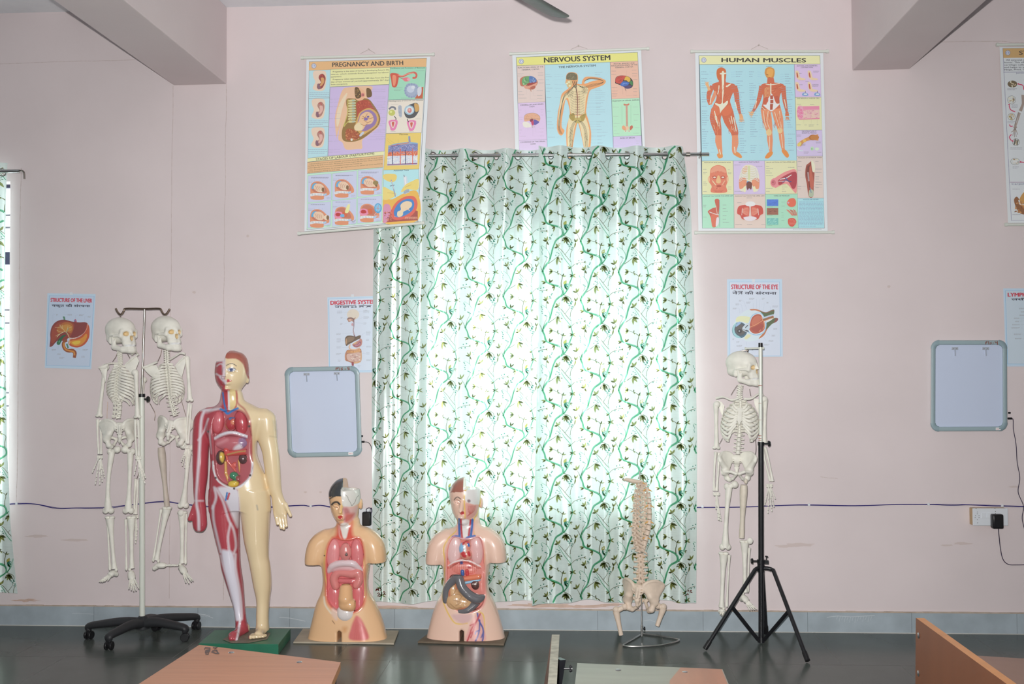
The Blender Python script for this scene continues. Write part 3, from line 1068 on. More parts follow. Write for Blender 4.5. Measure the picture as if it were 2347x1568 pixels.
_cr, _S2 = curtain('curtain', lambda y: np.interp(y, [340, 600, 900, 1390], [1235, 1237, 1231, 1221]),
  lambda y: np.interp(y, [335, 450, 700, 1000, 1375], [1564, 1583, 1591, 1598, 1596]),
  lambda x: 337 + 0 * x, lambda x: 1379 + 4 * sin((x - 1230) * 0.04), 1285, 87, YROD - 0.012,
  'right green-printed curtain panel, leaf branches on pale satin, behind the spine model', (0, 0), (1.2, -0.4, 2.1),
  creases=((1388, 0.014),), lead=0.06)
_cf, _S3 = curtain('curtain', lambda y: -150 + 0 * y,
  lambda y: np.interp(y, [360, 430, 700, 1000, 1200, 1362], [13, 10, 6, 12, 20, 37]),
  lambda x: 372 + 0 * x, lambda x: 1361 + 2 * sin(x * 0.05), -20, 90, YROD,
  'green-printed curtain edge at the far left window', (25, 30), (0.6, 0.0, 0.9), rows_n=180, ry=393)
def marker(S, strokes, w=2.0, parent=None):
 pr = Print(lambda px, py, lift: S(px, py, 0.0012 + lift), step=1e-7)
 for s in strokes: pr.line(s, w, None, mi=0)
 pr.mb.build('marker_writing', [INKS[6]], parent, smooth=False)
def K(x, y, ox=850, oy=1000, sc=3.92): return (ox + x / sc, oy + y / sc)
marker(_S1, [[K(45, 1392), K(50, 1372), K(62, 1370), K(68, 1392)], [K(48, 1382), K(66, 1380)],
    [K(92, 1368), K(80, 1372), K(90, 1384), K(82, 1394)],
    [K(58, 1418), K(66, 1410), K(74, 1418), K(60, 1440), K(80, 1440)], [K(92, 1408), K(92, 1438)],
    [K(104, 1410), K(114, 1402), K(122, 1410), K(108, 1430), K(130, 1428)]], 2.0, _cl)
def K2(x, y): return (1200 + x / 3.92, 1000 + y / 3.92)
marker(_S2, [[K2(1440, 1390), K2(1455, 1383)], [K2(1470, 1388), K2(1480, 1380), K2(1486, 1392)], [K2(1495, 1385), K2(1510, 1384)],
    [K2(1455, 1418), K2(1470, 1410), K2(1480, 1420)], [K2(1492, 1402), K2(1500, 1396), K2(1515, 1404)], [K2(1440, 1422), K2(1450, 1420)]], 2.2, _cr)
def curtain_rod(px0, px1, py0, py1, label, joint=None, r=0.0115, bracket=None):
 b = MB()
 A, B = at(px0, py0, YROD), at(px1, py1, YROD)
 b.cyl(A, B, r, 20)
 root = b.build('curtain_rod', M_CHROME)
 tag(root, label, 'curtain rod')
 if joint:
  c = MB(); q = (joint - px0) / (px1 - px0)
  m = A + (B - A) * q; d = (B - A) / np.linalg.norm(B - A)
  c.cyl(m - d * 0.012, m + d * 0.012, r * 1.22, 20)
  c.build('rod_collar', M_CHROME2, root)
 for bx in bracket or ():
  q = (bx - px0) / (px1 - px0)
  m = A + (B - A) * q
  c = MB()
  c.tube([m + np.array([0, 0, 0.0]), m + np.array([0, 0.04, -0.004]), (m[0], -0.002, m[2] - 0.012)], 0.006, 8)
  c.box((m[0] - 0.012, -0.006, m[2] - 0.045), (m[0] + 0.012, 0, m[2] + 0.02))
  c.torus(m, (1, 0, 0), r * 1.15, 0.004)
  c.build('rod_bracket', M_CHROME2, root)
 return root
curtain_rod(855, 1625, 358, 353.5, 'polished steel curtain rod across the middle window, its end over the muscles chart', joint=1578, bracket=(866, 1606))
_rd = curtain_rod(-170, 45, 394, 392, 'steel curtain rod end at the far left window with bent bracket')
b = MB()
p = [at(44, 392, YROD), at(50, 391, YROD), at(55, 396, YROD), at(56, 410, YROD)]
b.tube(crv(p, 4), 0.0085, 10, flat=(1, .7))
b.tube([at(50, 391, YROD), at(51, 393, -0.002)], 0.006, 8)
b.build('rod_bracket', M_CHROME2, _rd)
# ---------------------------------------------------------------- hanging wall charts
def chart(label, corners, Yc, rods, nail, draw, org, sc, name='anatomy_chart', cat='wall chart', group=None, extra=None):
 """corners: crop-pixel sheet outline; Yc: distances of three plane points; rods: ((a, b), (a, b)) crop pixels"""
 pr = Print(None, org, sc)
 q = [pr.P(*c) for c in corners]
 if callable(Yc):
  mp = Yc
 else:
  mp = plane_map(at(*q[0], Yc[0]), at(*q[1], Yc[1]), at(*q[3], Yc[2]))
 pr.mp = mp
 root = thing(name, label, cat, mp((q[0][0] + q[2][0]) / 2, (q[0][1] + q[2][1]) / 2), group)
 pr.poly(corners, (209, 214, 222))
 draw(pr)
 pr.mb.build('printed_sheet', M_PRINT, root, smooth=False)
 bk = MB()
 bk.add([mp(*c, -0.0008) for c in q], [(3, 2, 1, 0)])
 bk.build('sheet_backing', M_ROD, root, smooth=False)
 for i, (a, b) in enumerate(rods):
  A, B = mp(*pr.P(*a), 0.004), mp(*pr.P(*b), 0.004)
  r = MB(); d = (B - A) / np.linalg.norm(B - A)
  r.cyl(A, B, 0.0085, 14)
  r.cyl(A - d * 0.004, A + d * 0.012, 0.0115, 14); r.cyl(B - d * 0.012, B + d * 0.004, 0.0115, 14)
  r.build('top_rod' if i == 0 else 'bottom_rod', M_ROD, root)
 if nail:
  (nx, ny), l, r_ = nail
  s = MB()
  n0 = at(*pr.P(nx, ny), -0.012)
  s.tube([mp(*pr.P(*l), 0.004), n0, mp(*pr.P(*r_), 0.004)], 0.0011, 6)
  s.build('hanging_cord', M_STRING, root)
  s = MB(); s.cyl(n0 + np.array([0, -0.006, 0]), n0 + np.array([0, 0.014, 0]), 0.0022, 8)
  s.cyl(n0 + np.array([0, -0.008, 0]), n0 + np.array([0, -0.006, 0]), 0.005, 10)
  s.build('nail', M_NAIL, root)
 return root
INK = '#2d2a2c'
def emblem(p, x, y, r):
 p.ell(x, y, r, r, '#6b78a0'); p.ell(x, y, r * 0.82, r * 0.82, '#dfe3ec'); p.ell(x, y, r * 0.62, r * 0.62, '#8d9bc4')
 p.poly([(x - r * .3, y + r * .4), (x - r * .12, y - r * .3), (x, y - r * .5), (x + r * .12, y - r * .3), (x + r * .3, y + r * .4)], '#e8e4dc')
def greek_leaders(p, rows, x0, x1, side, col='#76879a', w=40, lw=0.8):
 for y in rows:
  a = x0 + random.uniform(-4, 4)
  p.greek(a, y - 2.5, a + w * random.uniform(.6, 1.1), y + 2.5, 1, 3.0, col)
  p.line([(a + (w + 4) * side if side > 0 else a - 4, y), (x1 + random.uniform(-10, 10), y + random.uniform(-3, 3))], lw, col)
# --- PREGNANCY AND BIRTH
def draw_pregnancy(p):
 p.frame([(135, 145), (1072, 116), (1003, 1417), (117, 1486)], 4, '#4a5560')
 p.poly([(135, 146), (1072, 117), (1069, 187), (132, 214)], '#d8ae7a')
 p.text('PREGNANCY AND BIRTH', (320, 186), (885, 170), 36, INK, 0.022)
 emblem(p, 172, 178, 20)
 def panel(q, c, edge='#56606c', w=2.0):
  p.poly(q, c); p.frame(q, w, edge)
 P3 = [[(133, 216), (303, 208), (297, 432), (131, 438)], [(131, 440), (297, 434), (290, 660), (128, 668)], [(128, 670), (290, 663), (283, 897), (124, 916)]]
 for i, q in enumerate(P3):
  panel(q, '#aed2e8')
  ox, oy = q[0][0], q[0][1]
  if i: ox -= 8
  p.blob([(ox + 40, oy + 5), (ox + 120, oy + 2), (ox + 138, oy + 30), (ox + 136, oy + 100), (ox + 118, oy + 155), (ox + 60, oy + 160), (ox + 30, oy + 140), (ox + 50, oy + 90), (ox + 35, oy + 50)], '#e2c4b0')
  p.blob([(ox + 85, oy + 35), (ox + 110, oy + 25), (ox + 132, oy + 55), (ox + 126, oy + 100), (ox + 105, oy + 140), (ox + 70, oy + 145), (ox + 66, oy + 115), (ox + 95, oy + 95), (ox + 78, oy + 60)], '#8e3a36' if i == 0 else '#a8786e')
  p.blob([(ox + 95, oy + 58), (ox + 118, oy + 58), (ox + 122, oy + 90), (ox + 104, oy + 118), (ox + 84, oy + 125), (ox + 98, oy + 92)], '#c8955e' if i == 0 else '#d2a9a0')
  p.blob([(ox + 66, oy + 112), (ox + 80, oy + 104), (ox + 92, oy + 140), (ox + 74, oy + 148)], '#7d5a6a')
  p.line([(ox + 88, oy + 40), (ox + 104, oy + 34), (ox + 110, oy + 54)], 5, '#b8423c', True)
  p.greek(ox + 4, oy + 170, ox + 160, oy + 212, 3, 5, '#6a88a8')
 panel([(305, 206), (781, 190), (772, 326), (303, 345)], '#d9dba0')
 tx = ['Pregnancy is the state of having a developing fetus in the', 'uterus, which extends from conception to labour', '(parturition).',
   'Pregnancy takes approximately 283 days from the first', 'day of last menstrual period (approximately 267 days', 'from conception).']
 for i, s in enumerate(tx):
  y = 228 + i * 20.5
  x0 = 324 if i in (0, 3) else 309
  x1 = 774 if i not in (2, 5) else (395 if i == 2 else 442)
  p.text(s, (x0, y + 2), (x1, y - (x1 - x0) * 0.032), 11, '#4c4a3c', 0.006)
 panel([(302, 348), (772, 328), (733, 862), (285, 898)], '#c0b0d6')
 p.blob([(400, 372), (445, 350), (560, 340), (640, 345), (620, 395), (600, 440), (650, 500), (700, 580), (690, 660), (620, 720), (560, 770), (558, 836), (520, 842), (430, 846), (400, 790), (368, 765), (375, 690), (400, 600), (362, 720), (352, 745), (340, 600), (365, 480)], '#dcb493')
 p.blob([(412, 420), (440, 400), (400, 520), (372, 640), (356, 660), (352, 590), (370, 500)], '#e6c9ae')
 p.blob([(440, 440), (500, 440), (600, 440), (650, 490), (700, 580), (690, 650), (640, 700), (560, 760), (480, 785), (410, 775), (395, 720), (410, 650), (445, 560), (430, 480)], '#8a6a34')
 p.blob([(515, 470), (600, 450), (640, 500), (672, 560), (600, 520), (545, 545), (520, 600), (515, 540)], '#a8442f')
 p.blob([(545, 545), (610, 515), (670, 545), (690, 600), (670, 660), (600, 710), (560, 730), (525, 700), (505, 650), (520, 590)], '#c9a15a')
 p.blob([(552, 552), (608, 528), (658, 555), (676, 605), (655, 655), (600, 692), (560, 700), (535, 670), (520, 640), (534, 590)], '#8b6fa0')
 p.blob([(545, 575), (590, 545), (632, 560), (650, 605), (630, 640), (590, 650), (560, 690), (505, 695), (495, 660), (530, 620)], '#e0b58c')
 p.blob([(497, 660), (530, 632), (560, 645), (556, 688), (510, 695)], '#ecc9a2')
 for q in ([(560, 580), (610, 600), (650, 590)], [(570, 610), (600, 630), (628, 620)], [(545, 640), (575, 655), (600, 640)], [(555, 600), (580, 590), (600, 560)]):
  p.line(q, 4, '#a9744a', True)
 p.ell(588, 603, 16, 12, '#7a62a4'); p.ell(605, 585, 10, 8, '#6a5a90')
 p.blob([(430, 690), (470, 680), (520, 710), (540, 745), (480, 775), (430, 760)], '#a0522e')
 for i in range(40):
  x, y = random.uniform(425, 530), random.uniform(690, 770)
  p.ell(x, y, random.uniform(3, 7), 3, random.choice(['#c98a58', '#8a3a28', '#d8a868']), 7, random.random() * 3)
 for i in range(50):
  x = random.uniform(520, 640); y = random.uniform(462, 540)
  if y < 470 + (640 - x) * .5: p.ell(x, y, 5, 2.5, random.choice(['#c46a4a', '#8a2f26', '#b85a40']), 6, random.random() * 3)
 for i in range(9):
  y = 450 + i * 21
  p.blob([(452 - i * 0.5, y), (500, y - 4), (504, y + 10), (452, y + 14)], '#c9c08c', 3)
  p.blob([(478, y + 1), (498, y - 2), (500, y + 9), (478, y + 12)], '#a8b4a0', 3)
 p.line([(445, 445), (440, 560), (412, 660), (430, 640), (470, 600)], 7, '#b8ac5a', True)
 p.blob([(500, 355), (530, 350), (575, 380), (582, 420), (560, 450), (520, 455), (500, 420)], '#d9ab86')
 p.blob([(500, 355), (525, 352), (545, 385), (550, 425), (520, 440), (502, 420)], '#5c4424')
 p.ell(563, 410, 14, 16, '#c77a74'); p.ell(565, 411, 6, 7, '#8a4a48')
 p.blob([(594, 358), (622, 362), (636, 395), (630, 425), (598, 430), (592, 395)], '#6a4e28')
 for i in range(14): p.ell(random.uniform(505, 540), random.uniform(365, 430), 4, 3, random.choice(['#b08a48', '#8a6a34', '#caa860']), 6)
 p.ell(474, 768, 9, 10, '#d8d8c8'); p.blob([(535, 735), (560, 705), (575, 712), (548, 742)], '#b8c0d0')
 rows = [365, 385, 428, 440, 465, 483, 497, 510, 525, 560, 590, 620, 640, 655, 690, 700, 712, 724, 745, 760, 768]
 for y in rows:
  x = random.uniform(676, 735) if y > 480 else random.uniform(712, 738)
  p.greek(x - 5, y - 3, min(x + 40, 750), y + 3, 1, 3.2, '#8f84a8')
  p.line([(x - 60 - random.random() * 50, y), (x - 8, y)], 0.9, '#8f84a8')
 for y in (445, 470, 505, 560, 600, 670, 735, 780, 850, 868):
  p.greek(300 - (y - 440) * 0.03, y - 3, 328, y + 3, 1, 3.2, '#8f84a8'); p.line([(330, y), (385, y - 3)], 0.9, '#8f84a8')
 panel([(782, 190), (1068, 187), (1050, 444), (768, 450)], '#97cdb2')
 p.text('Fertilization and Formation of Blastocyst', (786, 202), (1062, 198), 10, '#2f5a48', 0.012)
 p.blob([(785, 240), (840, 240), (852, 258), (835, 340), (800, 345), (790, 290)], '#c4503c')
 p.blob([(800, 258), (830, 262), (822, 330), (806, 332)], '#de8a6a')
 p.line([(835, 250), (880, 262), (930, 240), (975, 232), (992, 250), (985, 272), (960, 275)], 15, '#c9584a', True)
 p.line([(845, 250), (880, 258), (930, 240), (970, 236)], 5, '#e8a08a', True)
 p.line([(850, 265), (885, 285), (905, 290)], 4, '#8a3038', True)
 p.blob([(880, 280), (915, 270), (942, 282), (935, 298), (900, 302)], '#d8707a'); p.ell(930, 287, 14, 11, '#e8a0b0')
 p.blob([(900, 360), (915, 325), (950, 318), (990, 325), (1010, 350), (1012, 390), (990, 425), (950, 432), (912, 420), (898, 390)], '#9aa6bc')
 for i in range(16):
  t = 2 * pi * i / 16; p.ell(953 + 52 * cos(t), 376 + 52 * sin(t), 9, 9, '#8896b4', 9)
 p.ell(945, 365, 30, 28, '#b9c2d4'); p.ell(965, 350, 16, 14, '#c9d0de')
 p.poly([(978, 440), (1005, 400), (1030, 350), (1048, 345), (1042, 440)], '#b85a3a'); p.blob([(1000, 360), (1030, 345), (1030, 400), (1005, 420)], '#c4c8d2')
 p.greek(812, 350, 880, 380, 3, 3.5, '#5a8a74'); p.greek(990, 215, 1060, 222, 1, 3.5, '#5a8a74'); p.greek(870, 432, 960, 440, 1, 3.5, '#5a8a74')
 panel([(768, 452), (1050, 447), (1033, 712), (750, 718)], '#dcd2c6')
 p.text('Development of Chorion and Amnion', (770, 465), (1046, 458), 10, '#4a4640', 0.012)
 p.line([(772, 525), (795, 508), (820, 515), (822, 530)], 14, '#6a6e7a', True); p.ell(795, 553, 27, 25, '#b8bc60'); p.ell(788, 546, 10, 9, '#d0d48a')
 p.blob([(845, 505), (872, 500), (876, 580), (855, 582)], '#aab0bc')
 for i in range(7): p.line([(850, 510 + i * 11), (872, 505 + i * 11)], 3, '#7c8494')
 p.line([(815, 580), (828, 600), (824, 620)], 6, '#2c2c2c', True)
 p.blob([(895, 560), (905, 510), (960, 480), (1000, 478), (1015, 520), (1000, 560), (970, 592), (920, 596)], '#4a4a4e')
 p.blob([(975, 480), (1008, 490), (1012, 530), (985, 545)], '#c49a58')
 p.ell(935, 532, 40, 38, '#9ab6c8'); p.ell(937, 532, 30, 28, '#c8d4d8'); p.ell(937, 535, 17, 20, '#c87a78'); p.ell(935, 530, 8, 10, '#e2aaa0')
 for q in ((803, 655), (950, 658)):
  x, y = q
  p.blob([(x - 32, y - 38), (x + 38, y - 40), (x + 22, y + 30), (x - 12, y + 40), (x - 24, y + 10)], '#d678a6', 3)
  p.blob([(x - 18, y - 28), (x + 22, y - 30), (x + 12, y + 10), (x + 2, y + 22), (x - 10, y + 10)], '#e8c4c0', 3)
  p.blob([(x - 8, y - 24), (x + 12, y - 26), (x + 6, y + 5), (x, y + 12)], '#c05848', 3)
 p.line([(930, 628), (920, 612), (920, 600)], 6, '#2c2c2c')
 p.greek(790, 482, 850, 488, 1, 3.2, '#9a948a'); p.greek(785, 700, 830, 706, 1, 3.2, '#9a948a'); p.greek(930, 700, 975, 706, 1, 3.2, '#9a948a'); p.greek(985, 598, 1030, 604, 1, 3, '#9a948a')
 panel([(748, 720), (1030, 713), (1013, 1003), (730, 1010)], '#dcc068')
 p.text('Placenta', (857, 732), (926, 730), 12, '#4c3e1e', 0.012)
 p.poly([(768, 815), (1003, 795), (1000, 970), (756, 975)], '#c7cede')
 p.poly([(768, 815), (1003, 797), (1002, 860), (765, 880)], '#787fae')
 p.poly([(765, 868), (1002, 855), (1001, 890), (762, 900)], '#d0714e')
 for i in range(220):
  x = random.uniform(768, 1000); y = random.uniform(812, 880)
  p.ell(x, y, random.uniform(3, 6), 3, random.choice(['#5a6294', '#9aa0c4', '#6a70a4', '#8b8eb8', '#a8a0c0']), 6, random.random() * 3)
 for i in range(110):
  x = random.uniform(766, 1000); y = random.uniform(864, 896)
  p.ell(x, y, 5, 3, random.choice(['#c04a32', '#e08a5a', '#b86a60', '#dca080']), 6, random.random() * 3)
 for i in range(130):
  x = random.uniform(762, 998); y = random.uniform(905, 962)
  p.ell(x, y, random.uniform(4, 8), 5, random.choice(['#e4e8f0', '#d4dae8', '#eef0f4', '#b4bcd2']), 8, random.random() * 3)
 p.line([(760, 970), (998, 960)], 10, '#8a6a8e')
 p.line([(770, 825), (830, 805), (930, 795), (1000, 800)], 11, '#7fa4c4', True)
 p.line([(780, 822), (860, 805), (935, 790), (937, 745)], 4, '#c4473c', True); p.line([(935, 742), (938, 790)], 16, '#6f9ec0'); p.line([(938, 745), (942, 788)], 4, '#c4473c')
 for x in (803, 906): p.line([(x, 850), (x - 2, 965)], 6, '#3a3e62')
 for x in (864, 962): p.line([(x, 840), (x, 968)], 6, '#cf5a40')
 p.leaders([[(760, 760), (820, 800)], [(760, 775), (800, 812)], [(845, 765), (850, 800)]], '#a08a44')
 panel([(730, 1012), (1013, 1005), (1003, 1414), (725, 1432)], '#a8d4ea')
 p.text('Antenatal Tests', (810, 1022), (932, 1018), 12, '#2a4a60', 0.012)
 p.blob([(725, 1250), (800, 1245), (900, 1195), (1003, 1190), (1003, 1414), (725, 1432)], '#d9ab4e')
 p.poly([(727, 1330), (760, 1310), (790, 1330), (900, 1300), (1003, 1340), (1003, 1412), (725, 1431)], '#9c4a42')
 p.blob([(730, 1300), (770, 1285), (790, 1330), (760, 1420), (727, 1425)], '#c98aa8')
 p.blob([(790, 1340), (830, 1270), (900, 1225), (970, 1222), (1000, 1270), (990, 1330), (940, 1385), (860, 1410), (800, 1400)], '#cf5f50')
 p.blob([(812, 1345), (845, 1282), (905, 1245), (960, 1248), (975, 1290), (955, 1340), (890, 1380), (830, 1388)], '#3f7cba')
 p.blob([(866, 1290), (905, 1262), (950, 1268), (955, 1300), (920, 1330), (890, 1345), (865, 1385), (840, 1380), (842, 1345), (868, 1330)], '#eec4a4')
 p.ell(862, 1360, 24, 24, '#f0c8a8'); p.line([(905, 1320), (940, 1335)], 6, '#e8b896')
 p.line([(815, 1385), (842, 1378)], 4, '#8a96c4')
 for i in range(26): p.ell(random.uniform(735, 800), random.uniform(1345, 1420), 8, 4, random.choice(['#b8584c', '#7a302e', '#c87a60']), 7, random.random() * 3)
 for i in range(12): p.line(crv([(900 + i * 8, 1405), (905 + i * 8, 1385), (912 + i * 8, 1400)], 3), 2.5, '#e0a48a')
 p.blob([(730, 1050), (790, 1042), (832, 1052), (830, 1090), (795, 1110), (735, 1085)], '#e2c26c')
 p.blob([(727, 1150), (780, 1170), (820, 1190), (828, 1212), (790, 1240), (727, 1245)], '#e6c877')
 p.line([(790, 1090), (805, 1140), (825, 1225)], 8, '#8d93a8'); p.line([(782, 1140), (818, 1132)], 5, '#555c74'); p.line([(793, 1100), (812, 1165)], 3, '#dfe4ec')
 p.poly([(888, 1065), (915, 1062), (938, 1190), (898, 1205)], '#c4cdd6'); p.poly([(896, 1066), (904, 1065), (922, 1195), (910, 1200)], '#e8eef2')
 p.poly([(884, 1150), (930, 1140), (938, 1188), (894, 1205)], '#9aa8b6'); p.line([(892, 1050), (896, 1068)], 6, '#707a88')
 for i in range(4): p.line([(888, 1162 + i * 10), (934, 1152 + i * 10)], 1.5, '#6c7a88')
 p.blob([(870, 1180), (905, 1130), (960, 1100), (1008, 1085), (1006, 1165), (960, 1170), (920, 1165), (885, 1185)], '#e4c670')
 p.line([(900, 1150), (950, 1130)], 2, '#b0903c'); p.line([(760, 1195), (815, 1198)], 2, '#b0903c')
 panel([(124, 918), (733, 862), (730, 893), (122, 948)], '#dcdca8')
 p.text('STAGES OF LABOUR (PARTURITION)', (192, 937), (656, 887), 19, INK, 0.012)
 panel([(122, 950), (730, 893), (726, 990), (121, 1040)], '#d2ab80')
 tx = ['Labour is the process in which muscular contractions force the fetus through the birth canal,', 'resulting in the birth of the baby. The process normally begins with the fetus taking a head down',
   'position against the cervix, occurrence of contractions and beginning of amniotic sac.', 'After the birth of the fetus, the placenta gets separated from the uterine wall and is expelled by', 'uterine contractions through the birth canal.']
 for i, s in enumerate(tx):
  y = 968 + i * 16.2
  x1 = 722 if i not in (2, 4) else (560 if i == 2 else 380)
  x0 = 140 if i in (0, 3) else 126
  p.text(s, (x0, y), (x1, y - (x1 - x0) * 0.09), 8, '#5c452e', 0.0)
 p.poly([(121, 1042), (726, 992), (722, 1430), (118, 1482)], '#b6dcc4')
 cells = [((127, 1057), (314, 1040), (314, 1255), (125, 1272)), ((322, 1040), (517, 1018), (515, 1232), (322, 1255)), ((527, 1016), (722, 998), (716, 1205), (524, 1228)),
    ((125, 1280), (312, 1263), (308, 1450), (124, 1475)), ((322, 1260), (515, 1240), (512, 1440), (320, 1462)), ((524, 1237), (718, 1215), (714, 1420), (522, 1440))]
 for i, q in enumerate(cells):
  p.poly(q, '#bcc2e4'); p.frame(q, 2, '#7fae92')
  ox, oy = q[0]
  p.greek(ox + 25, oy + 10, ox + 165, oy + (8 if i > 2 else 22), 1 if i > 2 else 2, 5, '#5a5a80')
  p.blob([(ox + 20, oy + 150), (ox + 25, oy + 70), (ox + 70, oy + 45), (ox + 120, oy + 60), (ox + 165, oy + 110), (ox + 170, oy + 150), (ox + 130, oy + 165), (ox + 120, oy + 190), (ox + 30, oy + 188)], '#d08a66')
  p.blob([(ox + 28, oy + 100), (ox + 45, oy + 62), (ox + 90, oy + 55), (ox + 130, oy + 85), (ox + 150, oy + 130), (ox + 110, oy + 140), (ox + 50, oy + 130)], '#b8705a')
  if i < 4:
   p.blob([(ox + 28, oy + 105), (ox + 40, oy + 68), (ox + 70, oy + 62), (ox + 60, oy + 100)], '#5aa2cc')
   p.blob([(ox + 45, oy + 100), (ox + 60, oy + 68), (ox + 100, oy + 66), (ox + 128, oy + 90), (ox + 122, oy + 128), (ox + 80, oy + 130)], '#e2bda4')
   hx = ox + (110 if i < 2 else (135 if i == 2 else 150))
   p.ell(hx, oy + 112, 24, 20, '#e8c8b0' if i != 2 else '#dcbb9c'); p.ell(hx + 10, oy + 112, 11, 18, '#7a5a38')
   for k in range(4): p.line([(ox + 55 + k * 16, oy + 78 + k * 3), (ox + 68 + k * 14, oy + 100), (ox + 60 + k * 16, oy + 118)], 3, '#b0806a', True)
   if i == 2: p.ell(ox + 140, oy + 98, 22, 18, '#8d7a4a')
  else:
   p.blob([(ox + 15, oy + 110), (ox + 30, oy + 85), (ox + 70, oy + 88), (ox + 90, oy + 115), (ox + 60, oy + 140), (ox + 25, oy + 135)], '#d884a2')
   p.blob([(ox + 24, oy + 110), (ox + 36, oy + 94), (ox + 62, oy + 98), (ox + 68, oy + 116), (ox + 40, oy + 122)], '#b02e30')
   p.blob([(ox + 80, oy + 90), (ox + 110, oy + 85), (ox + 118, oy + 120), (ox + 90, oy + 125)], '#c4603e')
   if i == 4: p.blob([(ox + 100, oy + 90), (ox + 118, oy + 35), (ox + 140, oy + 28), (ox + 128, oy + 90)], '#e8d898'); p.blob([(ox + 62, oy + 110), (ox + 90, oy + 105), (ox + 95, oy + 125), (ox + 70, oy + 128)], '#6aa8d0'); p.line([(ox + 150, oy + 150), (ox + 165, oy + 168), (ox + 185, oy + 150)], 5, '#8a8a98', True)
   else:
    p.ell(ox + 162, oy + 80, 30, 40, '#4a9ac8'); p.ell(ox + 162, oy + 78, 22, 30, '#7abce0')
    for t in range(6): p.line([(ox + 162, oy + 80), (ox + 162 + 22 * cos(t), oy + 80 + 30 * sin(t))], 2, '#c45a50')
    p.line([(ox + 150, oy + 115), (ox + 135, oy + 135), (ox + 165, oy + 145), (ox + 170, oy + 160)], 7, '#c9a0a0', True)
  p.blob([(ox + 22, oy + 145), (ox + 70, oy + 140), (ox + 130, oy + 145), (ox + 120, oy + 160), (ox + 60, oy + 158), (ox + 22, oy + 165)], '#d8dadc')
  for k in range(8): p.line([(ox + 26 + k * 12, oy + 143), (ox + 24 + k * 12, oy + 160)], 2.5, '#8a94a4')
  p.blob([(ox + 120, oy + 150), (ox + 145, oy + 142), (ox + 150, oy + 152), (ox + 128, oy + 162)], '#a0c0de')
  p.leaders([[(ox + 50, oy + 35), (ox + 60, oy + 70)], [(ox + 90, oy + 32), (ox + 95, oy + 65)], [(ox + 120, oy + 35), (ox + 105, oy + 70)]], '#8c94b4')
  p.greek(ox + 5, oy + 38, ox + 40, oy + 60, 2, 3.5, '#8088a8'); p.greek(ox + 150, oy + 170, ox + 182, oy + 190, 2, 3.5, '#8088a8')
chart('Pregnancy and Birth chart on two rods, hung left of the window over the curtain top',
  [(113, 128), (1103, 104), (1030, 1420), (97, 1500)], (-0.035, -0.055, -0.205), (((76, 116), (1133, 88)), ((50, 1519), (1052, 1434))),
  ((611, 46), (545, 82), (663, 80)), draw_pregnancy, (670, 100), 3.485)
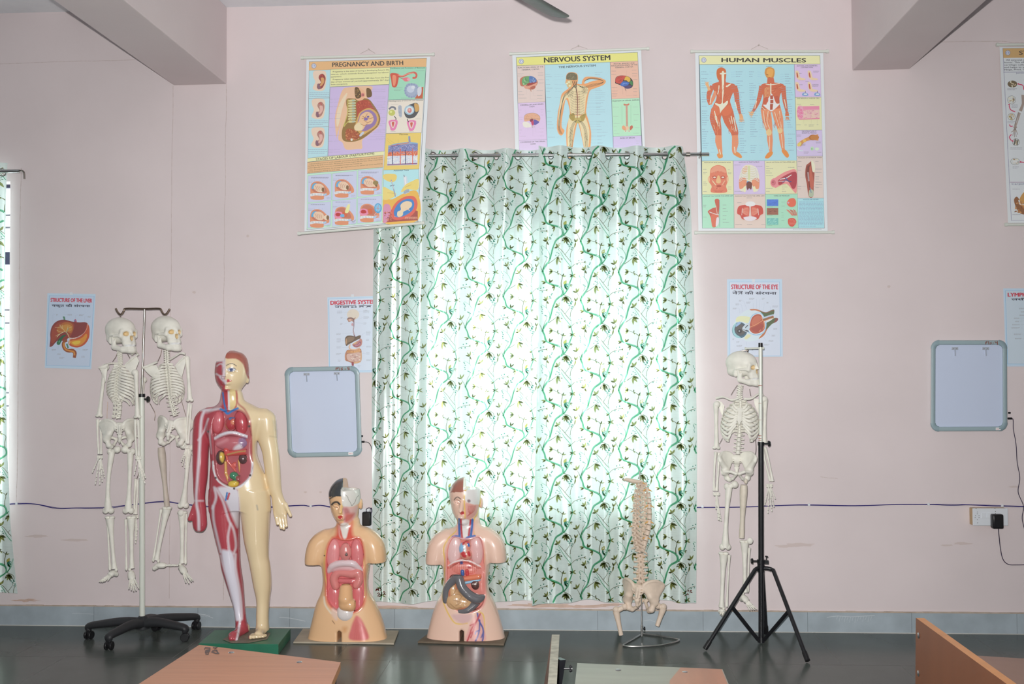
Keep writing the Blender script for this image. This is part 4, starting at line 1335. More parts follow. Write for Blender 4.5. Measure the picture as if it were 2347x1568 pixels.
# --- NERVOUS SYSTEM
def draw_nervous(p):
 p.poly([(192, 238), (1810, 172), (1880, 1560), (235, 1560)], '#55606a')
 p.poly([(196, 243), (1806, 176), (1812, 288), (203, 352)], '#d9d77e')
 p.text('NERVOUS SYSTEM', (566, 310), (1444, 275), 68, '#23231f', 0.03)
 emblem(p, 260, 296, 34)
 p.poly([(203, 356), (570, 342), (578, 830), (216, 850)], '#d2c0ba')
 p.poly([(216, 852), (578, 833), (600, 1330), (230, 1348)], '#cfbadc')
 p.poly([(230, 1350), (600, 1332), (612, 1560), (236, 1560)], '#cdbce0')
 p.poly([(573, 342), (1440, 306), (1488, 1560), (612, 1560)], '#aad0ea')
 p.poly([(1444, 306), (1812, 291), (1834, 780), (1464, 796)], '#d9b09c')
 p.poly([(1464, 798), (1834, 782), (1856, 1280), (1484, 1295)], '#abd8ba')
 p.poly([(1484, 1298), (1856, 1283), (1872, 1560), (1490, 1560)], '#c4b8de')
 G = '#4b4a50'
 p.text('THE NERVOUS SYSTEM', (758, 385), (1250, 362), 28, '#2a3038', 0.02)
 p.text('FUNCTIONAL AREAS OF THE', (215, 388), (552, 374), 17, G, 0.012); p.text('CEREBRAL CORTEX', (266, 417), (500, 404), 17, G, 0.012)
 p.text('MOTOR, SENSORY AND', (1492, 336), (1768, 324), 17, G, 0.012); p.text('ASSOCIATION AREAS OF THE', (1456, 362), (1804, 346), 17, G, 0.012); p.text('CEREBRAL CORTEX', (1510, 384), (1750, 374), 17, G, 0.012)
 p.text('CEREBELLUM AND BRAIN', (246, 886), (554, 870), 17, G, 0.012); p.text('STEM', (370, 906), (434, 902), 17, G, 0.012)
 p.text('COVERINGS OF THE SPINAL', (250, 1380), (582, 1366), 17, G, 0.012); p.text('CORD', (384, 1404), (454, 1400), 17, G, 0.012)
 p.text('POSITION OF SPINAL NERVES', (1474, 832), (1828, 816), 17, G, 0.012); p.text('BASE OF BRAIN', (1580, 1326), (1770, 1320), 18, G, 0.014)
 # left brain
 p.blob([(240, 570), (252, 520), (300, 495), (370, 490), (430, 505), (470, 545), (476, 590), (440, 640), (400, 668), (320, 655), (300, 630), (255, 622)], '#b06a50')
 p.blob([(268, 560), (290, 510), (345, 493), (368, 500), (362, 580), (330, 600), (285, 612)], '#5f9a62')
 p.blob([(366, 495), (420, 500), (460, 535), (456, 575), (410, 590), (372, 578)], '#4a6ea8')
 p.blob([(300, 615), (370, 590), (440, 580), (470, 590), (430, 640), (340, 660), (305, 650)], '#d0937c')
 p.blob([(340, 590), (420, 575), (460, 575), (420, 600), (330, 625)], '#94352e')
 for i in range(14):
  x = random.uniform(278, 360); y = random.uniform(505, 600)
  p.line([(x, y), (x + 8, y + 14), (x + 2, y + 26)], 4, random.choice(['#3c7040', '#8cc088', '#cfe0c0']), True)
 for i in range(12):
  x = random.uniform(372, 445); y = random.uniform(510, 570)
  p.line([(x, y), (x + 8, y + 10), (x + 2, y + 20)], 4, random.choice(['#2f4c80', '#7a98c8', '#a8bcdc']), True)
 p.blob([(380, 640), (440, 620), (445, 650), (400, 672)], '#a85a48'); p.line([(365, 655), (385, 675), (392, 696)], 9, '#b07050', True)
 # right brain
 p.blob([(1510, 570), (1520, 510), (1570, 485), (1640, 485), (1700, 505), (1742, 550), (1748, 610), (1720, 650), (1660, 655), (1600, 620), (1520, 590)], '#35302e')
 p.blob([(1514, 570), (1525, 512), (1575, 488), (1650, 490), (1620, 540), (1600, 580), (1560, 592)], '#ba4438')
 p.blob([(1655, 495), (1705, 515), (1712, 555), (1690, 570), (1660, 548), (1630, 545)], '#d0a63c')
 p.blob([(1580, 600), (1620, 560), (1690, 575), (1690, 600), (1650, 625), (1595, 625)], '#3a62ae')
 p.blob([(1700, 560), (1738, 560), (1744, 610), (1715, 600)], '#3d7a46'); p.blob([(1630, 630), (1690, 612), (1730, 625), (1700, 655), (1650, 655)], '#4a3a68')
 for i in range(12):
  x = random.uniform(1525, 1600); y = random.uniform(505, 570); p.line([(x, y), (x + 20, y - 8)], 3, '#7c241e', True)
 for i in range(7):
  x = random.uniform(1600, 1660); y = random.uniform(585, 610); p.line([(x, y), (x + 22, y - 6)], 3, '#7ea2dc', True)
 p.line([(1640, 650), (1655, 690)], 6, '#4c3c3c')
 # cerebellum panel
 p.blob([(296, 1060), (310, 1010), (370, 985), (440, 985), (500, 1020), (512, 1070), (490, 1100), (440, 1080), (370, 1085), (310, 1095)], '#d2a184')
 p.frame([tuple(q) for q in crv([(296, 1060), (310, 1010), (370, 985), (440, 985), (500, 1020), (512, 1070), (490, 1100)], 4)][:20], 2.5, '#6a5a50')
 for i in range(26):
  x = random.uniform(315, 490); y = random.uniform(1000, 1070); p.line([(x, y), (x + 10, y + 5), (x + 6, y + 14)], 2, '#b98468', True)
 p.blob([(430, 1070), (485, 1090), (495, 1110), (450, 1140), (425, 1130)], '#5a4f9c')
 p.blob([(372, 1075), (410, 1058), (420, 1085), (390, 1105)], '#7c2c44'); p.blob([(392, 1100), (420, 1085), (425, 1140), (405, 1145)], '#b8385e')
 p.blob([(280, 1110), (330, 1100), (380, 1130), (390, 1170), (300, 1172)], '#e2d6cc'); p.line([(405, 1145), (408, 1180)], 8, '#b0a090'); p.line([(432, 1150), (430, 1180)], 4, '#a09080')
 # the figure seen from behind
 SK = '#df9a63'
 p.blob([(860, 480), (890, 445), (950, 440), (1005, 465), (1015, 540), (1000, 600), (985, 640), (880, 640), (872, 600), (848, 585), (855, 540)], SK)
 p.blob([(985, 590), (1060, 600), (1070, 560), (1110, 505), (1200, 500), (1290, 510), (1370, 540), (1384, 570), (1350, 610), (1250, 650), (1180, 680), (1150, 760), (1130, 900), (1125, 980), (1160, 1100), (1190, 1250), (1180, 1440), (1150, 1560), (1100, 1560), (1085, 1400), (1030, 1160), (1010, 1120), (985, 1200), (950, 1400), (930, 1560), (880, 1560), (860, 1350), (862, 1180), (905, 1000), (890, 880), (855, 800), (830, 900), (800, 1080), (800, 1170), (835, 1220), (800, 1280), (760, 1260), (735, 1180), (745, 1000), (775, 850), (800, 730), (880, 660), (920, 610)], SK, 6)
 p.blob([(1120, 590), (1200, 560), (1280, 545), (1270, 540), (1150, 530), (1100, 580)], '#aad0ea')
 BODY = '#dccaa0'
 p.blob([(900, 690), (960, 620), (1060, 615), (1150, 660), (1120, 800), (1105, 960), (1080, 1000), (930, 1000), (905, 860), (870, 780), (815, 860), (785, 1000), (770, 1150), (755, 1140), (760, 1000), (800, 780)], BODY)
 p.blob([(900, 1040), (980, 1020), (1100, 1030), (1160, 1180), (1165, 1300), (1150, 1440), (1110, 1540), (1090, 1400), (1040, 1150), (1005, 1100), (970, 1170), (930, 1420), (895, 1540), (875, 1340), (880, 1160)], BODY)
 p.blob([(865, 480), (895, 450), (950, 447), (998, 470), (1005, 535), (960, 548), (900, 540), (860, 530)], '#6a6248')
 for i in range(34):
  x = random.uniform(872, 995); y = random.uniform(458, 535); p.line([(x, y), (x + 12, y + random.uniform(-6, 8))], 2.2, random.choice(['#a59c74', '#4a4430', '#8c8460', '#c4bc94']), True)
 p.blob([(862, 560), (920, 545), (940, 580), (920, 640), (880, 640), (862, 600)], '#c9b07c')
 for x0, y0 in ((870, 590), (895, 570), (905, 620)): p.ell(x0, y0, 14, 12, '#e4dcb8')
 p.blob([(900, 1010), (960, 985), (975, 1050), (950, 1090), (910, 1060)], '#a08a44'); p.blob([(1040, 1030), (1110, 990), (1120, 1010), (1090, 1085), (1050, 1090)], '#a08a44')
 p.blob([(975, 1050), (1050, 1050), (1050, 1105), (1010, 1120), (970, 1100)], '#b4a25c')
 N = '#3f3a2a'
 for q in ([(965, 560), (985, 640), (1005, 760), (1008, 900), (1005, 1050)], [(940, 560), (975, 650)], [(990, 560), (995, 640)]): p.line(q, 9, N, True)
 p.line([(995, 640), (1010, 760), (1012, 900), (1006, 1060)], 4, '#b0564c', True)
 for i in range(15):
  y = 690 + i * 22
  p.line([(1005, y), (960 - i * 0.5, y + 6), (915, y + 26)], 2.6, N, True); p.line([(1012, y), (1060, y + 6), (1100, y + 24)], 2.6, N, True)
  p.line([(1008, y), (980, y + 8)], 3.5, '#96503c', True); p.line([(1010, y), (1040, y + 8)], 3.5, '#96503c', True)
 for o in (-10, 0, 10, 20):
  p.line([(985, 600), (900, 690 + o), (830, 760 + o), (795, 900 + o), (768 + o * .6, 1060), (760 + o * .6, 1180), (785 + o, 1260)], 3, N, True)
  p.line([(1010, 610), (1090, 640 + o * .6), (1200, 610 + o), (1320, 585 + o * .5), (1355, 560), (1280, 530 + o * .5), (1180, 520 + o * .5), (1095, 560)], 2.6, N, True)
  p.line([(1000, 1080), (960 + o, 1110), (925 + o, 1200), (915 + o * 1.2, 1350), (915 + o, 1540)], 3, N, True)
  p.line([(1015, 1080), (1060 + o, 1110), (1105 + o, 1200), (1120 + o * 1.2, 1350), (1115 + o, 1540)], 3, N, True)
 for i in range(46):
  s = random.choice([-1, 1]); y = random.uniform(1170, 1480); cx = 918 if s < 0 else 1118
  p.line([(cx, y), (cx + random.uniform(-34, 34), y + random.uniform(15, 50))], 1.8, N, True)
 for i in range(24):
  x = random.uniform(890, 960); y = random.uniform(660, 760); p.line([(x, y), (x - random.uniform(5, 40), y + random.uniform(10, 60))], 2, N, True)
  x = random.uniform(1060, 1130); y = random.uniform(620, 700); p.line([(x, y), (x + random.uniform(-20, 30), y + random.uniform(10, 70))], 2, N, True)
 # spinal nerve panel
 p.blob([(1625, 858), (1660, 866), (1695, 856), (1690, 880), (1630, 882)], '#c07058')
 p.poly([(1650, 880), (1675, 880), (1680, 1160), (1655, 1160)], '#c49a88')
 for i in range(16): p.line([(1650 + i * .3, 890 + i * 17), (1676 + i * .3, 889 + i * 17)], 2.5, '#9a6a5c')
 p.blob([(1600, 1165), (1625, 1150), (1655, 1180), (1650, 1215), (1625, 1210), (1605, 1195)], '#d89a72'); p.blob([(1706, 1165), (1735, 1148), (1746, 1175), (1725, 1205), (1705, 1205)], '#b8624a')
 p.blob([(1650, 1165), (1690, 1165), (1685, 1205), (1660, 1210)], '#d8b898')
 for x in (1650, 1695): p.ell(x, 1224, 18, 12, '#e0d8c0'); p.ell(x, 1224, 9, 6, '#7a7460')
 for x in (1592, 1610, 1728, 1716): p.line([(x, 880), (x, 1130)], 1.2, '#7da48c')
 rr = random.Random(3)
 for y in (468, 500, 542, 604, 652, 695, 776, 960, 1045, 1102, 1138, 1182, 1304, 1440):
  x = 586 + (y - 468) * 0.035
  p.greek(x, y - 3, x + rr.uniform(50, 110), y + 3, 1, 4.5, '#6c8498'); p.line([(x + 115, y), (x + rr.uniform(180, 260), y + rr.uniform(-6, 16))], 1.0, '#7c94aa')
 for y in (444, 474, 512, 664, 686, 714, 740, 770, 786, 818, 848, 860, 895, 910, 940, 970, 1002, 1102, 1132, 1162, 1206, 1240, 1285, 1300, 1338, 1380, 1392, 1430):
  x = 1238 + max(0, (y - 640)) * 0.045
  p.greek(x, y - 3, x + rr.uniform(60, 150), y + 3, 1, 4.5, '#6c8498')
  if y > 650: p.line([(x - rr.uniform(70, 130), y), (x - 6, y)], 1.0, '#7c94aa')
 for (a, b_, c, dd) in ((212, 462, 292, 0), (212, 492, 290, 0), (480, 448, 552, 0), (482, 480, 560, 0), (484, 540, 562, 0), (490, 584, 560, 0), (222, 698, 280, 0), (222, 740, 300, 0), (225, 785, 330, 0), (466, 685, 550, 0), (468, 752, 545, 0), (470, 790, 560, 0)):
  p.greek(a, b_ - 5, c, b_ + 5, 2, 3.6, '#8c8688')
 p.leaders([[(367, 455), (367, 490)], [(300, 462), (345, 462)], [(380, 690), (380, 800), (465, 800)], [(420, 660), (420, 755), (460, 755)], [(330, 650), (330, 735)]], '#a09a9c', 1.2)
 for (a, b_, c) in ((1458, 425, 1525), (1458, 470, 1530), (1462, 645, 1540), (1464, 690, 1548), (1466, 728, 1540), (1468, 758, 1538), (1732, 412, 1798), (1735, 458, 1805), (1738, 490, 1796), (1740, 538, 1810), (1748, 660, 1800), (1750, 700, 1806), (1752, 748, 1806)):
  p.greek(a, b_ - 5, c, b_ + 5, 2, 3.6, '#94706a')
 p.leaders([[(1660, 420), (1660, 485)], [(1655, 690), (1655, 755), (1745, 750)], [(1590, 620), (1590, 650)], [(1612, 630), (1612, 735)]], '#a4827a', 1.2)
 for (a, b_, c) in ((228, 944, 275), (230, 982, 250), (232, 1040, 282), (234, 1068, 282), (516, 938, 576), (520, 972, 552), (522, 1010, 565), (236, 1210, 278), (238, 1250, 262), (238, 1294, 330), (505, 1192, 560), (507, 1236, 566), (508, 1288, 566)):
  p.greek(a, b_ - 3, c, b_ + 3, 1, 4, '#94859c')
 p.leaders([[(420, 945), (420, 985)], [(320, 945), (320, 1010)], [(415, 1150), (415, 1290), (500, 1290)], [(350, 1130), (350, 1210)], [(455, 1140), (455, 1236), (500, 1236)]], '#a494ac', 1.2)
 for (a, b_, c) in ((1480, 905, 1570), (1745, 903, 1832), (1484, 1028, 1578), (1755, 1004, 1838), (1488, 1124, 1578), (1760, 1080, 1822), (1490, 1166, 1532), (1492, 1222, 1535), (1494, 1260, 1570), (1750, 1252, 1834), (1770, 1180, 1838), (1790, 1356, 1850), (1790, 1386, 1826), (1500, 1424, 1560)):
  p.greek(a, b_ - 3, c, b_ + 3, 1, 4, '#7a9a86')
chart('Nervous System chart on a white rod, its lower half behind the curtain top',
  [(140, 205), (1855, 132), (1945, 2390), (212, 2440)], (-0.022, -0.022, -0.022), (((112, 198), (1955, 127)),), ((1022, 88), (920, 138), (1140, 130)), draw_nervous, (1150, 90), 5.809)
# --- HUMAN MUSCLES
def limb(p, pts, w, col, n=4):
 p.line(pts, 1.0, col, True, taper=w, n=n)
def draw_muscles(p):
 p.poly([(107, 126), (1056, 126), (1090, 1477), (134, 1477)], '#55606a')
 p.poly([(110, 129), (1053, 129), (1056, 193), (114, 196)], '#dcdaa8')
 p.text('HUMAN MUSCLES', (286, 178), (944, 180), 33, '#26261f', 0.026)
 emblem(p, 147, 162, 20)
 p.poly([(115, 199), (852, 196), (872, 947), (133, 950)], '#a6d0ec')
 cells = [([(854, 196), (1057, 195), (1063, 452), (862, 453)], '#cdb8da'), ([(862, 455), (1063, 454), (1070, 708), (868, 709)], '#d6d6aa'), ([(868, 711), (1070, 710), (1074, 912), (873, 913)], '#c7bade'),
    ([(873, 915), (1075, 914), (1083, 1240), (880, 1241)], '#d3c4bc'), ([(880, 1243), (1083, 1242), (1088, 1474), (886, 1474)], '#a4d2ea'),
    ([(133, 953), (375, 951), (380, 1210), (135, 1212)], '#d6d6aa'), ([(378, 951), (622, 950), (626, 1209), (382, 1210)], '#c9bade'), ([(624, 950), (871, 948), (878, 1207), (628, 1209)], '#d6d6ac'),
    ([(135, 1214), (380, 1212), (383, 1475), (136, 1475)], '#a6d6bc'), ([(382, 1212), (626, 1211), (630, 1475), (385, 1475)], '#d6c4ba'), ([(628, 1211), (878, 1209), (884, 1474), (632, 1475)], '#a2d4ba')]
 for q, c in cells: p.poly(q, c)
 G = '#4f4f58'
 M1, M2, M3, W_ = '#c4633f', '#d98a62', '#a94c30', '#ecd9c4'
 # left figure, seen from behind
 SK = '#e0a874'
 p.blob([(246, 260), (255, 232), (285, 220), (315, 235), (322, 270), (316, 320), (300, 330), (262, 320), (250, 296)], '#c4642f')
 limb(p, [(290, 300), (292, 360)], [50, 60], M1)
 p.blob([(212, 355), (260, 335), (330, 338), (385, 352), (398, 380), (370, 430), (352, 480), (362, 520), (370, 570), (290, 590), (212, 580), (220, 520), (240, 480), (246, 440), (225, 400)], M1)
 limb(p, [(215, 365), (190, 420), (185, 470), (196, 512)], [36, 38, 30, 22], M1); limb(p, [(196, 508), (225, 450), (236, 405)], [22, 28, 18], M2); limb(p, [(190, 400), (180, 370), (168, 345)], [22, 20, 26], SK)
 for a in (-10, 0, 10, 18): limb(p, [(172 + a * .3, 350), (166 + a, 332)], [7, 4], SK)
 limb(p, [(386, 365), (402, 430), (408, 490), (424, 560), (432, 588)], [42, 40, 36, 22, 18], M1); limb(p, [(432, 585), (440, 612), (438, 645)], [22, 30, 14], '#e2a070')
 for a in (-16, -6, 4, 14, 24): limb(p, [(438 + a * .5, 615), (438 + a, 645)], [6, 4], '#e4a878')
 limb(p, [(250, 560), (236, 620), (252, 700), (264, 760)], [92, 86, 66, 44], M1); limb(p, [(330, 570), (350, 640), (385, 720), (390, 760)], [96, 88, 62, 46], M1)
 limb(p, [(262, 750), (262, 800), (275, 870), (278, 905)], [46, 52, 34, 24], M2); limb(p, [(390, 750), (392, 810), (385, 870), (395, 900)], [46, 52, 36, 24], M2)
 p.blob([(250, 900), (285, 885), (295, 920), (265, 930)], '#d68a48'); p.blob([(376, 895), (410, 880), (445, 915), (430, 928)], '#d68a48')
 p.blob([(205, 545), (245, 505), (285, 520), (285, 570), (240, 600), (212, 585)], '#d06f48'); p.blob([(290, 560), (340, 515), (365, 540), (362, 575), (310, 600)], '#cf6a44')
 p.blob([(286, 265), (305, 262), (303, 400), (296, 500), (330, 480), (332, 505), (285, 560), (275, 575), (266, 530), (238, 510), (240, 498), (285, 500), (290, 400)], W_)
 p.blob([(275, 265), (318, 262), (316, 272), (278, 275)], W_); p.blob([(320, 365), (360, 345), (352, 358), (328, 375)], W_)
 p.line([(266, 360), (262, 400), (255, 430)], 7, W_, True)
 for q in ([(205, 440), (196, 500)], [(244, 600), (250, 640), (262, 680)], [(380, 610), (400, 720)], [(392, 490), (404, 540)], [(268, 860), (278, 900)], [(386, 840), (392, 890)], [(230, 560), (248, 650)], [(360, 600), (372, 660)]): p.line(q, 7, W_, True)
 for i in range(30):
  x = random.uniform(232, 360); y = random.uniform(350, 480)
  p.line([(x, y), (x + (290 - x) * .25, y + 18)], 2, random.choice([M3, M2]))
 for i in range(26):
  x = random.choice([random.uniform(220, 270), random.uniform(335, 385)]); y = random.uniform(600, 720); p.line([(x, y), (x + 6, y + 30)], 2.5, random.choice([M3, M2, W_]))
 # right figure, from the front
 p.blob([(622, 262), (632, 228), (662, 218), (695, 232), (700, 268), (690, 300), (662, 308), (640, 300), (630, 285)], '#c98a3c')
 p.blob([(640, 240), (668, 228), (690, 246), (680, 290), (655, 298), (640, 275)], '#d9a04e'); p.line([(635, 275), (650, 280)], 5, '#8a4a20'); p.line([(652, 298), (668, 300)], 4, '#9a3a28')
 limb(p, [(668, 300), (670, 345)], [48, 60], M1)
 p.blob([(598, 355), (640, 342), (720, 340), (770, 355), (778, 390), (750, 420), (738, 460), (740, 510), (745, 560), (668, 570), (598, 560), (605, 500), (612, 450), (600, 410), (586, 385)], M1)
 limb(p, [(600, 365), (588, 430), (570, 490), (540, 550), (525, 572)], [40, 36, 32, 22, 18], M1); limb(p, [(530, 565), (515, 590)], [22, 30], SK)
 for a, b_ in ((495, 566), (500, 590), (508, 605), (520, 612)): limb(p, [(518, 585), (a, b_)], [8, 4], SK)
 limb(p, [(766, 365), (772, 430), (780, 490), (792, 550), (796, 575)], [38, 36, 32, 22, 18], M1); limb(p, [(796, 570), (798, 600)], [24, 32], '#c96a3c')
 for a in (-14, -4, 6, 14): limb(p, [(798 + a * .5, 605), (800 + a, 634)], [7, 4], '#d0804a')
 limb(p, [(628, 545), (640, 620), (655, 690), (660, 730)], [76, 76, 56, 44], M2); limb(p, [(712, 545), (730, 620), (742, 680), (748, 720)], [74, 74, 54, 42], M2)
 limb(p, [(660, 720), (664, 790), (668, 850), (670, 880)], [42, 44, 28, 22], M2); limb(p, [(748, 710), (757, 780), (764, 840), (770, 870)], [40, 42, 28, 22], M2)
 p.ell(655, 728, 22, 26, '#e0bd88'); p.ell(742, 712, 20, 24, '#e0bd88')
 p.blob([(624, 925), (650, 885), (684, 880), (680, 905), (650, 930)], '#d8873c'); p.blob([(754, 870), (786, 865), (812, 905), (800, 926), (778, 910)], '#d8873c')
 p.blob([(640, 480), (665, 440), (675, 425), (690, 445), (712, 500), (740, 505), (690, 555), (664, 560), (610, 515), (636, 510)], '#efe4da')
 for q in ([(664, 440), (688, 438), (688, 468), (666, 470)], [(666, 474), (690, 472), (690, 500), (666, 502)], [(664, 506), (688, 504), (684, 550), (664, 552)]): p.poly(q, '#a94c33')
 p.blob([(620, 460), (642, 450), (650, 480), (632, 506), (612, 500)], '#c0583a'); p.blob([(700, 450), (728, 445), (738, 490), (712, 492)], '#b9543a')
 p.line([(670, 345), (670, 430)], 9, W_); p.line([(630, 350), (670, 356), (740, 346)], 6, W_, True)
 for i in range(8): p.line([(664, 372 + i * 10), (640, 376 + i * 10), (620, 392 + i * 9)], 3.2, '#e3b07a', True)
 for i in range(24):
  x = random.uniform(685, 765); y = random.uniform(355, 415); p.line([(x, y), (x - 24, y + 8)], 1.8, random.choice([M3, M2]))
 for q in ([(612, 560), (622, 640), (640, 700)], [(650, 560), (640, 640), (662, 700)], [(700, 570), (722, 640), (738, 690)], [(738, 560), (744, 620), (752, 690)], [(660, 760), (660, 860)], [(752, 740), (764, 850)], [(600, 530), (628, 555)]): p.line(q, 4, '#f0d6c0', True)
 for i in range(40):
  x = random.choice([random.uniform(605, 660), random.uniform(690, 750)]); y = random.uniform(570, 690); p.line([(x, y), (x + 4, y + 26)], 2.4, random.choice([M1, M3, '#e8b090']))
 for q in ([(560, 480), (545, 540)], [(776, 470), (790, 540)]): p.line(q, 6, W_, True)
 p.greek(258, 213, 312, 219, 1, 4, '#3a5066'); p.greek(634, 209, 684, 215, 1, 4, '#3a5066')
 rr = random.Random(5)
 for y in list(range(255, 900, 18)):
  x = 126 + (y - 255) * 0.018
  if rr.random() < .8: p.greek(x, y - 3, x + rr.uniform(28, 62), y + 3, 1, 4.2, '#5a82a4'); p.line([(x + 62, y), (x + rr.uniform(80, 110), y + rr.uniform(-8, 8))], .9, '#7aa4c4')
  if rr.random() < .85:
   x = 396 + (y - 255) * 0.06; p.greek(x, y - 3, x + rr.uniform(28, 64), y + 3, 1, 4.2, '#5a82a4'); p.line([(x - 40, y + 4), (x - 4, y)], .9, '#7aa4c4')
  if rr.random() < .8:
   x = 500 + (y - 255) * 0.02; p.greek(x, y - 3, x + rr.uniform(28, 64), y + 3, 1, 4.2, '#5a82a4'); p.line([(x + 66, y), (x + 96, y + 4)], .9, '#7aa4c4')
  if rr.random() < .8:
   x = 778 + (y - 255) * 0.05; p.greek(x, y - 3, x + rr.uniform(28, 60), y + 3, 1, 4.2, '#5a82a4'); p.line([(x - 36, y + 4), (x - 4, y)], .9, '#7aa4c4')
 # right column
 p.text('ISOTONIC AND ISOMETRIC', (874, 213), (1034, 211), 8.5, G, 0.012); p.text('CONTRACTIONS', (904, 225), (998, 224), 8.5, G, 0.012)
 for (ox, oy) in ((866, 250), (962, 250), (866, 340), (962, 340)):
  p.blob([(ox - 4, oy), (ox + 18, oy), (ox + 28, oy + 30), (ox + 36, oy + 50), (ox + 70, oy + 58), (ox + 72, oy + 68), (ox + 30, oy + 70), (ox + 4, oy + 50)], '#e8c4a0')
  p.blob([(ox + 4, oy + 14), (ox + 12, oy + 14), (ox + 18, oy + 48), (ox + 8, oy + 46)], '#b4503c')
 for ox in (936, 1030): p.blob([(ox - 14, 420), (ox + 14, 420), (ox + 26, 440), (ox - 20, 440)], '#6f9ac8'); p.line([(ox + 4, 404), (ox + 4, 420)], 3, '#33333c'); p.ell(ox + 4, 430, 14, 5, '#d8e2f0')
 p.greek(890, 265, 916, 271, 1, 3.2, G); p.greek(1000, 246, 1048, 262, 2, 3.2, G); p.greek(892, 353, 918, 359, 1, 3.2, G); p.greek(994, 350, 1042, 372, 3, 3.2, G); p.greek(940, 328, 970, 334, 1, 3.2, G)
 p.text('THE SKELETAL MUSCLE CELL', (872, 468), (1050, 466), 8.5, G, 0.012)
 p.poly([(885, 528), (1048, 522), (1052, 622), (890, 630)], '#dcb4b0')
 p.line([(890, 540), (1048, 536)], 28, '#dc86a4'); p.blob([(872, 560), (885, 522), (915, 525), (925, 560), (920, 610), (895, 630), (876, 600)], '#e09cb2', 4)
 for x, y in ((890, 540), (905, 555), (885, 565), (900, 580), (888, 600), (908, 605), (916, 575)): p.ell(x, y, 9, 9, '#d4608a'); p.ell(x, y, 6, 6, '#e08aa8')
 for i in range(60): p.ell(random.uniform(925, 1048), random.uniform(552, 622), 7, 3, random.choice(['#d0949c', '#d8c4a8', '#c8889a', '#e0b8b4']), 8)
 p.line([(890, 626), (1050, 620)], 7, '#d4789a')
 p.greek(872, 505, 908, 511, 1, 3.2, G); p.greek(976, 507, 1010, 513, 1, 3.2, G); p.greek(870, 666, 906, 672, 1, 3.2, G); p.greek(932, 668, 950, 673, 1, 3.2, G); p.greek(966, 664, 1008, 684, 2, 3.2, G); p.greek(1028, 666, 1042, 671, 1, 3.2, G)
 p.leaders([[(926, 632), (926, 660)], [(985, 628), (985, 660)], [(1032, 626), (1032, 660)]], '#a8a888')
 p.text('THE STRUCTURE OF', (910, 724), (1026, 722), 8.5, G, 0.012); p.text('SKELETAL MUSCLE', (912, 737), (1026, 736), 8.5, G, 0.012)
 p.line([(1040, 768), (990, 772), (930, 792), (890, 828)], 1.0, '#c98c48', True, taper=[50, 30, 22, 34]); p.ell(1000, 768, 34, 22, '#a8682e'); p.ell(1012, 768, 34, 20, '#bb7a3a'); p.ell(932, 794, 13, 13, '#d8b058'); p.ell(892, 822, 20, 13, '#d6c268', rot=-.8)
 p.line([(876, 852), (895, 870), (922, 872)], 8, '#c4d2e2', True); p.ell(992, 855, 14, 16, '#b4d4b4'); p.ell(1030, 858, 16, 12, '#c8e0c4'); p.ell(990, 858, 6, 6, '#8ab08a')
 p.greek(872, 745, 908, 765, 2, 3.2, G); p.greek(905, 815, 940, 835, 3, 3.2, G); p.greek(1022, 800, 1062, 815, 2, 3.2, G); p.greek(928, 878, 968, 896, 2, 3.2, G); p.greek(1034, 880, 1066, 888, 1, 3.2, G)
 p.text('MUSCLES OF ANTERIOR THIGH', (884, 931), (1068, 928), 8, G, 0.012)
 p.blob([(982, 955), (996, 950), (1008, 985), (1010, 1060), (1004, 1150), (1000, 1228), (966, 1228), (950, 1130), (938, 1060), (945, 990), (965, 970)], '#9c4a3c')
 p.blob([(985, 952), (1000, 955), (1014, 985), (1012, 1036), (994, 1030)], '#e0d8c0'); p.blob([(950, 1000), (968, 990), (962, 1090), (944, 1060)], '#7c3a30'); p.blob([(975, 990), (990, 1040), (1005, 1130), (985, 1180), (972, 1090)], '#b8604e')
 p.line([(960, 1040), (966, 1110)], 9, '#d8cdd0', True); p.line([(982, 970), (960, 1030), (975, 1180)], 4, '#5c2c24', True); p.blob([(970, 1180), (1000, 1180), (1000, 1228), (968, 1228)], '#a8b49c'); p.line([(975, 1160), (985, 1200)], 6, '#6a80a0')
 p.leaders([[(940, 1085), (900, 1080)], [(1006, 1150), (1070, 1160)], [(1008, 1110), (1050, 1116)], [(945, 1150), (890, 1150)]], '#9a8c88')
 for y in (955, 1015, 1042, 1075, 1092, 1118, 1135, 1160): p.greek(1018, y - 3, 1018 + rr.uniform(25, 56), y + 3, 1, 3.2, G)
 for y in (956, 995, 1024, 1150, 1170): p.greek(880, y - 3, 880 + rr.uniform(20, 44), y + 3, 1, 3.2, G)
 p.text('MUSCULAR SYSTEM', (922, 1258), (1040, 1256), 8.5, '#3a6a8a', 0.012)
 p.greek(890, 1266, 1078, 1466, 19, 6.2, '#6a9aba', 0.5)
 # bottom row
 p.text('MUSCLES OF FACE (ANTERIOR VIEW)', (150, 969), (356, 966), 8, G, 0.012); p.text('MUSCLES OF THE THORAX', (420, 966), (580, 964), 8.5, G, 0.012); p.text('CROSS SECTION OF THE UPPER ARM', (634, 966), (858, 964), 8, G, 0.012)
 p.text('MUSCLES THAT MOVES THE UPPER ARM', (142, 1231), (374, 1228), 8, G, 0.012); p.text('MUSCLES THAT MOVE THE UPPER ARM', (390, 1230), (618, 1228), 8, G, 0.012); p.text('TYPES OF MUSCLES', (692, 1229), (814, 1227), 8.5, G, 0.012)
 p.blob([(192, 1070), (200, 1015), (235, 988), (275, 986), (315, 1008), (328, 1060), (338, 1080), (330, 1120), (320, 1150), (322, 1196), (206, 1196), (208, 1150), (190, 1120), (180, 1085)], '#d2775c')
 p.blob([(200, 1045), (215, 1005), (255, 988), (300, 1005), (320, 1045), (260, 1030)], '#dc9478'); p.ell(186, 1095, 8, 22, '#dfb08c'); p.ell(332, 1095, 8, 22, '#dfb08c')
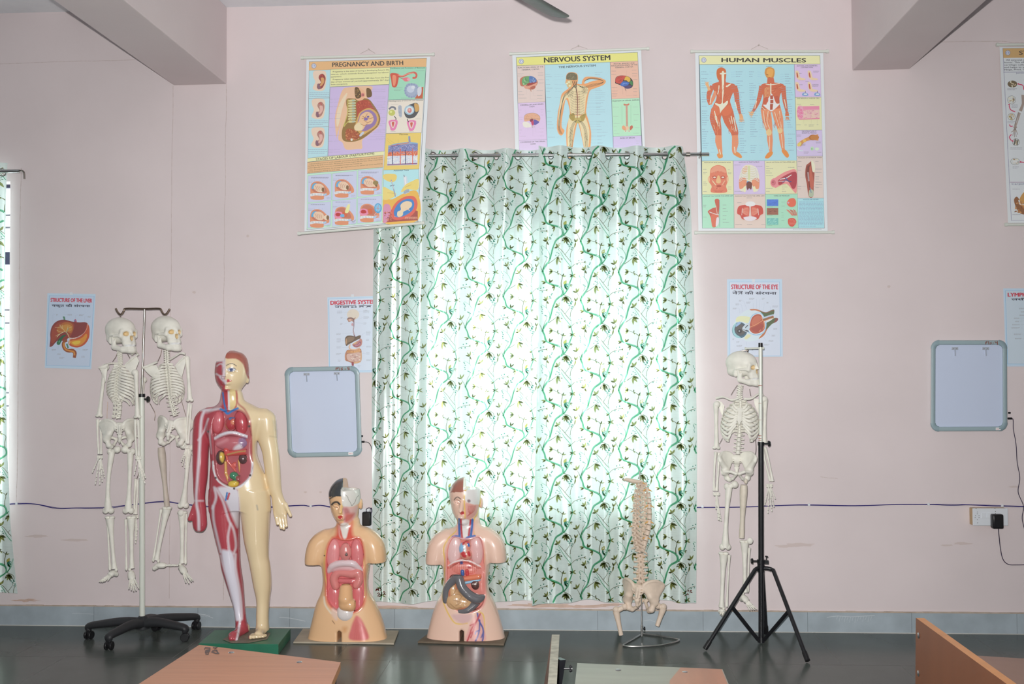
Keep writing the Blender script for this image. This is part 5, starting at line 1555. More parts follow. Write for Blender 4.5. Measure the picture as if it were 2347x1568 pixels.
 for x in (230, 295): p.ell(x, 1080, 19, 13, '#b8503c'); p.ell(x, 1080, 11, 6, '#e8cfc0')
 p.blob([(254, 1070), (268, 1070), (280, 1115), (262, 1128), (242, 1115)], '#deb07e'); p.ell(264, 1148, 19, 8, '#b4523c'); p.line([(248, 1148), (282, 1148)], 2, '#8c3428'); p.line([(212, 1105), (240, 1140)], 7, '#e6c8a0', True); p.line([(312, 1105), (288, 1140)], 7, '#d8a888', True)
 for i in range(30):
  t = random.uniform(0, 2 * pi); p.line([(262 + 48 * cos(t), 1100 + 62 * sin(t)), (262 + 58 * cos(t + .1), 1100 + 74 * sin(t + .1))], 1.6, random.choice(['#b55a44', '#e2a890']))
 for i in range(8): p.line([(222 + i * 11, 1180), (240 + i * 6, 1194)], 2, '#b04c38')
 for y in (1017, 1042, 1052, 1116, 1130, 1140, 1192): p.greek(142, y - 3, 142 + rr.uniform(18, 40), y + 3, 1, 3.2, G)
 for y in (1020, 1045, 1052, 1155, 1172): p.greek(334, y - 3, 334 + rr.uniform(18, 36), y + 3, 1, 3.2, G)
 p.blob([(440, 1020), (470, 985), (520, 985), (560, 1010), (578, 1080), (575, 1170), (545, 1190), (500, 1130), (455, 1190), (425, 1170), (422, 1090)], '#d8d4c0')
 p.blob([(425, 1090), (470, 1085), (482, 1130), (450, 1165), (424, 1165)], '#d98e6c'); p.blob([(530, 1095), (576, 1090), (576, 1165), (545, 1165), (520, 1130)], '#d98e6c'); p.blob([(450, 1010), (485, 990), (480, 1040), (445, 1050)], '#dcb48c')
 p.poly([(490, 990), (508, 990), (506, 1100), (492, 1100)], '#c8cc9c'); p.ell(492, 1118, 12, 9, '#4a9acb'); p.blob([(478, 1130), (500, 1112), (522, 1128), (516, 1175), (500, 1165), (486, 1178)], '#6a3a34')
 for i in range(8):
  for s in (-1, 1): p.line([(500 + s * 10, 1000 + i * 14), (500 + s * 45, 1004 + i * 13), (500 + s * (66 + i * 1.4), 1030 + i * 12)], 3.2, '#efefe6', True); p.line([(500 + s * 10, 1006 + i * 14), (500 + s * 45, 1010 + i * 13), (500 + s * (66 + i * 1.4), 1036 + i * 12)], 1.2, '#9a9884', True)
 p.blob([(455, 1160), (470, 1150), (476, 1185), (460, 1194)], '#dcdcb4'); p.blob([(528, 1160), (545, 1150), (552, 1186), (535, 1192)], '#dcdcb4')
 p.greek(384, 980, 446, 986, 1, 3.2, G); p.greek(554, 990, 616, 996, 1, 3.2, G); p.greek(386, 1187, 448, 1193, 1, 3.2, G)
 p.blob([(690, 1100), (740, 1060), (800, 1030), (868, 1028), (870, 1195), (840, 1180), (790, 1130), (730, 1150), (700, 1160)], '#dc8a8a')
 p.blob([(720, 1110), (790, 1060), (866, 1040), (868, 1140), (840, 1170), (800, 1110), (740, 1140)], '#a83844'); p.ell(697, 1122, 31, 36, '#d88a90'); p.ell(690, 1122, 18, 22, '#c46a74'); p.ell(686, 1118, 4, 5, '#8a2f38')
 p.line([(740, 1095), (790, 1085), (830, 1060)], 6, '#d8e0ea', True); p.line([(730, 1110), (800, 1110)], 5, '#e4e8ee', True); p.line([(780, 1080), (800, 1105), (830, 1115)], 7, '#38487a', True); p.line([(760, 1120), (800, 1090)], 4, '#4c6aa0')
 for y in (995, 1012, 1030, 1046, 1066, 1165, 1190): p.greek(632, y - 3, 632 + rr.uniform(25, 62), y + 3, 1, 3.2, G)
 for y in (1138, 1155, 1172, 1190): p.greek(756, y - 3, 756 + rr.uniform(25, 50), y + 3, 1, 3.2, G)
 p.greek(804, 998, 856, 1004, 1, 3.2, G)
 p.blob([(232, 1255), (266, 1255), (266, 1320), (262, 1370), (262, 1430), (240, 1466), (212, 1464), (205, 1410), (190, 1370), (178, 1345), (215, 1320), (240, 1310)], '#bb5a46')
 p.blob([(205, 1375), (250, 1370), (262, 1400), (240, 1460), (212, 1460)], '#cf6a50'); p.line([(268, 1255), (270, 1465)], 3, '#7c8c9c'); p.line([(190, 1350), (230, 1365), (262, 1372)], 5, '#e0d4d0', True); p.line([(240, 1300), (252, 1370)], 4, '#e4c8be', True); p.blob([(245, 1400), (262, 1395), (262, 1440), (240, 1464)], '#d8d0d6')
 for y in (1297, 1310, 1390): p.greek(142, y - 3, 142 + rr.uniform(20, 44), y + 3, 1, 3.2, G)
 for y in (1296, 1325, 1345, 1380, 1408, 1430): p.greek(294, y - 3, 294 + rr.uniform(30, 70), y + 3, 1, 3.2, G)
 for s in (-1, 1):
  c = 508
  p.blob([(c + s * 8, 1305), (c + s * 50, 1296), (c + s * 92, 1310), (c + s * 102, 1360), (c + s * 80, 1375), (c + s * 62, 1405), (c + s * 30, 1410), (c + s * 12, 1390)], '#c1493c')
  p.blob([(c + s * 12, 1315), (c + s * 50, 1318), (c + s * 60, 1350), (c + s * 40, 1375), (c + s * 14, 1375)], '#d06a54');
  for i in range(6): p.line([(c + s * 12, 1320 + i * 11), (c + s * 40, 1326 + i * 8), (c + s * 66, 1330 + i * 4)], 1.8, '#e6b0a0', True)
  p.line([(c + s * 60, 1320), (c + s * 66, 1375)], 3, '#efdcd4', True)
 p.blob([(470, 1290), (490, 1270), (530, 1270), (550, 1290), (530, 1305), (488, 1305)], '#dcdce4'); p.blob([(455, 1395), (490, 1385), (530, 1385), (560, 1400), (520, 1420), (480, 1418)], '#e2d2d8')
 p.greek(480, 1237, 532, 1243, 1, 3.2, G); p.greek(408, 1275, 440, 1281, 1, 3.2, G); p.greek(392, 1445, 446, 1451, 1, 3.2, G); p.greek(484, 1445, 530, 1451, 1, 3.2, G); p.greek(594, 1447, 626, 1453, 1, 3.2, G)
 for (y, c, c2) in ((1252, '#4f7ad0', '#3a62b8'), (1320, '#96604c', '#6e4034'), (1398, '#6fb6ae', '#a8d8cc')):
  p.rect(638, y, 727, y + 52, c)
  for i in range(30): x = random.uniform(640, 712); yy = random.uniform(y + 4, y + 48); p.line([(x, yy), (x + 14, yy - 3)], 1.6, c2)
  p.greek(640, y + 56, 690, y + 61, 1, 3.0, '#4c7c66')
 p.blob([(795, 1275), (815, 1248), (850, 1244), (866, 1272), (855, 1305), (820, 1310), (800, 1295)], '#d8664c'); p.ell(806, 1278, 8, 7, '#c8a0b8')
 for i in range(8): p.line([(790 + i * 9, 1330 + (i % 3) * 4), (810 + i * 8, 1352), (836 + i * 5, 1378)], 4, random.choice(['#cc4c3c', '#e08a7a', '#b83c30']), True)
 p.blob([(806, 1405), (850, 1400), (868, 1430), (840, 1465), (808, 1450)], '#cc4a38')
 for i in range(5): p.line([(812, 1412 + i * 9), (835, 1408 + i * 11), (862, 1424 + i * 6)], 2, '#e89a88', True)
 for y in (1273, 1305, 1356, 1375, 1390, 1417): p.greek(752, y - 3, 752 + rr.uniform(14, 36), y + 3, 1, 3.0, '#4c7c66')
 p.greek(840, 1482, 1085, 1488, 1, 3.4, '#8a93a0')
chart('Human Muscles chart on two white rods, hung right of the window',
  [(80, 107), (1080, 107), (1115, 1497), (105, 1497)], (-0.02, -0.02, -0.02), (((47, 97), (1116, 96)), ((78, 1512), (1160, 1509))),
  ((576, 46), (515, 80), (648, 78)), draw_muscles, (1570, 90), 3.408)
# --- the cropped joints chart at the right edge
def draw_joints(p):
 p.frame([(165, 105), (1000, 98), (1060, 1450), (232, 1450)], 3, '#5a4a86')
 p.poly([(166, 106), (1000, 98), (1004, 172), (169, 180)], '#c4a068')
 emblem(p, 204, 140, 20)
 p.text('SYNOVIAL JOINTS', (292, 155), (900, 140), 32, '#4a3a30', 0.012)
 p.line([(170, 291), (1006, 285)], 3, '#5a4a86'); p.line([(222, 1152), (1045, 1150)], 3, '#8a5a86')
 tx = ['All synovial joints have a space between the', 'bones. This allows free movement. The ', 'cartilage called articular cartilage covers the bones', 'and helps to absorb shock. The kinds are', 'Hinge, Pivot, Gond']
 for i, s in enumerate(tx):
  y = 202 + i * 19
  p.text(s, (190 if i == 0 else 176, y), ((176 + 11.4 * len(s)), y - 4), 12, '#4a4a56', 0.012)
 p.text('Joints of', (268, 303), (360, 301), 10, '#6a6a90', 0.0)
 B = '#8a7a72'
 limb(p, [(330, 470), (322, 540), (302, 595)], [40, 18, 26], '#a09088'); limb(p, [(298, 610), (282, 670), (266, 712)], [16, 9, 12], '#a89a92'); limb(p, [(290, 605), (272, 660), (258, 712)], [12, 8, 10], '#94867e')
 p.ell(262, 722, 14, 10, '#9a8c84')
 for i, (a, b_) in enumerate(((230, 760), (243, 788), (256, 800), (270, 798), (282, 780))): limb(p, [(260, 724), ((260 + a) / 2, 750), (a, b_)], [6, 4, 4], B); p.ell((260 + a) / 2, 752, 4, 4, '#b0a49c')
 for x, y, rx, ry, c in ((240, 384, 38, 27, '#6c5c40'), (234, 508, 33, 33, '#a89a8c'), (233, 640, 30, 28, '#a8935c'), (268, 838, 29, 28, '#8c8678'), (262, 990, 37, 27, '#a07c48')):
  p.ell(x, y, rx, ry, '#5c554a'); p.ell(x, y, rx - 2, ry - 2, '#cdd2d2' if c != '#6c5c40' else c)
  for i in range(16):
   t = random.uniform(0, 6.3); r = random.uniform(.1, .75)
   p.ell(x + rx * r * cos(t), y + ry * r * sin(t), rx * .26, ry * .16, random.choice([c, '#c9b898', '#e0d8c4', '#7a6a50']), 9, random.random() * 3)
 p.line([(262, 812), (252, 862)], 8, '#5a564e'); p.line([(284, 818), (276, 862)], 8, '#5a564e'); p.rect(246, 978, 280, 1000, '#d8dada')
 for q in ([(330, 430), (322, 396), (292, 386)], [(262, 602), (226, 585), (214, 553)], [(242, 714), (224, 714), (216, 700)], [(232, 778), (216, 800), (232, 828)], [(331, 996), (310, 994), (305, 994)]):
  p.line(q, 7, '#c4305e', True)
 for x, y in ((284, 384), (212, 546), (240, 830), (300, 994)): p.poly([(x - 8, y), (x + 6, y - 9), (x + 8, y + 8)], '#c4305e')
 for a, b_, c, n in ((200, 424, 274, 2), (234, 556, 282, 3), (200, 682, 270, 2), (224, 886, 316, 2), (242, 1036, 290, 2), (240, 1206, 306, 1), (240, 1404, 312, 1)):
  p.greek(a, b_ - 4 * n, c, b_ + 5 * n, n, 4, '#6a6a80')
 p.text('Carpometacarpal', (234, 1172), (480, 1166), 14, '#5a5a86', 0.004)
 p.blob([(290, 1300), (320, 1240), (350, 1225), (420, 1240), (420, 1420), (330, 1400), (300, 1350)], '#c0904e'); p.blob([(252, 1290), (275, 1265), (300, 1300), (320, 1345), (345, 1400), (300, 1395), (268, 1350)], '#8a5a34')
 p.line([(290, 1290), (302, 1325), (345, 1330)], 10, '#e8e4d8', True); p.line([(296, 1290), (306, 1318), (345, 1322)], 3, '#6a8098', True)
 for i in range(20): p.ell(random.uniform(262, 335), random.uniform(1300, 1390), 9, 5, random.choice(['#a8703c', '#7a4a2c', '#c8945a', '#b07848']), 8, random.random() * 3)
chart('Synovial Joints chart at the right edge, cropped, with tan header',
  [(140, 96), (1030, 88), (1090, 1466), (206, 1470)], (-0.02, -0.02, -0.02), (((116, 79), (1060, 70)), ((182, 1484), (1120, 1480))), None, draw_joints, (2250, 80), 3.41)
# ---------------------------------------------------------------- small printed posters
RED = '#b82c44'
NAVY = '#25263c'
def small_poster(label, outer, frame, draw, org, sc, paper='#c2cbdc', Y=-0.004):
 pr = Print(wall_map(Y), org, sc)
 pr.poly(outer, '#b4c8e2')
 pr.poly(frame, paper)
 pr.frame(frame, 7 if sc > 6 else 5, '#62a4cc')
 draw(pr)
 o = pr.mb.build('small_poster', M_PAPER, None, smooth=False)
 q = [at(*pr.P(*c), Y + 0.0012) for c in outer]
 tag(o, label, 'poster', 'bilingual organ posters')
 b = MB(); b.add(q, [(3, 2, 1, 0)]); b.build('poster_backing', M_ROD, o, smooth=False)
 return o, pr
def tra(p, a, b, h, parts, col):
 pass
def draw_liver(p):
 p.text('STRUCTURE OF THE LIVER', (195, 312), (903, 324), 66, RED, 0.055)
 p.text('यकृत की संरचना', (216, 395), (866, 402), 40, NAVY, 0.03)
 p.line([(405, 575), (425, 575), (432, 625)], 30, '#4a7c62'); p.blob([(595, 625), (625, 612), (640, 660), (600, 660)], '#b0485c'); p.ell(610, 635, 12, 16, '#6a7ab0')
 p.blob([(178, 1075), (190, 950), (188, 850), (215, 740), (280, 660), (370, 622), (450, 622), (560, 650), (680, 665), (780, 662), (830, 690), (820, 760), (760, 850), (680, 910), (580, 945), (500, 935), (470, 960), (410, 980), (330, 970), (280, 1010), (230, 1065), (195, 1082)], '#7c3230', 6)
 p.blob([(205, 1000), (210, 850), (240, 750), (330, 670), (450, 645), (560, 665), (600, 720), (560, 860), (500, 920), (440, 830), (360, 860), (300, 940), (240, 1020)], '#94402e')
 p.blob([(300, 780), (380, 690), (470, 660), (560, 690), (580, 780), (540, 850), (480, 830), (400, 830), (330, 850)], '#a8642e'); p.blob([(370, 740), (460, 700), (540, 720), (555, 800), (480, 820), (410, 800)], '#b8823a')
 p.blob([(500, 1030), (520, 960), (620, 940), (720, 890), (790, 800), (820, 690), (855, 740), (862, 830), (850, 930), (790, 1030), (700, 1085), (620, 1095), (540, 1070)], '#b4502c'); p.blob([(520, 1010), (560, 975), (660, 960), (740, 920), (800, 860), (820, 900), (780, 990), (700, 1055), (600, 1065)], '#c8842e'); p.blob([(560, 1010), (620, 985), (700, 980), (690, 1025), (610, 1045)], '#d0b040')
 p.line([(825, 690), (815, 770), (750, 860), (640, 920), (530, 940)], 6, '#c9a8a0', True)
 p.line([(480, 975), (430, 990), (412, 1050), (440, 1120), (500, 1150), (570, 1150), (610, 1190), (600, 1270)], 1.0, '#8a4828', True, taper=[40, 50, 56, 58, 62, 66, 62, 50]); p.line([(430, 1010), (422, 1060), (452, 1125), (520, 1150), (590, 1170), (606, 1230)], 26, '#c08038', True)
 p.line([(470, 1030), (495, 1105)], 28, '#4c7a60')
 p.line([(455, 880), (400, 910), (350, 980), (325, 1030)], 1.0, '#22563c', True, taper=[18, 40, 66, 44]); p.ell(330, 1015, 34, 36, '#2a6848', rot=.3); p.ell(345, 990, 12, 20, '#4c9068', rot=.5)
 p.line([(395, 975), (430, 930), (480, 900)], 26, '#8a3028', True)
 L = '#c8b88c'
 p.line([(300, 915), (360, 860), (440, 825), (490, 870), (520, 960), (515, 1040)], 10, L, True)
 for q in ([(440, 825), (400, 770), (340, 720)], [(400, 770), (330, 750), (270, 750)], [(400, 770), (395, 710)], [(440, 825), (370, 830), (300, 800)], [(465, 825), (490, 770), (560, 740)], [(480, 790), (490, 730)], [(360, 860), (310, 880), (280, 900)], [(380, 740), (350, 700)]): p.line(q, 5, L, True)
 p.line([(500, 760), (470, 830), (480, 870)], 9, '#5a8c78', True); p.line([(520, 930), (600, 940), (640, 920)], 8, '#d8c0b0', True)
 for a, b_, c in ((290, 535, 320), (484, 535, 560), (680, 540, 764), (828, 568, 880), (214, 1137, 286), (310, 1210, 366), (346, 1274, 430), (742, 1138, 836), (722, 1252, 780)): p.greek(a, b_ - 16, c, b_ + 16, 2, 9, '#7c8494')
 p.leaders([[(270, 530), (232, 530), (232, 680)], [(470, 530), (420, 530)], [(660, 540), (620, 545), (620, 610)], [(810, 565), (780, 570), (780, 660)], [(325, 1060), (320, 1120)], [(640, 1095), (700, 1135), (735, 1138)]], '#94a0b4', 2)
small_poster('STRUCTURE OF THE LIVER poster, left of the hanging skeletons', [(140, 165), (965, 180), (890, 1465), (95, 1445)], [(170, 207), (940, 218), (865, 1418), (120, 1404)], draw_liver, (90, 650), 7.467, paper='#b4c2d6')
def draw_eye(p):
 p.text('STRUCTURE OF THE EYE', (206, 256), (1042, 258), 84, RED, 0.055)
 vs = [('न', 225, 330)]
 p.text('ने', (226, 350), (316, 350), 52, NAVY, 0.03)
 # conjunct "tra" drawn as strokes
 p.line([(322, 299), (412, 299)], 10, NAVY); p.line([(392, 299), (392, 352)], 14, NAVY); p.line([(390, 318), (345, 318), (330, 322)], 9, NAVY, True); p.line([(385, 322), (350, 338), (330, 352)], 10, NAVY, True)
 p.text('की संरचना', (450, 352), (1016, 355), 52, NAVY, 0.03)
 p.blob([(225, 960), (245, 880), (290, 800), (370, 710), (470, 640), (560, 614), (660, 620), (760, 655), (830, 670), (900, 655), (940, 630), (975, 632), (965, 720), (1000, 770), (1040, 780), (1035, 830), (960, 880), (890, 930), (830, 1010), (780, 1100), (690, 1160), (580, 1195), (490, 1196), (390, 1150), (310, 1130), (240, 1060)], '#c4d2dc', 6)
 p.blob([(540, 618), (640, 615), (740, 645), (720, 665), (640, 640), (560, 640)], '#b8704a'); p.blob([(700, 1150), (790, 1090), (850, 980), (880, 930), (820, 920), (790, 1030), (730, 1100)], '#b0683c')
 p.blob([(720, 650), (830, 672), (930, 632), (976, 632), (964, 712), (880, 740), (795, 770), (770, 710)], '#4c5c38'); p.blob([(835, 870), (900, 830), (980, 775), (1042, 782), (1030, 830), (940, 880), (870, 950), (830, 980)], '#4c5c38'); p.blob([(1000, 780), (1042, 785), (1030, 832), (960, 870), (985, 830)], '#7c4038'); p.line([(745, 660), (830, 680), (930, 645), (972, 640)], 10, '#8c4a3c', True)
 p.blob([(310, 760), (420, 740), (545, 765), (540, 810), (490, 870), (400, 840), (290, 840)], '#d0d4ac'); p.blob([(440, 1130), (500, 1070), (560, 1090), (520, 1130), (470, 1160)], '#cfd0a8')
 p.blob([(548, 770), (600, 710), (680, 680), (750, 690), (800, 760), (830, 830), (835, 920), (800, 1030), (720, 1080), (620, 1085), (520, 1040), (490, 1010), (520, 890)], '#8cb4d2', 6); p.blob([(556, 785), (610, 720), (690, 692), (745, 705), (790, 775), (815, 850), (815, 930), (785, 1020), (705, 1065), (615, 1068), (525, 1020), (530, 880)], '#c8d2d8', 6)
 p.blob([(545, 860), (575, 770), (640, 715), (710, 708), (750, 740), (775, 800), (800, 850), (808, 930), (790, 990), (740, 1030), (650, 1058), (580, 1040), (528, 980), (530, 920)], '#a84e38', 6); p.blob([(565, 860), (600, 780), (660, 735), (720, 740), (745, 790), (700, 850), (600, 920)], '#b9664c'); p.blob([(560, 970), (640, 930), (740, 880), (780, 930), (750, 1000), (650, 1030)], '#9c4234')
 p.line([(770, 800), (860, 765), (965, 735)], 60, '#a8bccc'); p.line([(765, 815), (860, 785), (965, 750)], 40, '#a85440'); p.line([(770, 810), (965, 755)], 12, '#5c6a34'); p.line([(780, 835), (900, 790), (970, 770)], 9, '#d08a58'); p.line([(790, 850), (960, 785)], 5, '#e0b898')
 for q in ([(775, 815), (720, 850), (640, 900), (540, 940)], [(775, 825), (740, 750)], [(785, 840), (800, 920), (770, 980)], [(740, 985), (700, 1020)]): p.line(q, 8, '#d8a070', True)
 p.ell(355, 995, 138, 145, '#3f6478'); p.blob([(225, 960), (262, 890), (300, 860), (270, 960), (290, 1060), (380, 1130), (300, 1130), (235, 1050)], '#8ebcc4'); p.ell(372, 985, 112, 118, '#40505c'); p.ell(372, 985, 90, 92, '#54504e'); p.ell(355, 1012, 44, 38, '#2e2c30'); p.ell(348, 1012, 12, 16, '#98a0a4')
 p.blob([(300, 880), (350, 840), (375, 870), (330, 910), (285, 935)], '#90aed0'); p.blob([(400, 960), (470, 880), (520, 870), (540, 940), (510, 1000), (450, 990)], '#b4c4d0'); p.line([(400, 985), (470, 1020), (520, 1050), (570, 1080)], 12, '#c0ccd4', True); p.line([(450, 950), (500, 905)], 24, '#485660'); p.line([(470, 995), (515, 1020)], 22, '#4a4a50'); p.line([(425, 965), (505, 880)], 8, '#dce4ea')
 for a, b_, c in ((232, 607, 306), (282, 532, 345), (342, 468, 386), (474, 500, 554), (526, 434, 618), (755, 432, 802), (838, 504, 874), (944, 570, 1046), (226, 1158, 260), (296, 1212, 350), (300, 1278, 398), (960, 975, 1030), (930, 1092, 994), (874, 1190, 958), (796, 1256, 890), (394, 1352, 436), (570, 1352, 600)): p.greek(a, b_ - 16, c, b_ + 16, 2, 9, '#7c8494')
 p.leaders([[(330, 607), (350, 610), (355, 690)], [(350, 530), (385, 532), (415, 660)], [(395, 465), (430, 470), (480, 610)], [(600, 510), (600, 610)], [(650, 435), (662, 440), (662, 610)], [(720, 440), (712, 615)], [(800, 505), (780, 640)], [(910, 570), (905, 640)], [(480, 1200), (480, 1270)], [(790, 1115), (830, 1185), (860, 1190)], [(850, 1035), (900, 1090)]], '#9aa6ba', 2)
small_poster('STRUCTURE OF THE EYE poster, behind the tripod skeleton skull', [(128, 78), (1118, 76), (1130, 1470), (135, 1475)], [(168, 128), (1072, 128), (1092, 1455), (180, 1455)], draw_eye, (1650, 630), 7.8375)
def draw_digest(p):
 p.text('DIGESTIVE SYSTEM', (147, 236), (1010, 216), 76, RED, 0.055)
 p.line([(225, 260), (630, 254)], 11, NAVY); p.line([(680, 252), (918, 244)], 11, NAVY)
 # squat headings: "pachan tantra" in broad strokes
 for x in (292, 338, 480, 626): p.line([(x, 262), (x, 294)], 17, NAVY)
 p.line([(236, 272), (248, 286), (290, 282)], 11, NAVY, True); p.line([(395, 268), (380, 284), (420, 290), (450, 280)], 11, NAVY, True); p.line([(400, 272), (470, 272)], 9, NAVY); p.line([(575, 275), (540, 275), (548, 290), (572, 282), (620, 278)], 11, NAVY, True)
 p.line([(760, 262), (760, 284)], 17, NAVY); p.line([(758, 266), (705, 268), (690, 278), (715, 284)], 11, NAVY, True); p.ell(764, 236, 8, 6, NAVY); p.line([(895, 258), (895, 282)], 17, NAVY); p.line([(893, 262), (830, 264)], 9, NAVY); p.line([(890, 268), (850, 272), (815, 284)], 11, NAVY, True)
 p.ell(572, 420, 116, 102, '#ccc2b4')
 p.blob([(455, 510), (480, 478), (540, 475), (590, 490), (615, 468), (612, 500), (590, 530), (575, 560), (545, 545), (500, 560), (480, 555), (470, 530)], '#a07c6c'); p.line([(470, 500), (540, 488), (580, 515), (585, 580)], 14, '#5c4a50', True); p.ell(515, 525, 30, 20, '#c8a090'); p.blob([(540, 600), (555, 580), (575, 600), (565, 640), (545, 630)], '#b88c94')
 p.line([(588, 530), (585, 640), (575, 720), (590, 800), (605, 840)], 1.0, '#80646e', True, taper=[14, 16, 18, 20, 28]); p.line([(580, 650), (574, 730), (592, 810)], 6, '#cbb8bc', True)
 p.blob([(418, 900), (430, 850), (470, 822), (540, 820), (620, 838), (690, 815), (718, 825), (705, 870), (650, 900), (590, 930), (540, 960), (490, 985), (450, 1015), (430, 990)], '#5e4a38'); p.blob([(440, 900), (470, 850), (540, 838), (600, 860), (560, 920), (480, 950), (450, 980)], '#7c6650'); p.blob([(432, 900), (445, 870), (455, 930), (445, 985), (432, 960)], '#b08a68')
 p.blob([(560, 980), (640, 930), (690, 900), (700, 870), (735, 890), (745, 940), (725, 1010), (660, 1045), (600, 1040), (570, 1015)], '#b07a70'); p.blob([(580, 1000), (650, 985), (690, 935), (720, 945), (700, 1000), (650, 1030), (600, 1025)], '#84465c'); p.blob([(600, 1005), (660, 990), (695, 950), (705, 970), (680, 1005), (620, 1020)], '#b07888'); p.blob([(600, 950), (640, 930), (620, 970), (575, 975)], '#caa878')
 p.line([(520, 985), (500, 1040), (530, 1080), (620, 1085), (700, 1055)], 26, '#c89c80', True); p.line([(520, 990), (508, 1040), (540, 1072), (620, 1078)], 10, '#dcc0a8', True)
 p.blob([(415, 1200), (440, 1120), (480, 1085), (600, 1100), (690, 1075), (722, 1080), (735, 1160), (732, 1280), (690, 1330), (600, 1350), (560, 1345), (480, 1310), (430, 1290)], '#a47058'); p.blob([(450, 1140), (480, 1100), (600, 1115), (710, 1085), (705, 1125), (600, 1150), (500, 1145)], '#c09066')
 for i in range(11): p.ell(470 + i * 22, 1122 - max(0, i - 6) * 6, 12, 20, random.choice(['#cc9a68', '#b8804e', '#c4905e']));
 p.blob([(460, 1170), (560, 1155), (700, 1140), (715, 1240), (680, 1300), (600, 1310), (500, 1300), (455, 1250)], '#c4a498')
 for i in range(30):
  x, y = random.uniform(470, 690), random.uniform(1165, 1290); p.line([(x, y), (x + random.uniform(10, 30), y + random.uniform(-18, 18)), (x + random.uniform(20, 44), y + random.uniform(-6, 26))], 11, random.choice(['#d8c0b4', '#a07870', '#e0cec4', '#b89088']), True)
 for i in range(8): p.ell(428 + (i % 2) * 4, 1180 + i * 14, 12, 12, '#b47e60'); p.ell(722, 1150 + i * 18, 12, 14, '#c49c78')
 for i in range(6): p.ell(600 + i * 20, 1335 - i * 4, 14, 14, '#c8a078')
 p.blob([(545, 1330), (575, 1320), (585, 1385), (550, 1385)], '#8c3c44')
 for a, b_, c, n in ((272, 375, 368, 3), (336, 486, 372, 2), (330, 603, 372, 2), (258, 788, 342, 2), (262, 910, 342, 4), (262, 1042, 346, 2), (250, 1170, 348, 2), (284, 1296, 344, 2), (796, 340, 842, 1), (764, 366, 876, 3), (768, 480, 872, 3), (768, 592, 826, 2), (820, 775, 902, 4), (818, 902, 874, 2), (822, 1028, 920, 2), (822, 1156, 884, 2), (822, 1284, 920, 2), (660, 1402, 712, 2)): p.greek(a, b_ - 10 * n, c, b_ + 10 * n, n, 8, '#7c8494')
 p.leaders([[(372, 375), (540, 385)], [(385, 490), (450, 500)], [(385, 605), (470, 580)], [(355, 788), (570, 765)], [(355, 915), (420, 915)], [(350, 1045), (500, 1040)], [(360, 1165), (430, 1160)], [(760, 360), (680, 370)], [(755, 480), (680, 500)], [(760, 590), (620, 572)], [(800, 760), (715, 830)], [(800, 1024), (700, 1020)], [(810, 1160), (740, 1160)]], '#9aa6ba', 2)
small_poster('DIGESTIVE SYSTEM poster, half covered by the left curtain panel', [(85, 95), (1060, 70), (1075, 1515), (112, 1520)], [(112, 128), (1035, 102), (1050, 1480), (130, 1492)], draw_digest, (740, 670), 8.25)
def draw_lymph(p):
 p.text('LYMPHATIC SYSTEM', (428, 283), (1330, 283), 62, RED, 0.05)
 p.text('लसी', (488, 346), (720, 346), 34, NAVY, 0.03)
 for a, b_, c in ((612, 480, 700), (640, 535, 700), (616, 588, 700), (530, 640, 614), (548, 690, 614), (498, 742, 620), (486, 795, 626), (526, 900, 650), (544, 970, 652)): p.greek(a, b_ - 11, c, b_ + 11, 2, 8, '#78828e')
 p.leaders([[(628, 636), (760, 632)], [(630, 686), (760, 676)], [(640, 744), (760, 744)], [(640, 798), (760, 800)], [(660, 900), (760, 870)], [(665, 968), (760, 930)]], '#8c98a4', 2)
 p.blob([(860, 500), (960, 470), (1060, 500), (1080, 700), (1020, 1100), (900, 1100), (840, 700)], '#d0a890')
small_poster('LYMPHATIC SYSTEM poster at the right edge, behind a whiteboard corner', [(352, 150), (1400, 150), (1440, 1425), (395, 1425)], [(385, 190), (1365, 190), (1400, 1387), (424, 1387)], draw_lymph, (2250, 640), 7.124, paper='#b8c6d2', Y=-0.0035)
# ---------------------------------------------------------------- framed boards, wiring, sockets on the wall
M_FRAME = mat('blue_grey_aluminium_trim', (160, 180, 186), rough=0.4, spec=0.4)
M_CORNER = mat('blue_grey_plastic_corner', (150, 172, 180), rough=0.3, spec=0.5)
M_BOARD = mat('white_board_face', (206, 217, 240), rough=0.28, spec=0.5)
M_CLIPP = mat('clear_clip_plastic', (178, 184, 196), rough=0.25)
M_BLACK = mat('black_plastic', (26, 26, 29), rough=0.35)
M_WIRE = mat('blue_wire', (52, 44, 120), rough=0.45)
M_WIREP = mat('dark_purple_wire', (44, 30, 66), rough=0.45)
M_WHITEP = mat('white_plastic', (226, 230, 236), rough=0.35)
M_WOODB = mat('pale_wood_box', (196, 168, 132), rough=0.7, noise=0.1, nscale=30)
M_SCREW = mat('steel_screw', (190, 190, 192), rough=0.3, metal=1.0)
M_MARK = mat('brown_marker', (112, 52, 34), rough=0.6)
M_STICK = mat_vc('paper_sticker', rough=0.5)
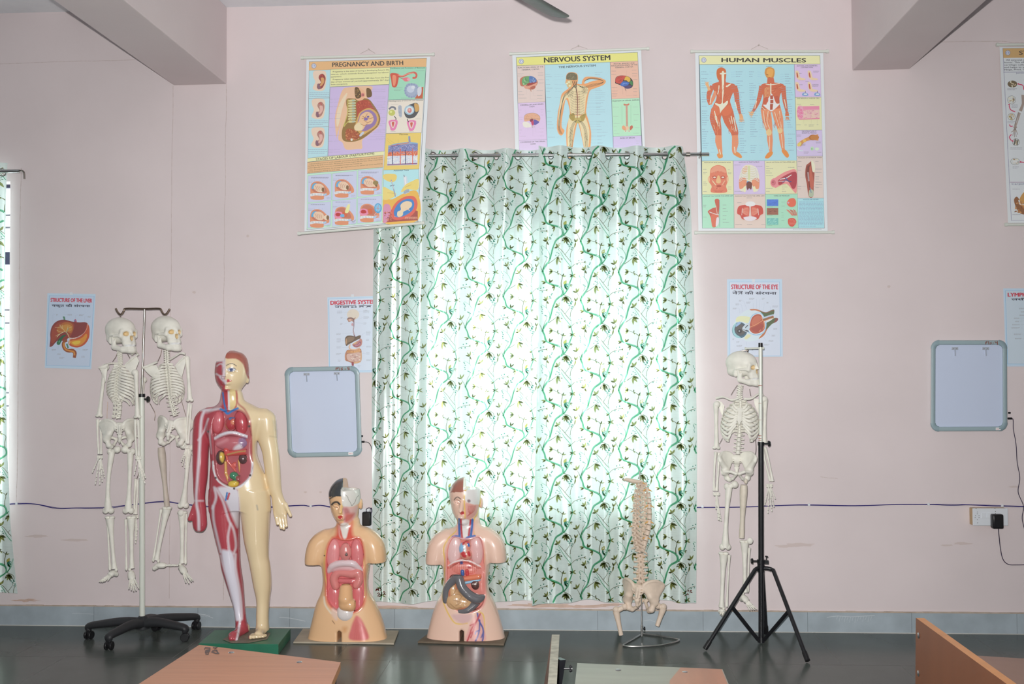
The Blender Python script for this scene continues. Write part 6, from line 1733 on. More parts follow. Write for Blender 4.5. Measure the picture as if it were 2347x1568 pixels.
def board(label, quad, clips, strokes, sticker, jack, fw=10.5):
 """quad: outer corners TL, TR, BR, BL in photo pixels"""
 TL, TR, BR, BL = [np.array(q, float) for q in quad]
 def uv(u, v): return (TL * (1 - u) + TR * u) * (1 - v) + (BL * (1 - u) + BR * u) * v
 W = np.linalg.norm(TR - TL); H = np.linalg.norm(BL - TL)
 def P(u, v, Y): return at(*uv(u, v), Y)
 D = 0.024
 root = thing('framed_whiteboard', label, 'whiteboard', at(*uv(.5, 1), -0.012), 'framed whiteboards on the wall')
 a, b = fw / W, fw / H
 m = MB()
 m.add([P(a * .8, b * .8, -0.014), P(1 - a * .8, b * .8, -0.014), P(1 - a * .8, 1 - b * .8, -0.014), P(a * .8, 1 - b * .8, -0.014)] +
   [P(a * .8, b * .8, -0.003), P(1 - a * .8, b * .8, -0.003), P(1 - a * .8, 1 - b * .8, -0.003), P(a * .8, 1 - b * .8, -0.003)],
   [(0, 3, 2, 1), (4, 5, 6, 7), (0, 1, 5, 4), (1, 2, 6, 5), (2, 3, 7, 6), (3, 0, 4, 7)])
 m.build('board_face', M_BOARD, root, smooth=False)
 # frame: rounded strips with plastic corners
 prof = [(0.0, -0.002), (0.0, -D * .7), (0.12, -D), (0.5, -D * 1.12), (0.88, -D), (1.0, -D * .7), (1.0, -0.006)]
 def strip(m, f0, f1):
  vs, fs = [], []
  for f in (f0, f1):
   for q, Y in prof: vs.append(f(q, Y))
  n = len(prof)
  for i in range(n - 1): fs.append((i, i + 1, n + i + 1, n + i))
  m.add(vs, fs)
 cu, cv = 19 / W, 19 / H
 for k in range(4):
  m = MB()
  if k == 0: strip(m, lambda q, Y: P(cu, q * b, Y), lambda q, Y: P(1 - cu, q * b, Y))
  if k == 1: strip(m, lambda q, Y: P(1 - q * a, cv, Y), lambda q, Y: P(1 - q * a, 1 - cv, Y))
  if k == 2: strip(m, lambda q, Y: P(1 - cu, 1 - q * b, Y), lambda q, Y: P(cu, 1 - q * b, Y))
  if k == 3: strip(m, lambda q, Y: P(q * a, 1 - cv, Y), lambda q, Y: P(q * a, cv, Y))
  m.build('frame_strip', M_FRAME, root)
 for cx, cy in ((0, 0), (1, 0), (1, 1), (0, 1)):
  m = MB()
  vs, fs = [], []
  sx, sy = (1 if cx == 0 else -1), (1 if cy == 0 else -1)
  ts = np.linspace(0, pi / 2, 8)
  n = len(prof)
  R = 19.0
  for j, t in enumerate(ts):
   for q, Y in prof:
    r = R - q * (fw + 1.2) if q else R + 0.8
    if j in (0, 7): pass
    X_ = cx * W + sx * (R - r * cos(t)); Y_ = cy * H + sy * (R - r * sin(t))
    vs.append(P(X_ / W, Y_ / H, Y - (0.0018 if Y < -0.01 else 0)))
  for j in range(7):
   for i in range(n - 1): fs.append((j * n + i, j * n + i + 1, (j + 1) * n + i + 1, (j + 1) * n + i))
  m.add(vs, fs)
  for end in (0, 7):
   m.add([vs[end * n + i] for i in range(n)], [tuple(range(n))])
  m.build('frame_corner', M_CORNER, root)
 for (x, y) in clips:
  m = MB()
  m.tube([at(x, y, -0.017), at(x + 1, y + 16, -0.019)], 0.0075, 8, flat=(1, .35))
  m.box(at(x - 7, y + 2, -0.02), at(x + 7, y - 4, -0.015))
  c = m.build('paper_clip_holder', M_CLIPP, root)
  m = MB()
  for dx in (-4, 4): m.ball(at(x + dx, y - 1, -0.0205), 0.0035, 8, 5)
  m.build('clip_screw', M_SCREW, c)
 pr = Print(wall_map(-D * 1.12 - 0.0012))
 for s in strokes: pr.line(s, 1.9, '#70382a', len(s) > 4, n=4)
 pr.mb.build('marker_writing', M_STICK, root, smooth=False)
 pr = Print(wall_map(-D * 1.12 - 0.0009))
 x, y = sticker
 pr.rect(x - 5.5, y - 3, x + 5.5, y + 3, '#dfdde4')
 pr.greek(x - 4.5, y - 2, x + 4.5, y + 2.2, 1, 1.9, '#b0485c')
 pr.mb.build('sticker', M_STICK, root, smooth=False)
 jx, jy = jack
 m = MB(); m.cyl(at(jx - 4, jy, -0.012), at(jx + 5, jy, -0.012), 0.0065, 12); m.build('power_jack', M_BLACK, root)
 m = MB(); m.cyl(at(jx - 3, jy - 13, -0.012), at(jx + 1.5, jy - 13, -0.012), 0.006, 10); m.build('switch_button', M_BLACK, root)
 return root
def FS(x, y, s, org): return [(org[0] + a * s, org[1] + b * s) for a, b in zip(x, y)]
B1 = [(652, 842), (823, 839), (830, 1046), (660, 1049)]
f = lambda x, y: (630 + x / 3.733, 820 + y / 3.733)
board('FIS-5 whiteboard beside the left curtain edge, under the digestive poster', B1, [f(271, 145), f(530, 138)],
  [[f(522, 106), f(522, 88), f(548, 84)], [f(522, 96), f(544, 93)], [f(556, 84), f(554, 108)], [f(582, 88), f(570, 88), f(570, 96), f(580, 100), f(568, 106)], [f(596, 98), f(610, 97)], [f(640, 80), f(624, 82), f(624, 92), f(640, 96), f(624, 104)]],
  f(649, 820), f(748, 720))
B2 = [(2134, 780), (2308, 780), (2309, 988), (2133, 989)]
g = lambda x, y: (2100 + x / 2.8, 760 + y / 2.8)
board('FIS-4 whiteboard at the right, above the switch box', B2, [g(248, 112), g(446, 112)],
  [[g(446, 82), g(446, 68), g(458, 62)], [g(446, 75), g(456, 70)], [g(464, 62), g(466, 82)], [g(484, 68), g(474, 72), g(484, 76), g(472, 82)], [g(492, 74), g(497, 74)], [g(506, 62), g(508, 72), g(522, 70)], [g(520, 60), g(522, 86)]],
  g(526, 625), g(600, 558))
# leads and wiring
def lead(name, label, pts, r=0.0022, Y=-0.006, m=None, cat='cable', Ys=None, parent=None):
 mb = MB()
 P = crv([at(x, y, Y if Ys is None else Ys[i]) for i, (x, y) in enumerate(pts)], 6)
 mb.tube(P, r, 7)
 o = mb.build(name, m or M_WIREP, parent)
 if parent is None: tag(o, label, cat)
 return o
lead('power_lead', 'short black lead curling from the FIS-5 whiteboard to the curtain', [(836, 1013), (843, 1014), (849, 1020), (852, 1030), (856, 1060), (858, 1120), (856, 1165)], Ys=[-0.012, -0.01, -0.006, -0.006, -0.006, -0.012, -0.022], m=M_BLACK)
lead('power_lead', 'purple lead hanging from the FIS-4 whiteboard down the right edge', [g(612, 558), g(622, 568), g(624, 630), g(640, 720), g(648, 840), g(665, 940), g(654, 1030), g(688, 1120), g(680, 1200), g(700, 1290), g(705, 1330)], Ys=[-0.012] + [-0.006] * 10)
# wall wiring: two blue wires run together with clips
rb = random.Random(11)
cl_px = [(38, 1154), (183 / 1 + 0, 1161), (385, 1150), (712, 1160), (1610, 1161), (1854, 1157), (2128, 1156), (2297, 1159)]
w1 = [(14, 1156), (38, 1154), (80, 1155), (130, 1164), (175, 1164), (240, 1163), (300, 1157), (372, 1149), (412, 1154), (470, 1160), (560, 1163), (610, 1162), (690, 1158), (709, 1160), (735, 1158), (770, 1163), (850, 1167), (1000, 1168), (1200, 1166), (1400, 1164), (1600, 1163), (1700, 1162), (1800, 1158), (1854, 1157), (1960, 1159), (2060, 1156), (2128, 1156), (2180, 1156), (2225, 1157), (2297, 1159), (2360, 1161), (2420, 1161)]
w2 = [(x, y + (rb.uniform(0.5, 3.0) if i % 2 else 0.8)) for i, (x, y) in enumerate(w1)]
wire = MB()
for w in (w1, w2): wire.tube(crv([at(x, y, -0.005) for x, y in w], 5), 0.0021, 6)
wr = wire.build('wall_wiring', M_WIRE)
tag(wr, 'blue twin wire clipped along the wall at knee height', 'cable')
for x, y in cl_px:
 if x in (183, 385): continue
 m = MB(); p = at(x, y, -0.006)
 m.box(p + np.array([-0.007, -0.004, -0.007]), p + np.array([0.007, 0.005, 0.006])); m.cyl(p + np.array([0.003, -0.006, 0.006]), p + np.array([0.003, 0.004, 0.006]), 0.003, 8)
 m.build('cable_clip', M_WHITEP, wr, bevel=0.001)
# switch boxes with adapters
def switch_box(label, x0, y0, x1, y1, depth=0.055):
 a, b = at(x0, y1, 0), at(x1, y0, 0)
 root = thing('switch_box', label, 'switch box', ((a[0] + b[0]) / 2, -0.02, a[2]))
 m = MB(); m.box((a[0], -depth, a[2]), (b[0], -0.001, b[2])); m.build('wooden_back_box', M_WOODB, root, bevel=0.002, smooth=False)
 m = MB(); m.box((a[0] - 0.002, -depth - 0.006, a[2] - 0.002), (b[0] + 0.002, -depth, b[2] + 0.002)); m.build('face_plate', M_WHITEP, root, bevel=0.002, smooth=False)
 return root, a, b, depth
root, a, b, dp = switch_box('white switch box with sockets under the FIS-4 whiteboard', 2222, 1163, 2300, 1201)
def at_sw(x, y): return at(x, y, -0.061)
for grp in (0, 1):
 m = MB()
 for (x, y) in ((392, 1158), (392, 1170), (380, 1182), (403, 1182), (378, 1194), (403, 1194), (392, 1208), (384, 1137), (394, 1228), (505, 1135), (508, 1155), (508, 1168)):
  if (x > 450) != bool(grp): continue
  p = at(2100 + x / 2.8, 760 + y / 2.8, -0.0613); m.cyl(p, p + np.array([0, -0.0008, 0]), 0.0022, 8)
 m.build('socket_holes', M_BLACK, root)
for x in (433, 467):
 m = MB(); p0, p1 = at(2100 + (x - 14) / 2.8, 760 + 1198 / 2.8, -0.0612), at(2100 + (x + 14) / 2.8, 760 + 1164 / 2.8, -0.0612)
 m.box((p0[0], -0.066, p0[2]), (p1[0], -0.0605, p1[2])); m.build('rocker_switch', M_WHITEP, root, bevel=0.0015, smooth=False)
def adapter(label, x, y, w, h, Y0, Y1, cord, Ys):
 m = MB(); p0, p1 = at(x - w / 2, y + h / 2, Y1), at(x + w / 2, y - h / 2, Y1)
 m.box((p0[0], Y1, p0[2]), (p1[0], Y0, p1[2]))
 o = m.build('power_adapter', M_BLACK, bevel=0.008)
 tag(o, label, 'power adapter')
 mb = MB(); mb.tube(crv([at(cx, cy, q) for (cx, cy), q in zip(cord, Ys)], 6), 0.0024, 7)
 mb.build('adapter_cord', M_WIREP, o)
adapter('black power adapter plugged into the right switch box', 2288.5, 1196, 25, 33, -0.0615, -0.105, [g(528, 1266), g(530, 1300), g(540, 1390), g(556, 1460), g(590, 1494), g(650, 1498), g(720, 1496)], [-0.085, -0.07, -0.02, -0.008, -0.006, -0.006, -0.006])
root, a, b, dp = switch_box('white switch plate behind the left torso, half under the curtain', 824, 1166, 880, 1212, 0.012)
adapter('black power adapter beside the left torso head, cord looped above it', 839.5, 1190, 20, 32, -0.019, -0.06, [f(785, 1322), f(782, 1300), f(800, 1285), f(822, 1290), f(828, 1310), f(822, 1335), f(815, 1310), f(825, 1285), f(838, 1330), f(840, 1345)], [-0.05, -0.055, -0.06, -0.06, -0.055, -0.05, -0.045, -0.04, -0.03, -0.03])
# tiny nails and tape tabs that hold the small posters
for i, (x, y) in enumerate(((163, 672), (808, 677), (1727, 642))):
 m = MB(); p = at(x, y, -0.006); m.cyl(p + np.array([0, 0.006, 0]), p, 0.003, 8); m.box(p + np.array([-0.009, 0.0005, -0.012]), p + np.array([0.009, 0.003, 0.006]))
 o = m.build('poster_pin', M_WHITEP); tag(o, 'white pin and tab above the %s poster' % ('liver', 'digestive system', 'eye')[i], 'pin')
# ---------------------------------------------------------------- hanging skeletons and their stands
M_BONE = mat_vc('bone_plastic', rough=0.5, spec=0.4, noise=0.1, nscale=22)
M_WHITEMETAL = mat('cream_enamel_tube', (224, 228, 218), rough=0.3, spec=0.5)
M_BLACKMETAL = mat('black_enamel_tube', (30, 31, 35), rough=0.3, spec=0.5, noise=0.2, nscale=30)
M_BLACKP = mat('black_moulded_plastic', (44, 45, 48), rough=0.5, spec=0.4)
M_RUST = mat('bronze_steel_rod', (150, 132, 118), rough=0.3, metal=1.0)
BONE, BONE2, BONE3 = '#d6d4ca', '#cfccc0', '#b5a99c'
def bc(c): return pc(c)
def skull_mesh():
 s = SDF((-0.085, -0.12, -0.11), (0.085, 0.115, 0.1), 0.0032)
 s.ell((0, 0.012, 0.02), (.070, .088, .068)).ell((0, -0.042, 0.012), (.056, .046, .05), k=.02)
 for q in (-1, 1):
  s.cap((q * .004, -.082, .0), (q * .046, -.068, .0), .010, .009, k=.012)
  s.cap((q * .05, -.06, -.026), (q * .066, -.02, -.024), .010, .006, k=.01); s.cap((q * .066, -.02, -.024), (q * .063, .016, -.018), .006, .006, k=.008)
  s.cap((q * .047, -.066, .0), (q * .052, -.06, -.03), .008, .009, k=.01)
  s.cap((q * .03, -.07, -.074), (q * .012, -.088, -.074), .013, .012, k=.01)
  s.ell((q * .055, .022, -.045), (.012, .014, .022), k=.012)
 s.ell((0, -.062, -.045), (.042, .030, .042), k=.02).ell((0, .055, -.03), (.05, .038, .03), k=.02).ell((0, .0, -.035), (.05, .06, .028), k=.02)
 s.cap((0, -.09, -.004), (0, -.101, -.030), .006, .006, k=.008)
 for q in (-1, 1):
  s.ell((q * .028, -.097, -.016), (.0155, .032, .0135), k=.008, mode='s')
 s.ell((0, -.104, -.044), (.011, .022, .016), k=.004, mode='s')
 V, Q = s.mesh(); V = smooth_verts(V, Q, 2)
 C = np.tile(bc(BONE), (len(V), 1))
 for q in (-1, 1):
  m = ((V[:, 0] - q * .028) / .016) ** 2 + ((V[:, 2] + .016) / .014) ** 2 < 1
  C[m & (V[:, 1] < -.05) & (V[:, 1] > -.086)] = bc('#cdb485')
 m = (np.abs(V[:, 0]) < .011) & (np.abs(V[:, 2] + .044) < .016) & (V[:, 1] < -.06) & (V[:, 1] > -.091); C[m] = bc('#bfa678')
 m = (V[:, 2] < -.078) & (V[:, 1] < -.075); C[m] = bc('#e2e2e0')
 return V, Q, C
def mandible_mesh():
 s = SDF((-0.07, -0.12, -0.14), (0.07, 0.03, -0.02), 0.003)
 for q in (-1, 1):
  s.chain([(q * .056, .004, -.03), (q * .052, -.004, -.085), (q * .036, -.055, -.106), (q * .016, -.086, -.112), (0, -.092, -.113)], [.008, .015, .0145, .0145, .015], k=.008)
  s.cap((q * .053, -.004, -.08), (q * .053, -.016, -.045), .008, .005, k=.006)
  s.chain([(q * .036, -.055, -.095), (q * .016, -.084, -.097), (0, -.09, -.097)], [.0115, .0125, .0125], k=.006)
 V, Q = s.mesh(); V = smooth_verts(V, Q, 1)
 C = np.tile(bc(BONE), (len(V), 1)); C[V[:, 2] > -.089] = bc('#dcdcd8'); C[(V[:, 2] > -.088) & (V[:, 1] > -.04)] = bc(BONE)
 return V, Q, C
def hip_mesh():
 """one hip bone, on the +x side of the midline; front is -y"""
 s = SDF((-0.01, -0.09, -0.08), (0.17, 0.11, 0.17), 0.0034)
 cr = crv([(.026, .060, .100), (.034, .058, .128), (.06, .044, .150), (.100, .006, .153), (.128, -.038, .122), (.122, -.048, .088)], 4)
 for c in cr:
  s.cap((.078 + (c[0] - .03) * .12, .012 - (c[0] - .08) * .25, .03), c * .97, .010, .006, k=.018)
 s.chain(cr, [.0075] * len(cr), k=.008)
 s.ell((.088, .006, .0), (.03, .03, .03), k=.02); s.cap((.07, .035, .04), (.086, .01, .0), .020, .02, k=.02)
 s.chain([(.084, .014, -.012), (.072, .028, -.052), (.056, .018, -.064), (.034, -.012, -.052), (.012, -.040, -.018)], [.017, .019, .015, .009, .010], k=.01)
 s.chain([(.082, -.018, .004), (.045, -.045, .006), (.012, -.050, -.008)], [.014, .010, .013], k=.01)
 s.ell((.120, -.004, -.004), (.02, .02, .02), k=.006, mode='s')
 V, Q = s.mesh(); return smooth_verts(V, Q, 2), Q
def sacrum_mesh():
 s = SDF((-0.07, 0.0, -0.05), (0.07, 0.13, 0.14), 0.0032)
 s.ell((0, .052, .10), (.05, .020, .032)); s.cap((0, .062, .085), (0, .085, .03), .032, .017, k=.02, sq=.5); s.chain([(0, .088, .02), (0, .082, -.015), (0, .068, -.034)], [.014, .009, .005], k=.01)
 s.cap((0, .075, .11), (0, .100, .045), .008, .006, k=.01)
 for q in (-1, 1):
  for i in range(4): s.cap((q * (.026 - .003 * i), .03, .095 - i * .02), (q * (.026 - .003 * i), .12, .095 - i * .02), .0042, .0042, k=.004, mode='s')
 V, Q = s.mesh(); return smooth_verts(V, Q, 1), Q
_SK = skull_mesh(); _MD = mandible_mesh(); _HB = hip_mesh(); _SA = sacrum_mesh()
def place(name, mesh, R, o, parent, sc=1.0, col=None, m=None, mirror=False):
 V, Q = mesh[0], mesh[1]
 V = V * np.array(sc)
 if mirror: V = V * np.array([-1, 1, 1]); Q = Q[:, ::-1]
 C = mesh[2] if len(mesh) > 2 else np.tile(bc(col), (len(V), 1))
 return np_mesh(name, V @ np.asarray(R).T + np.asarray(o), Q, m or M_BONE, parent, C)
def long_bone(name, a, b, rads, parent, col, knobs=(), flat=None, bow=(0, 0, 0)):
 m = MB(); m.col = bc(col)
 n = 18
 a, b = np.asarray(a, float), np.asarray(b, float)
 P = [a + (b - a) * t + np.asarray(bow) * sin(pi * t) for t in np.linspace(0, 1, n)]
 rr = lerp_list(rads, n); rr[1:-1] = (rr[:-2] + 2 * rr[1:-1] + rr[2:]) / 4
 m.tube(P, rr, 14, flat=flat)
 for c, r in knobs: m.ball(c, r, 12, 8)
 return m.build(name, M_BONE, parent)
def hand(parent, wrist, tips, Y, col=BONE2, dY=0.0):
 m = MB(); m.col = bc(col)
 w = at(*wrist, Y)
 T = [at(*t, Y + dY + 0.006 * (i - 2)) for i, t in enumerate(tips)]
 mid = sum(T) / 5
 d = (mid - w) / np.linalg.norm(mid - w)
 for i in range(8): m.ball(w + d * (.006 + .009 * (i // 4)) + np.array([(i % 4 - 1.5) * .009, .002 * (-1) ** i, 0]), .0068, 8, 6)
 for i, t in enumerate(T):
  th = np.linalg.norm(t - mid) > 0.045 and (i in (0, 4))
  st = w + d * .02 + (t - mid) * .16
  fr = [0, .46, .72, .88, 1.0] if not th else [0, .45, .78, 1.0]
  for k in range(len(fr) - 1):
   p, q = st + (t - st) * (fr[k] + .012), st + (t - st) * (fr[k + 1] - .012)
   m.tube([p, p + (q - p) * .15, p + (q - p) * .5, p + (q - p) * .85, q], [.0038, .0046, .003, .0042, .003], 7)
 return m.build('hand', M_BONE, parent)
def foot(parent, ankle, heel, toes, Y, dy=(0.0, 0.03, -0.1), col=BONE2):
 m = MB(); m.col = bc(col)
 a, h = at(*ankle, Y + dy[0]), at(*heel, Y + dy[1])
 T = [at(*t, Y + dy[2]) for t in toes]
 mid = sum(T) / len(T)
 m.ball(a, (.018, .02, .014), 10, 7); m.tube([a, (a + h) / 2, h], [.016, .017, .013], 10); m.ball(h, .014, 10, 7)
 k = a + (mid - a) * .3
 m.tube([a - (k - a) * .3, a, a + (k - a) * .5, k, k + (k - a) * .35], [.010, .018, .021, .020, .010], 12, flat=(1.1, .85))
 for t in T:
  st = k + (t - mid) * .35 * (1 if len(T) > 1 else 0)
  for f0, f1, r in ((0, .5, .0062), (.53, .78, .0052), (.8, .9, .0045), (.92, 1, .004)):
   p, q = st + (t - st) * f0, st + (t - st) * f1
   m.tube([p, (p + q) / 2, q], [r, r * .72, r], 7)
  m.ball(st, .0085, 8, 6)
 return m.build('foot', M_BONE, parent)
def vertebra(parent, p, R, kind, sc, col, name='vertebra'):
 m = MB(); m.col = bc(col)
 m.xf = lambda v: np.asarray(p) + R @ (np.asarray(v) * sc)
 rb, h, sp, tp = {'c': (.011, .0065, .022, .02), 't': (.0135, .0095, .040, .026), 'l': (.020, .0135, .036, .034)}[kind]
 m.tube([(0, 0, -h), (0, 0, -h * .5), (0, 0, h * .5), (0, 0, h)], [rb, rb * .88, rb * .88, rb], 12, flat=(1, .82))
 drop = {'c': -.004, 't': -.022, 'l': -.004}[kind]
 m.tube([(0, rb * .8, 0), (0, rb + sp * .5, drop * .5), (0, rb + sp, drop)], [.006, .0048, .006 if kind != 't' else .004], 7, flat=(.7, 1.3 if kind == 'l' else 1))
 for q in (-1, 1):
  m.tube([(q * rb * .5, rb * .9, .002), (q * tp * .7, rb * 1.1, .003), (q * tp, rb * 1.35, .004)], [.0055, .0042, .005], 7)
  m.ball((q * rb * .75, rb * 1.25, h * .9), .0052, 7, 5); m.ball((q * rb * .7, rb * 1.3, -h * .9), .0052, 7, 5)
 return m.build(name, M_BONE, parent)
RIBW = [.045, .074, .094, .108, .117, .123, .127, .129, .127, .119, .102, .072]
RIBD = [.060, .085, .103, .116, .125, .131, .134, .128, .108, .078, .040, .0]
def ribcage(parent, vp, R, sc, col, zs):
 """vp: 12 thoracic vertebra centres; R turns local (front -y) into the world"""
 S0 = vp[1] * .5 + vp[2] * .5 + R @ np.array([0, -.078, -.012]) * sc
 S1 = vp[8] + R @ np.array([0, -.128, .012]) * sc
 m = MB(); m.col = bc(col)
 m.xf = lambda v: np.asarray(v)
 L = [S0 + (S1 - S0) * t for t in (0, .08, .2, .3, .55, .8, .9, 1.0, 1.14)]
 m.tube(L, np.array([.018, .026, .022, .014, .017, .019, .014, .008, .004]) * sc, 12, flat=(1, .32), up=R @ np.array([0, -1.0, 0]))
 m.build('sternum', M_BONE, parent)
 for i in range(12):
  for q in (-1, 1):
   w, d = RIBW[i], RIBD[i]
   b = vp[i]
   drop = -.008 - .0055 * min(i, 8)
   loc = [(q * .014, .012, .004), (q * .04, .034, .004), (q * w * .80, .022, drop * .4), (q * w, -.024, drop)]
   if i < 10: loc += [(q * w * .93, -.024 - (d - .024) * .55, drop * 1.9), (q * max(w * .62, .05), -d * .96, drop * 2.7)]
   else: loc += [(q * w * .98, -.05, drop * 1.7)] + ([(q * w * .86, -.085, drop * 2.1)] if i == 10 else [])
   P = [b + R @ (np.array(v) * (sc, sc, zs)) for v in loc]
   if i < 7:
    e = S0 + (S1 - S0) * (0.06 + .145 * i) + R @ np.array([q * .018, 0, 0]) * sc
    P += [P[-1] * .45 + e * .55 + R @ np.array([0, -.004, -.006]) * sc, e]
   elif i < 10:
    e = S1 + R @ np.array([q * (.022 + .024 * (i - 7)), .008 * (i - 7), (-.018 - .032 * (i - 7)) * .8]) * sc
    P += [P[-1] * .4 + e * .6, e]
   C = crv(P, 5)
   m = MB(); m.col = bc(col)
   m.tube(C, lerp_list([.0048, .005, .0052, .0052, .005, .0048, .0046], len(C)) * sc * 1.22, 8, flat=(.55, 1.4), up=(0, 0, 1))
   m.build('rib', M_BONE, parent)
def skeleton(label, K, Y):
 t = thing('hanging_skeleton', label, 'skeleton', at(*K['skull'], Y), 'hanging teaching skeletons')
 # skull
 Rk = Rz(radians(K['skull_yaw'])) @ Rx(radians(K.get('nod', 0)))
 o = at(*K['skull'], Y)
 sk = place('skull', _SK, Rk, o, t, K.get('ssc', 1.0))
 place('mandible', _MD, Rk, o, sk, K.get('ssc', 1.0))
 m = MB(); top = o + Rk @ np.array([0, .01, .086]); hk = at(*K['hook'], Y)
 m.tube([top - np.array([0, 0, .006]), top, hk], .0022, 6); m.torus(hk, (0.6, 1, 0), .006, .0016, 14, 6)
 m.build('eye_hook', M_RUST, sk)
 # spine
 C = crv([at(*p, Y) for p in K['spine']], 12)
 C = np.array(C)
 cum = np.concatenate([[0], np.cumsum(np.linalg.norm(np.diff(C, axis=0), axis=1))])
 Ltot = cum[-1]
 hs = [.019] * 7 + [.0235] * 12 + [.036] * 5
 sc = Ltot / sum(hs)
 z = 0; vp = []
 Rt = Rz(radians(K['yaw']))
 for i, h in enumerate(hs):
  s = (z + h / 2) * sc; z += h
  p = np.array([np.interp(s, cum, C[:, k]) for k in range(3)])
  # natural curves of the back
  p = p + Rt @ np.array([0, .018 * sin(pi * (i - 6) / 13) if 6 <= i <= 19 else (-.014 * sin(pi * (i - 18) / 6) if i > 18 else 0), 0])
  vp.append(p)
 for i, p in enumerate(vp):
  a, b = vp[max(0, i - 1)], vp[min(23, i + 1)]
  d = (a - b) / np.linalg.norm(a - b)
  tilt = Ry(atan2(d[0], d[2]))
  vertebra(t, p, tilt @ Rt, 'c' if i < 7 else ('t' if i < 19 else 'l'), 1.2 * min(sc, 1.0), K['col'])
 ribcage(t, vp[7:19], Rt, sc * K.get('ribsc', 1.0), K['col'], sc * .86)
 # pelvis
 pp = at(*K['pelvis'], Y)
 Rp = Ry(radians(K.get('pel_roll', 0))) @ Rz(radians(K['pel_yaw']))
 s3 = (K.get('pel_w', .82), .9, K.get('pel_h', .84))
 place('hip_bone', _HB, Rp, pp, t, s3, K['col']); place('hip_bone', _HB, Rp, pp, t, s3, K['col'], mirror=True); place('sacrum', _SA, Rp, pp, t, s3, K['col'])
 for outline, ridge, dY, th in K['scap']:
  m = MB(); m.col = bc(K['col'] if len(outline) < 9 else BONE)
  F = [at(*q, Y + dY) for q in outline]
  c = sum(F) / len(F)
  n_ = np.array([0, th, 0]); k = len(F)
  Fo = [f - n_ * .25 for f in F]; Ba = [f + n_ * .25 for f in F]
  m.add([c - n_] + Fo + Ba + [c + n_ * .6], [(0, (i + 1) % k + 1, i + 1) for i in range(k)] + [(i + 1, (i + 1) % k + 1, (i + 1) % k + 1 + k, i + 1 + k) for i in range(k)] + [(2 * k + 1, i + 1 + k, (i + 1) % k + 1 + k) for i in range(k)])
  if ridge: m.tube(crv([at(*q, Y + dY - .008) for q in ridge], 4), .0055, 8)
  m.build('scapula', M_BONE, t)
 for pts, dYs in K['clav']:
  long_P = crv([at(*q, Y + d) for q, d in zip(pts, dYs)], 5)
  m = MB(); m.col = bc(K['col']); m.tube(long_P, lerp_list([.007, .0055, .0055, .007], len(long_P)), 8); m.build('clavicle', M_BONE, t)
 for a in K['arms']:
  Ya = Y + a.get('dY', 0)
  if 'hum' in a:
   p, q = at(*a['hum'][0], Ya), at(*a['hum'][1], Ya)
   kn = [(p + np.array([-.006 * a['s'], 0, .004]), (.021, .02, .02)), (q + np.array([.011, 0, 0]), (.012, .011, .011)), (q + np.array([-.012, 0, 0]), (.013, .012, .010))]
   long_bone('humerus', p, q, [.016, .0125, .0105, .010, .0105, .013, .017], t, K['col'], kn)
  e, w = a['fore']
  for j, nm in enumerate(('ulna', 'radius')):
   off = (-1 if j == 0 else 1) * a.get('sep', 3.0)
   pa, pb = at(e[0] + off, e[1] - (2 if j == 0 else 0), Ya), at(w[0] + off * .8, w[1], Ya)
   long_bone(nm, pa, pb, [.010 if j == 0 else .0085, .0075, .0062, .006, .0065, .0078 if j == 0 else .0105], t, K['col'], bow=(.003 * (1 if j else -1), 0, 0))
  hand(t, a['hand'][0], a['hand'][1], Ya - .004, K['col'], a.get('hdY', 0))
 for l in K['legs']:
  Yl = Y + l.get('dY', 0)
  p, q = at(*l['fem'][0], Yl), at(*l['fem'][1], Yl)
  s = l['s']
  if l.get('stub'):
   long_bone('femur', p, q, [.024, .030, .027, .024, .021, .018, .017, .018, .021, .019], t, l['col'], [(p + np.array([.012, 0, .022]), (.011, .011, .016))], flat=(1, .8))
  else:
   kn = [(p + np.array([-.034 * s, .0, .018]), .0215), (p + np.array([.012 * s, .004, .006]), (.018, .017, .02)), (q + np.array([.017, .004, .002]), (.018, .022, .019)), (q + np.array([-.017, .004, .002]), (.018, .022, .019))]
   fb = long_bone('femur', p, q, [.019, .018, .0145, .0125, .0120, .0120, .0125, .015, .021, .024], t, l.get('col', K['col']), kn, bow=(.006 * s, -.01, 0))
   mm = MB(); mm.col = bc(l.get('col', K['col'])); mm.tube([p + np.array([0, 0, .004]), p + np.array([-.034 * s, .0, .018])], [.015, .013], 10); mm.build('femoral_neck', M_BONE, fb)
  p, q = at(*l['tib'][0], Yl), at(*l['tib'][1], Yl)
  long_bone('tibia', p, q, [.026, .021, .0155, .0135, .0125, .0115, .0115, .013, .018], t, K['col'], [(p + np.array([.013, 0, .004]), (.018, .019, .010)), (p + np.array([-.013, 0, .004]), (.018, .019, .010)), (q + np.array([-.012 * s, 0, -.006]), (.009, .011, .012))])
  p, q = at(*l['fib'][0], Yl + .008), at(*l['fib'][1], Yl + .008)
  long_bone('fibula', p, q, [.0095, .006, .0052, .0052, .0052, .0065, .0088], t, K['col'], [(q, (.008, .009, .013))])
  if 'pat' in l:
   mm = MB(); mm.col = bc(K['col']); mm.ball(at(*l['pat'], Yl - .03), (.018, .010, .02), 10, 7); mm.build('patella', M_BONE, t)
  foot(t, *l['foot'], Yl, l.get('fdy', (0, .03, -.1)), l.get('fcol', K['col']))
 for pts in K.get('wires', ()):
  m = MB(); m.tube(crv([at(*q, Y - .005) for q in pts], 4), .0014, 6); m.build('hanging_wire', M_RUST, t)
 return t
a1 = lambda x, y: (180 + x / 3.92, 680 + y / 3.92)
a2 = lambda x, y: (180 + x / 3.92, 1000 + y / 3.92)
YL = fl(325, 1462)[1]
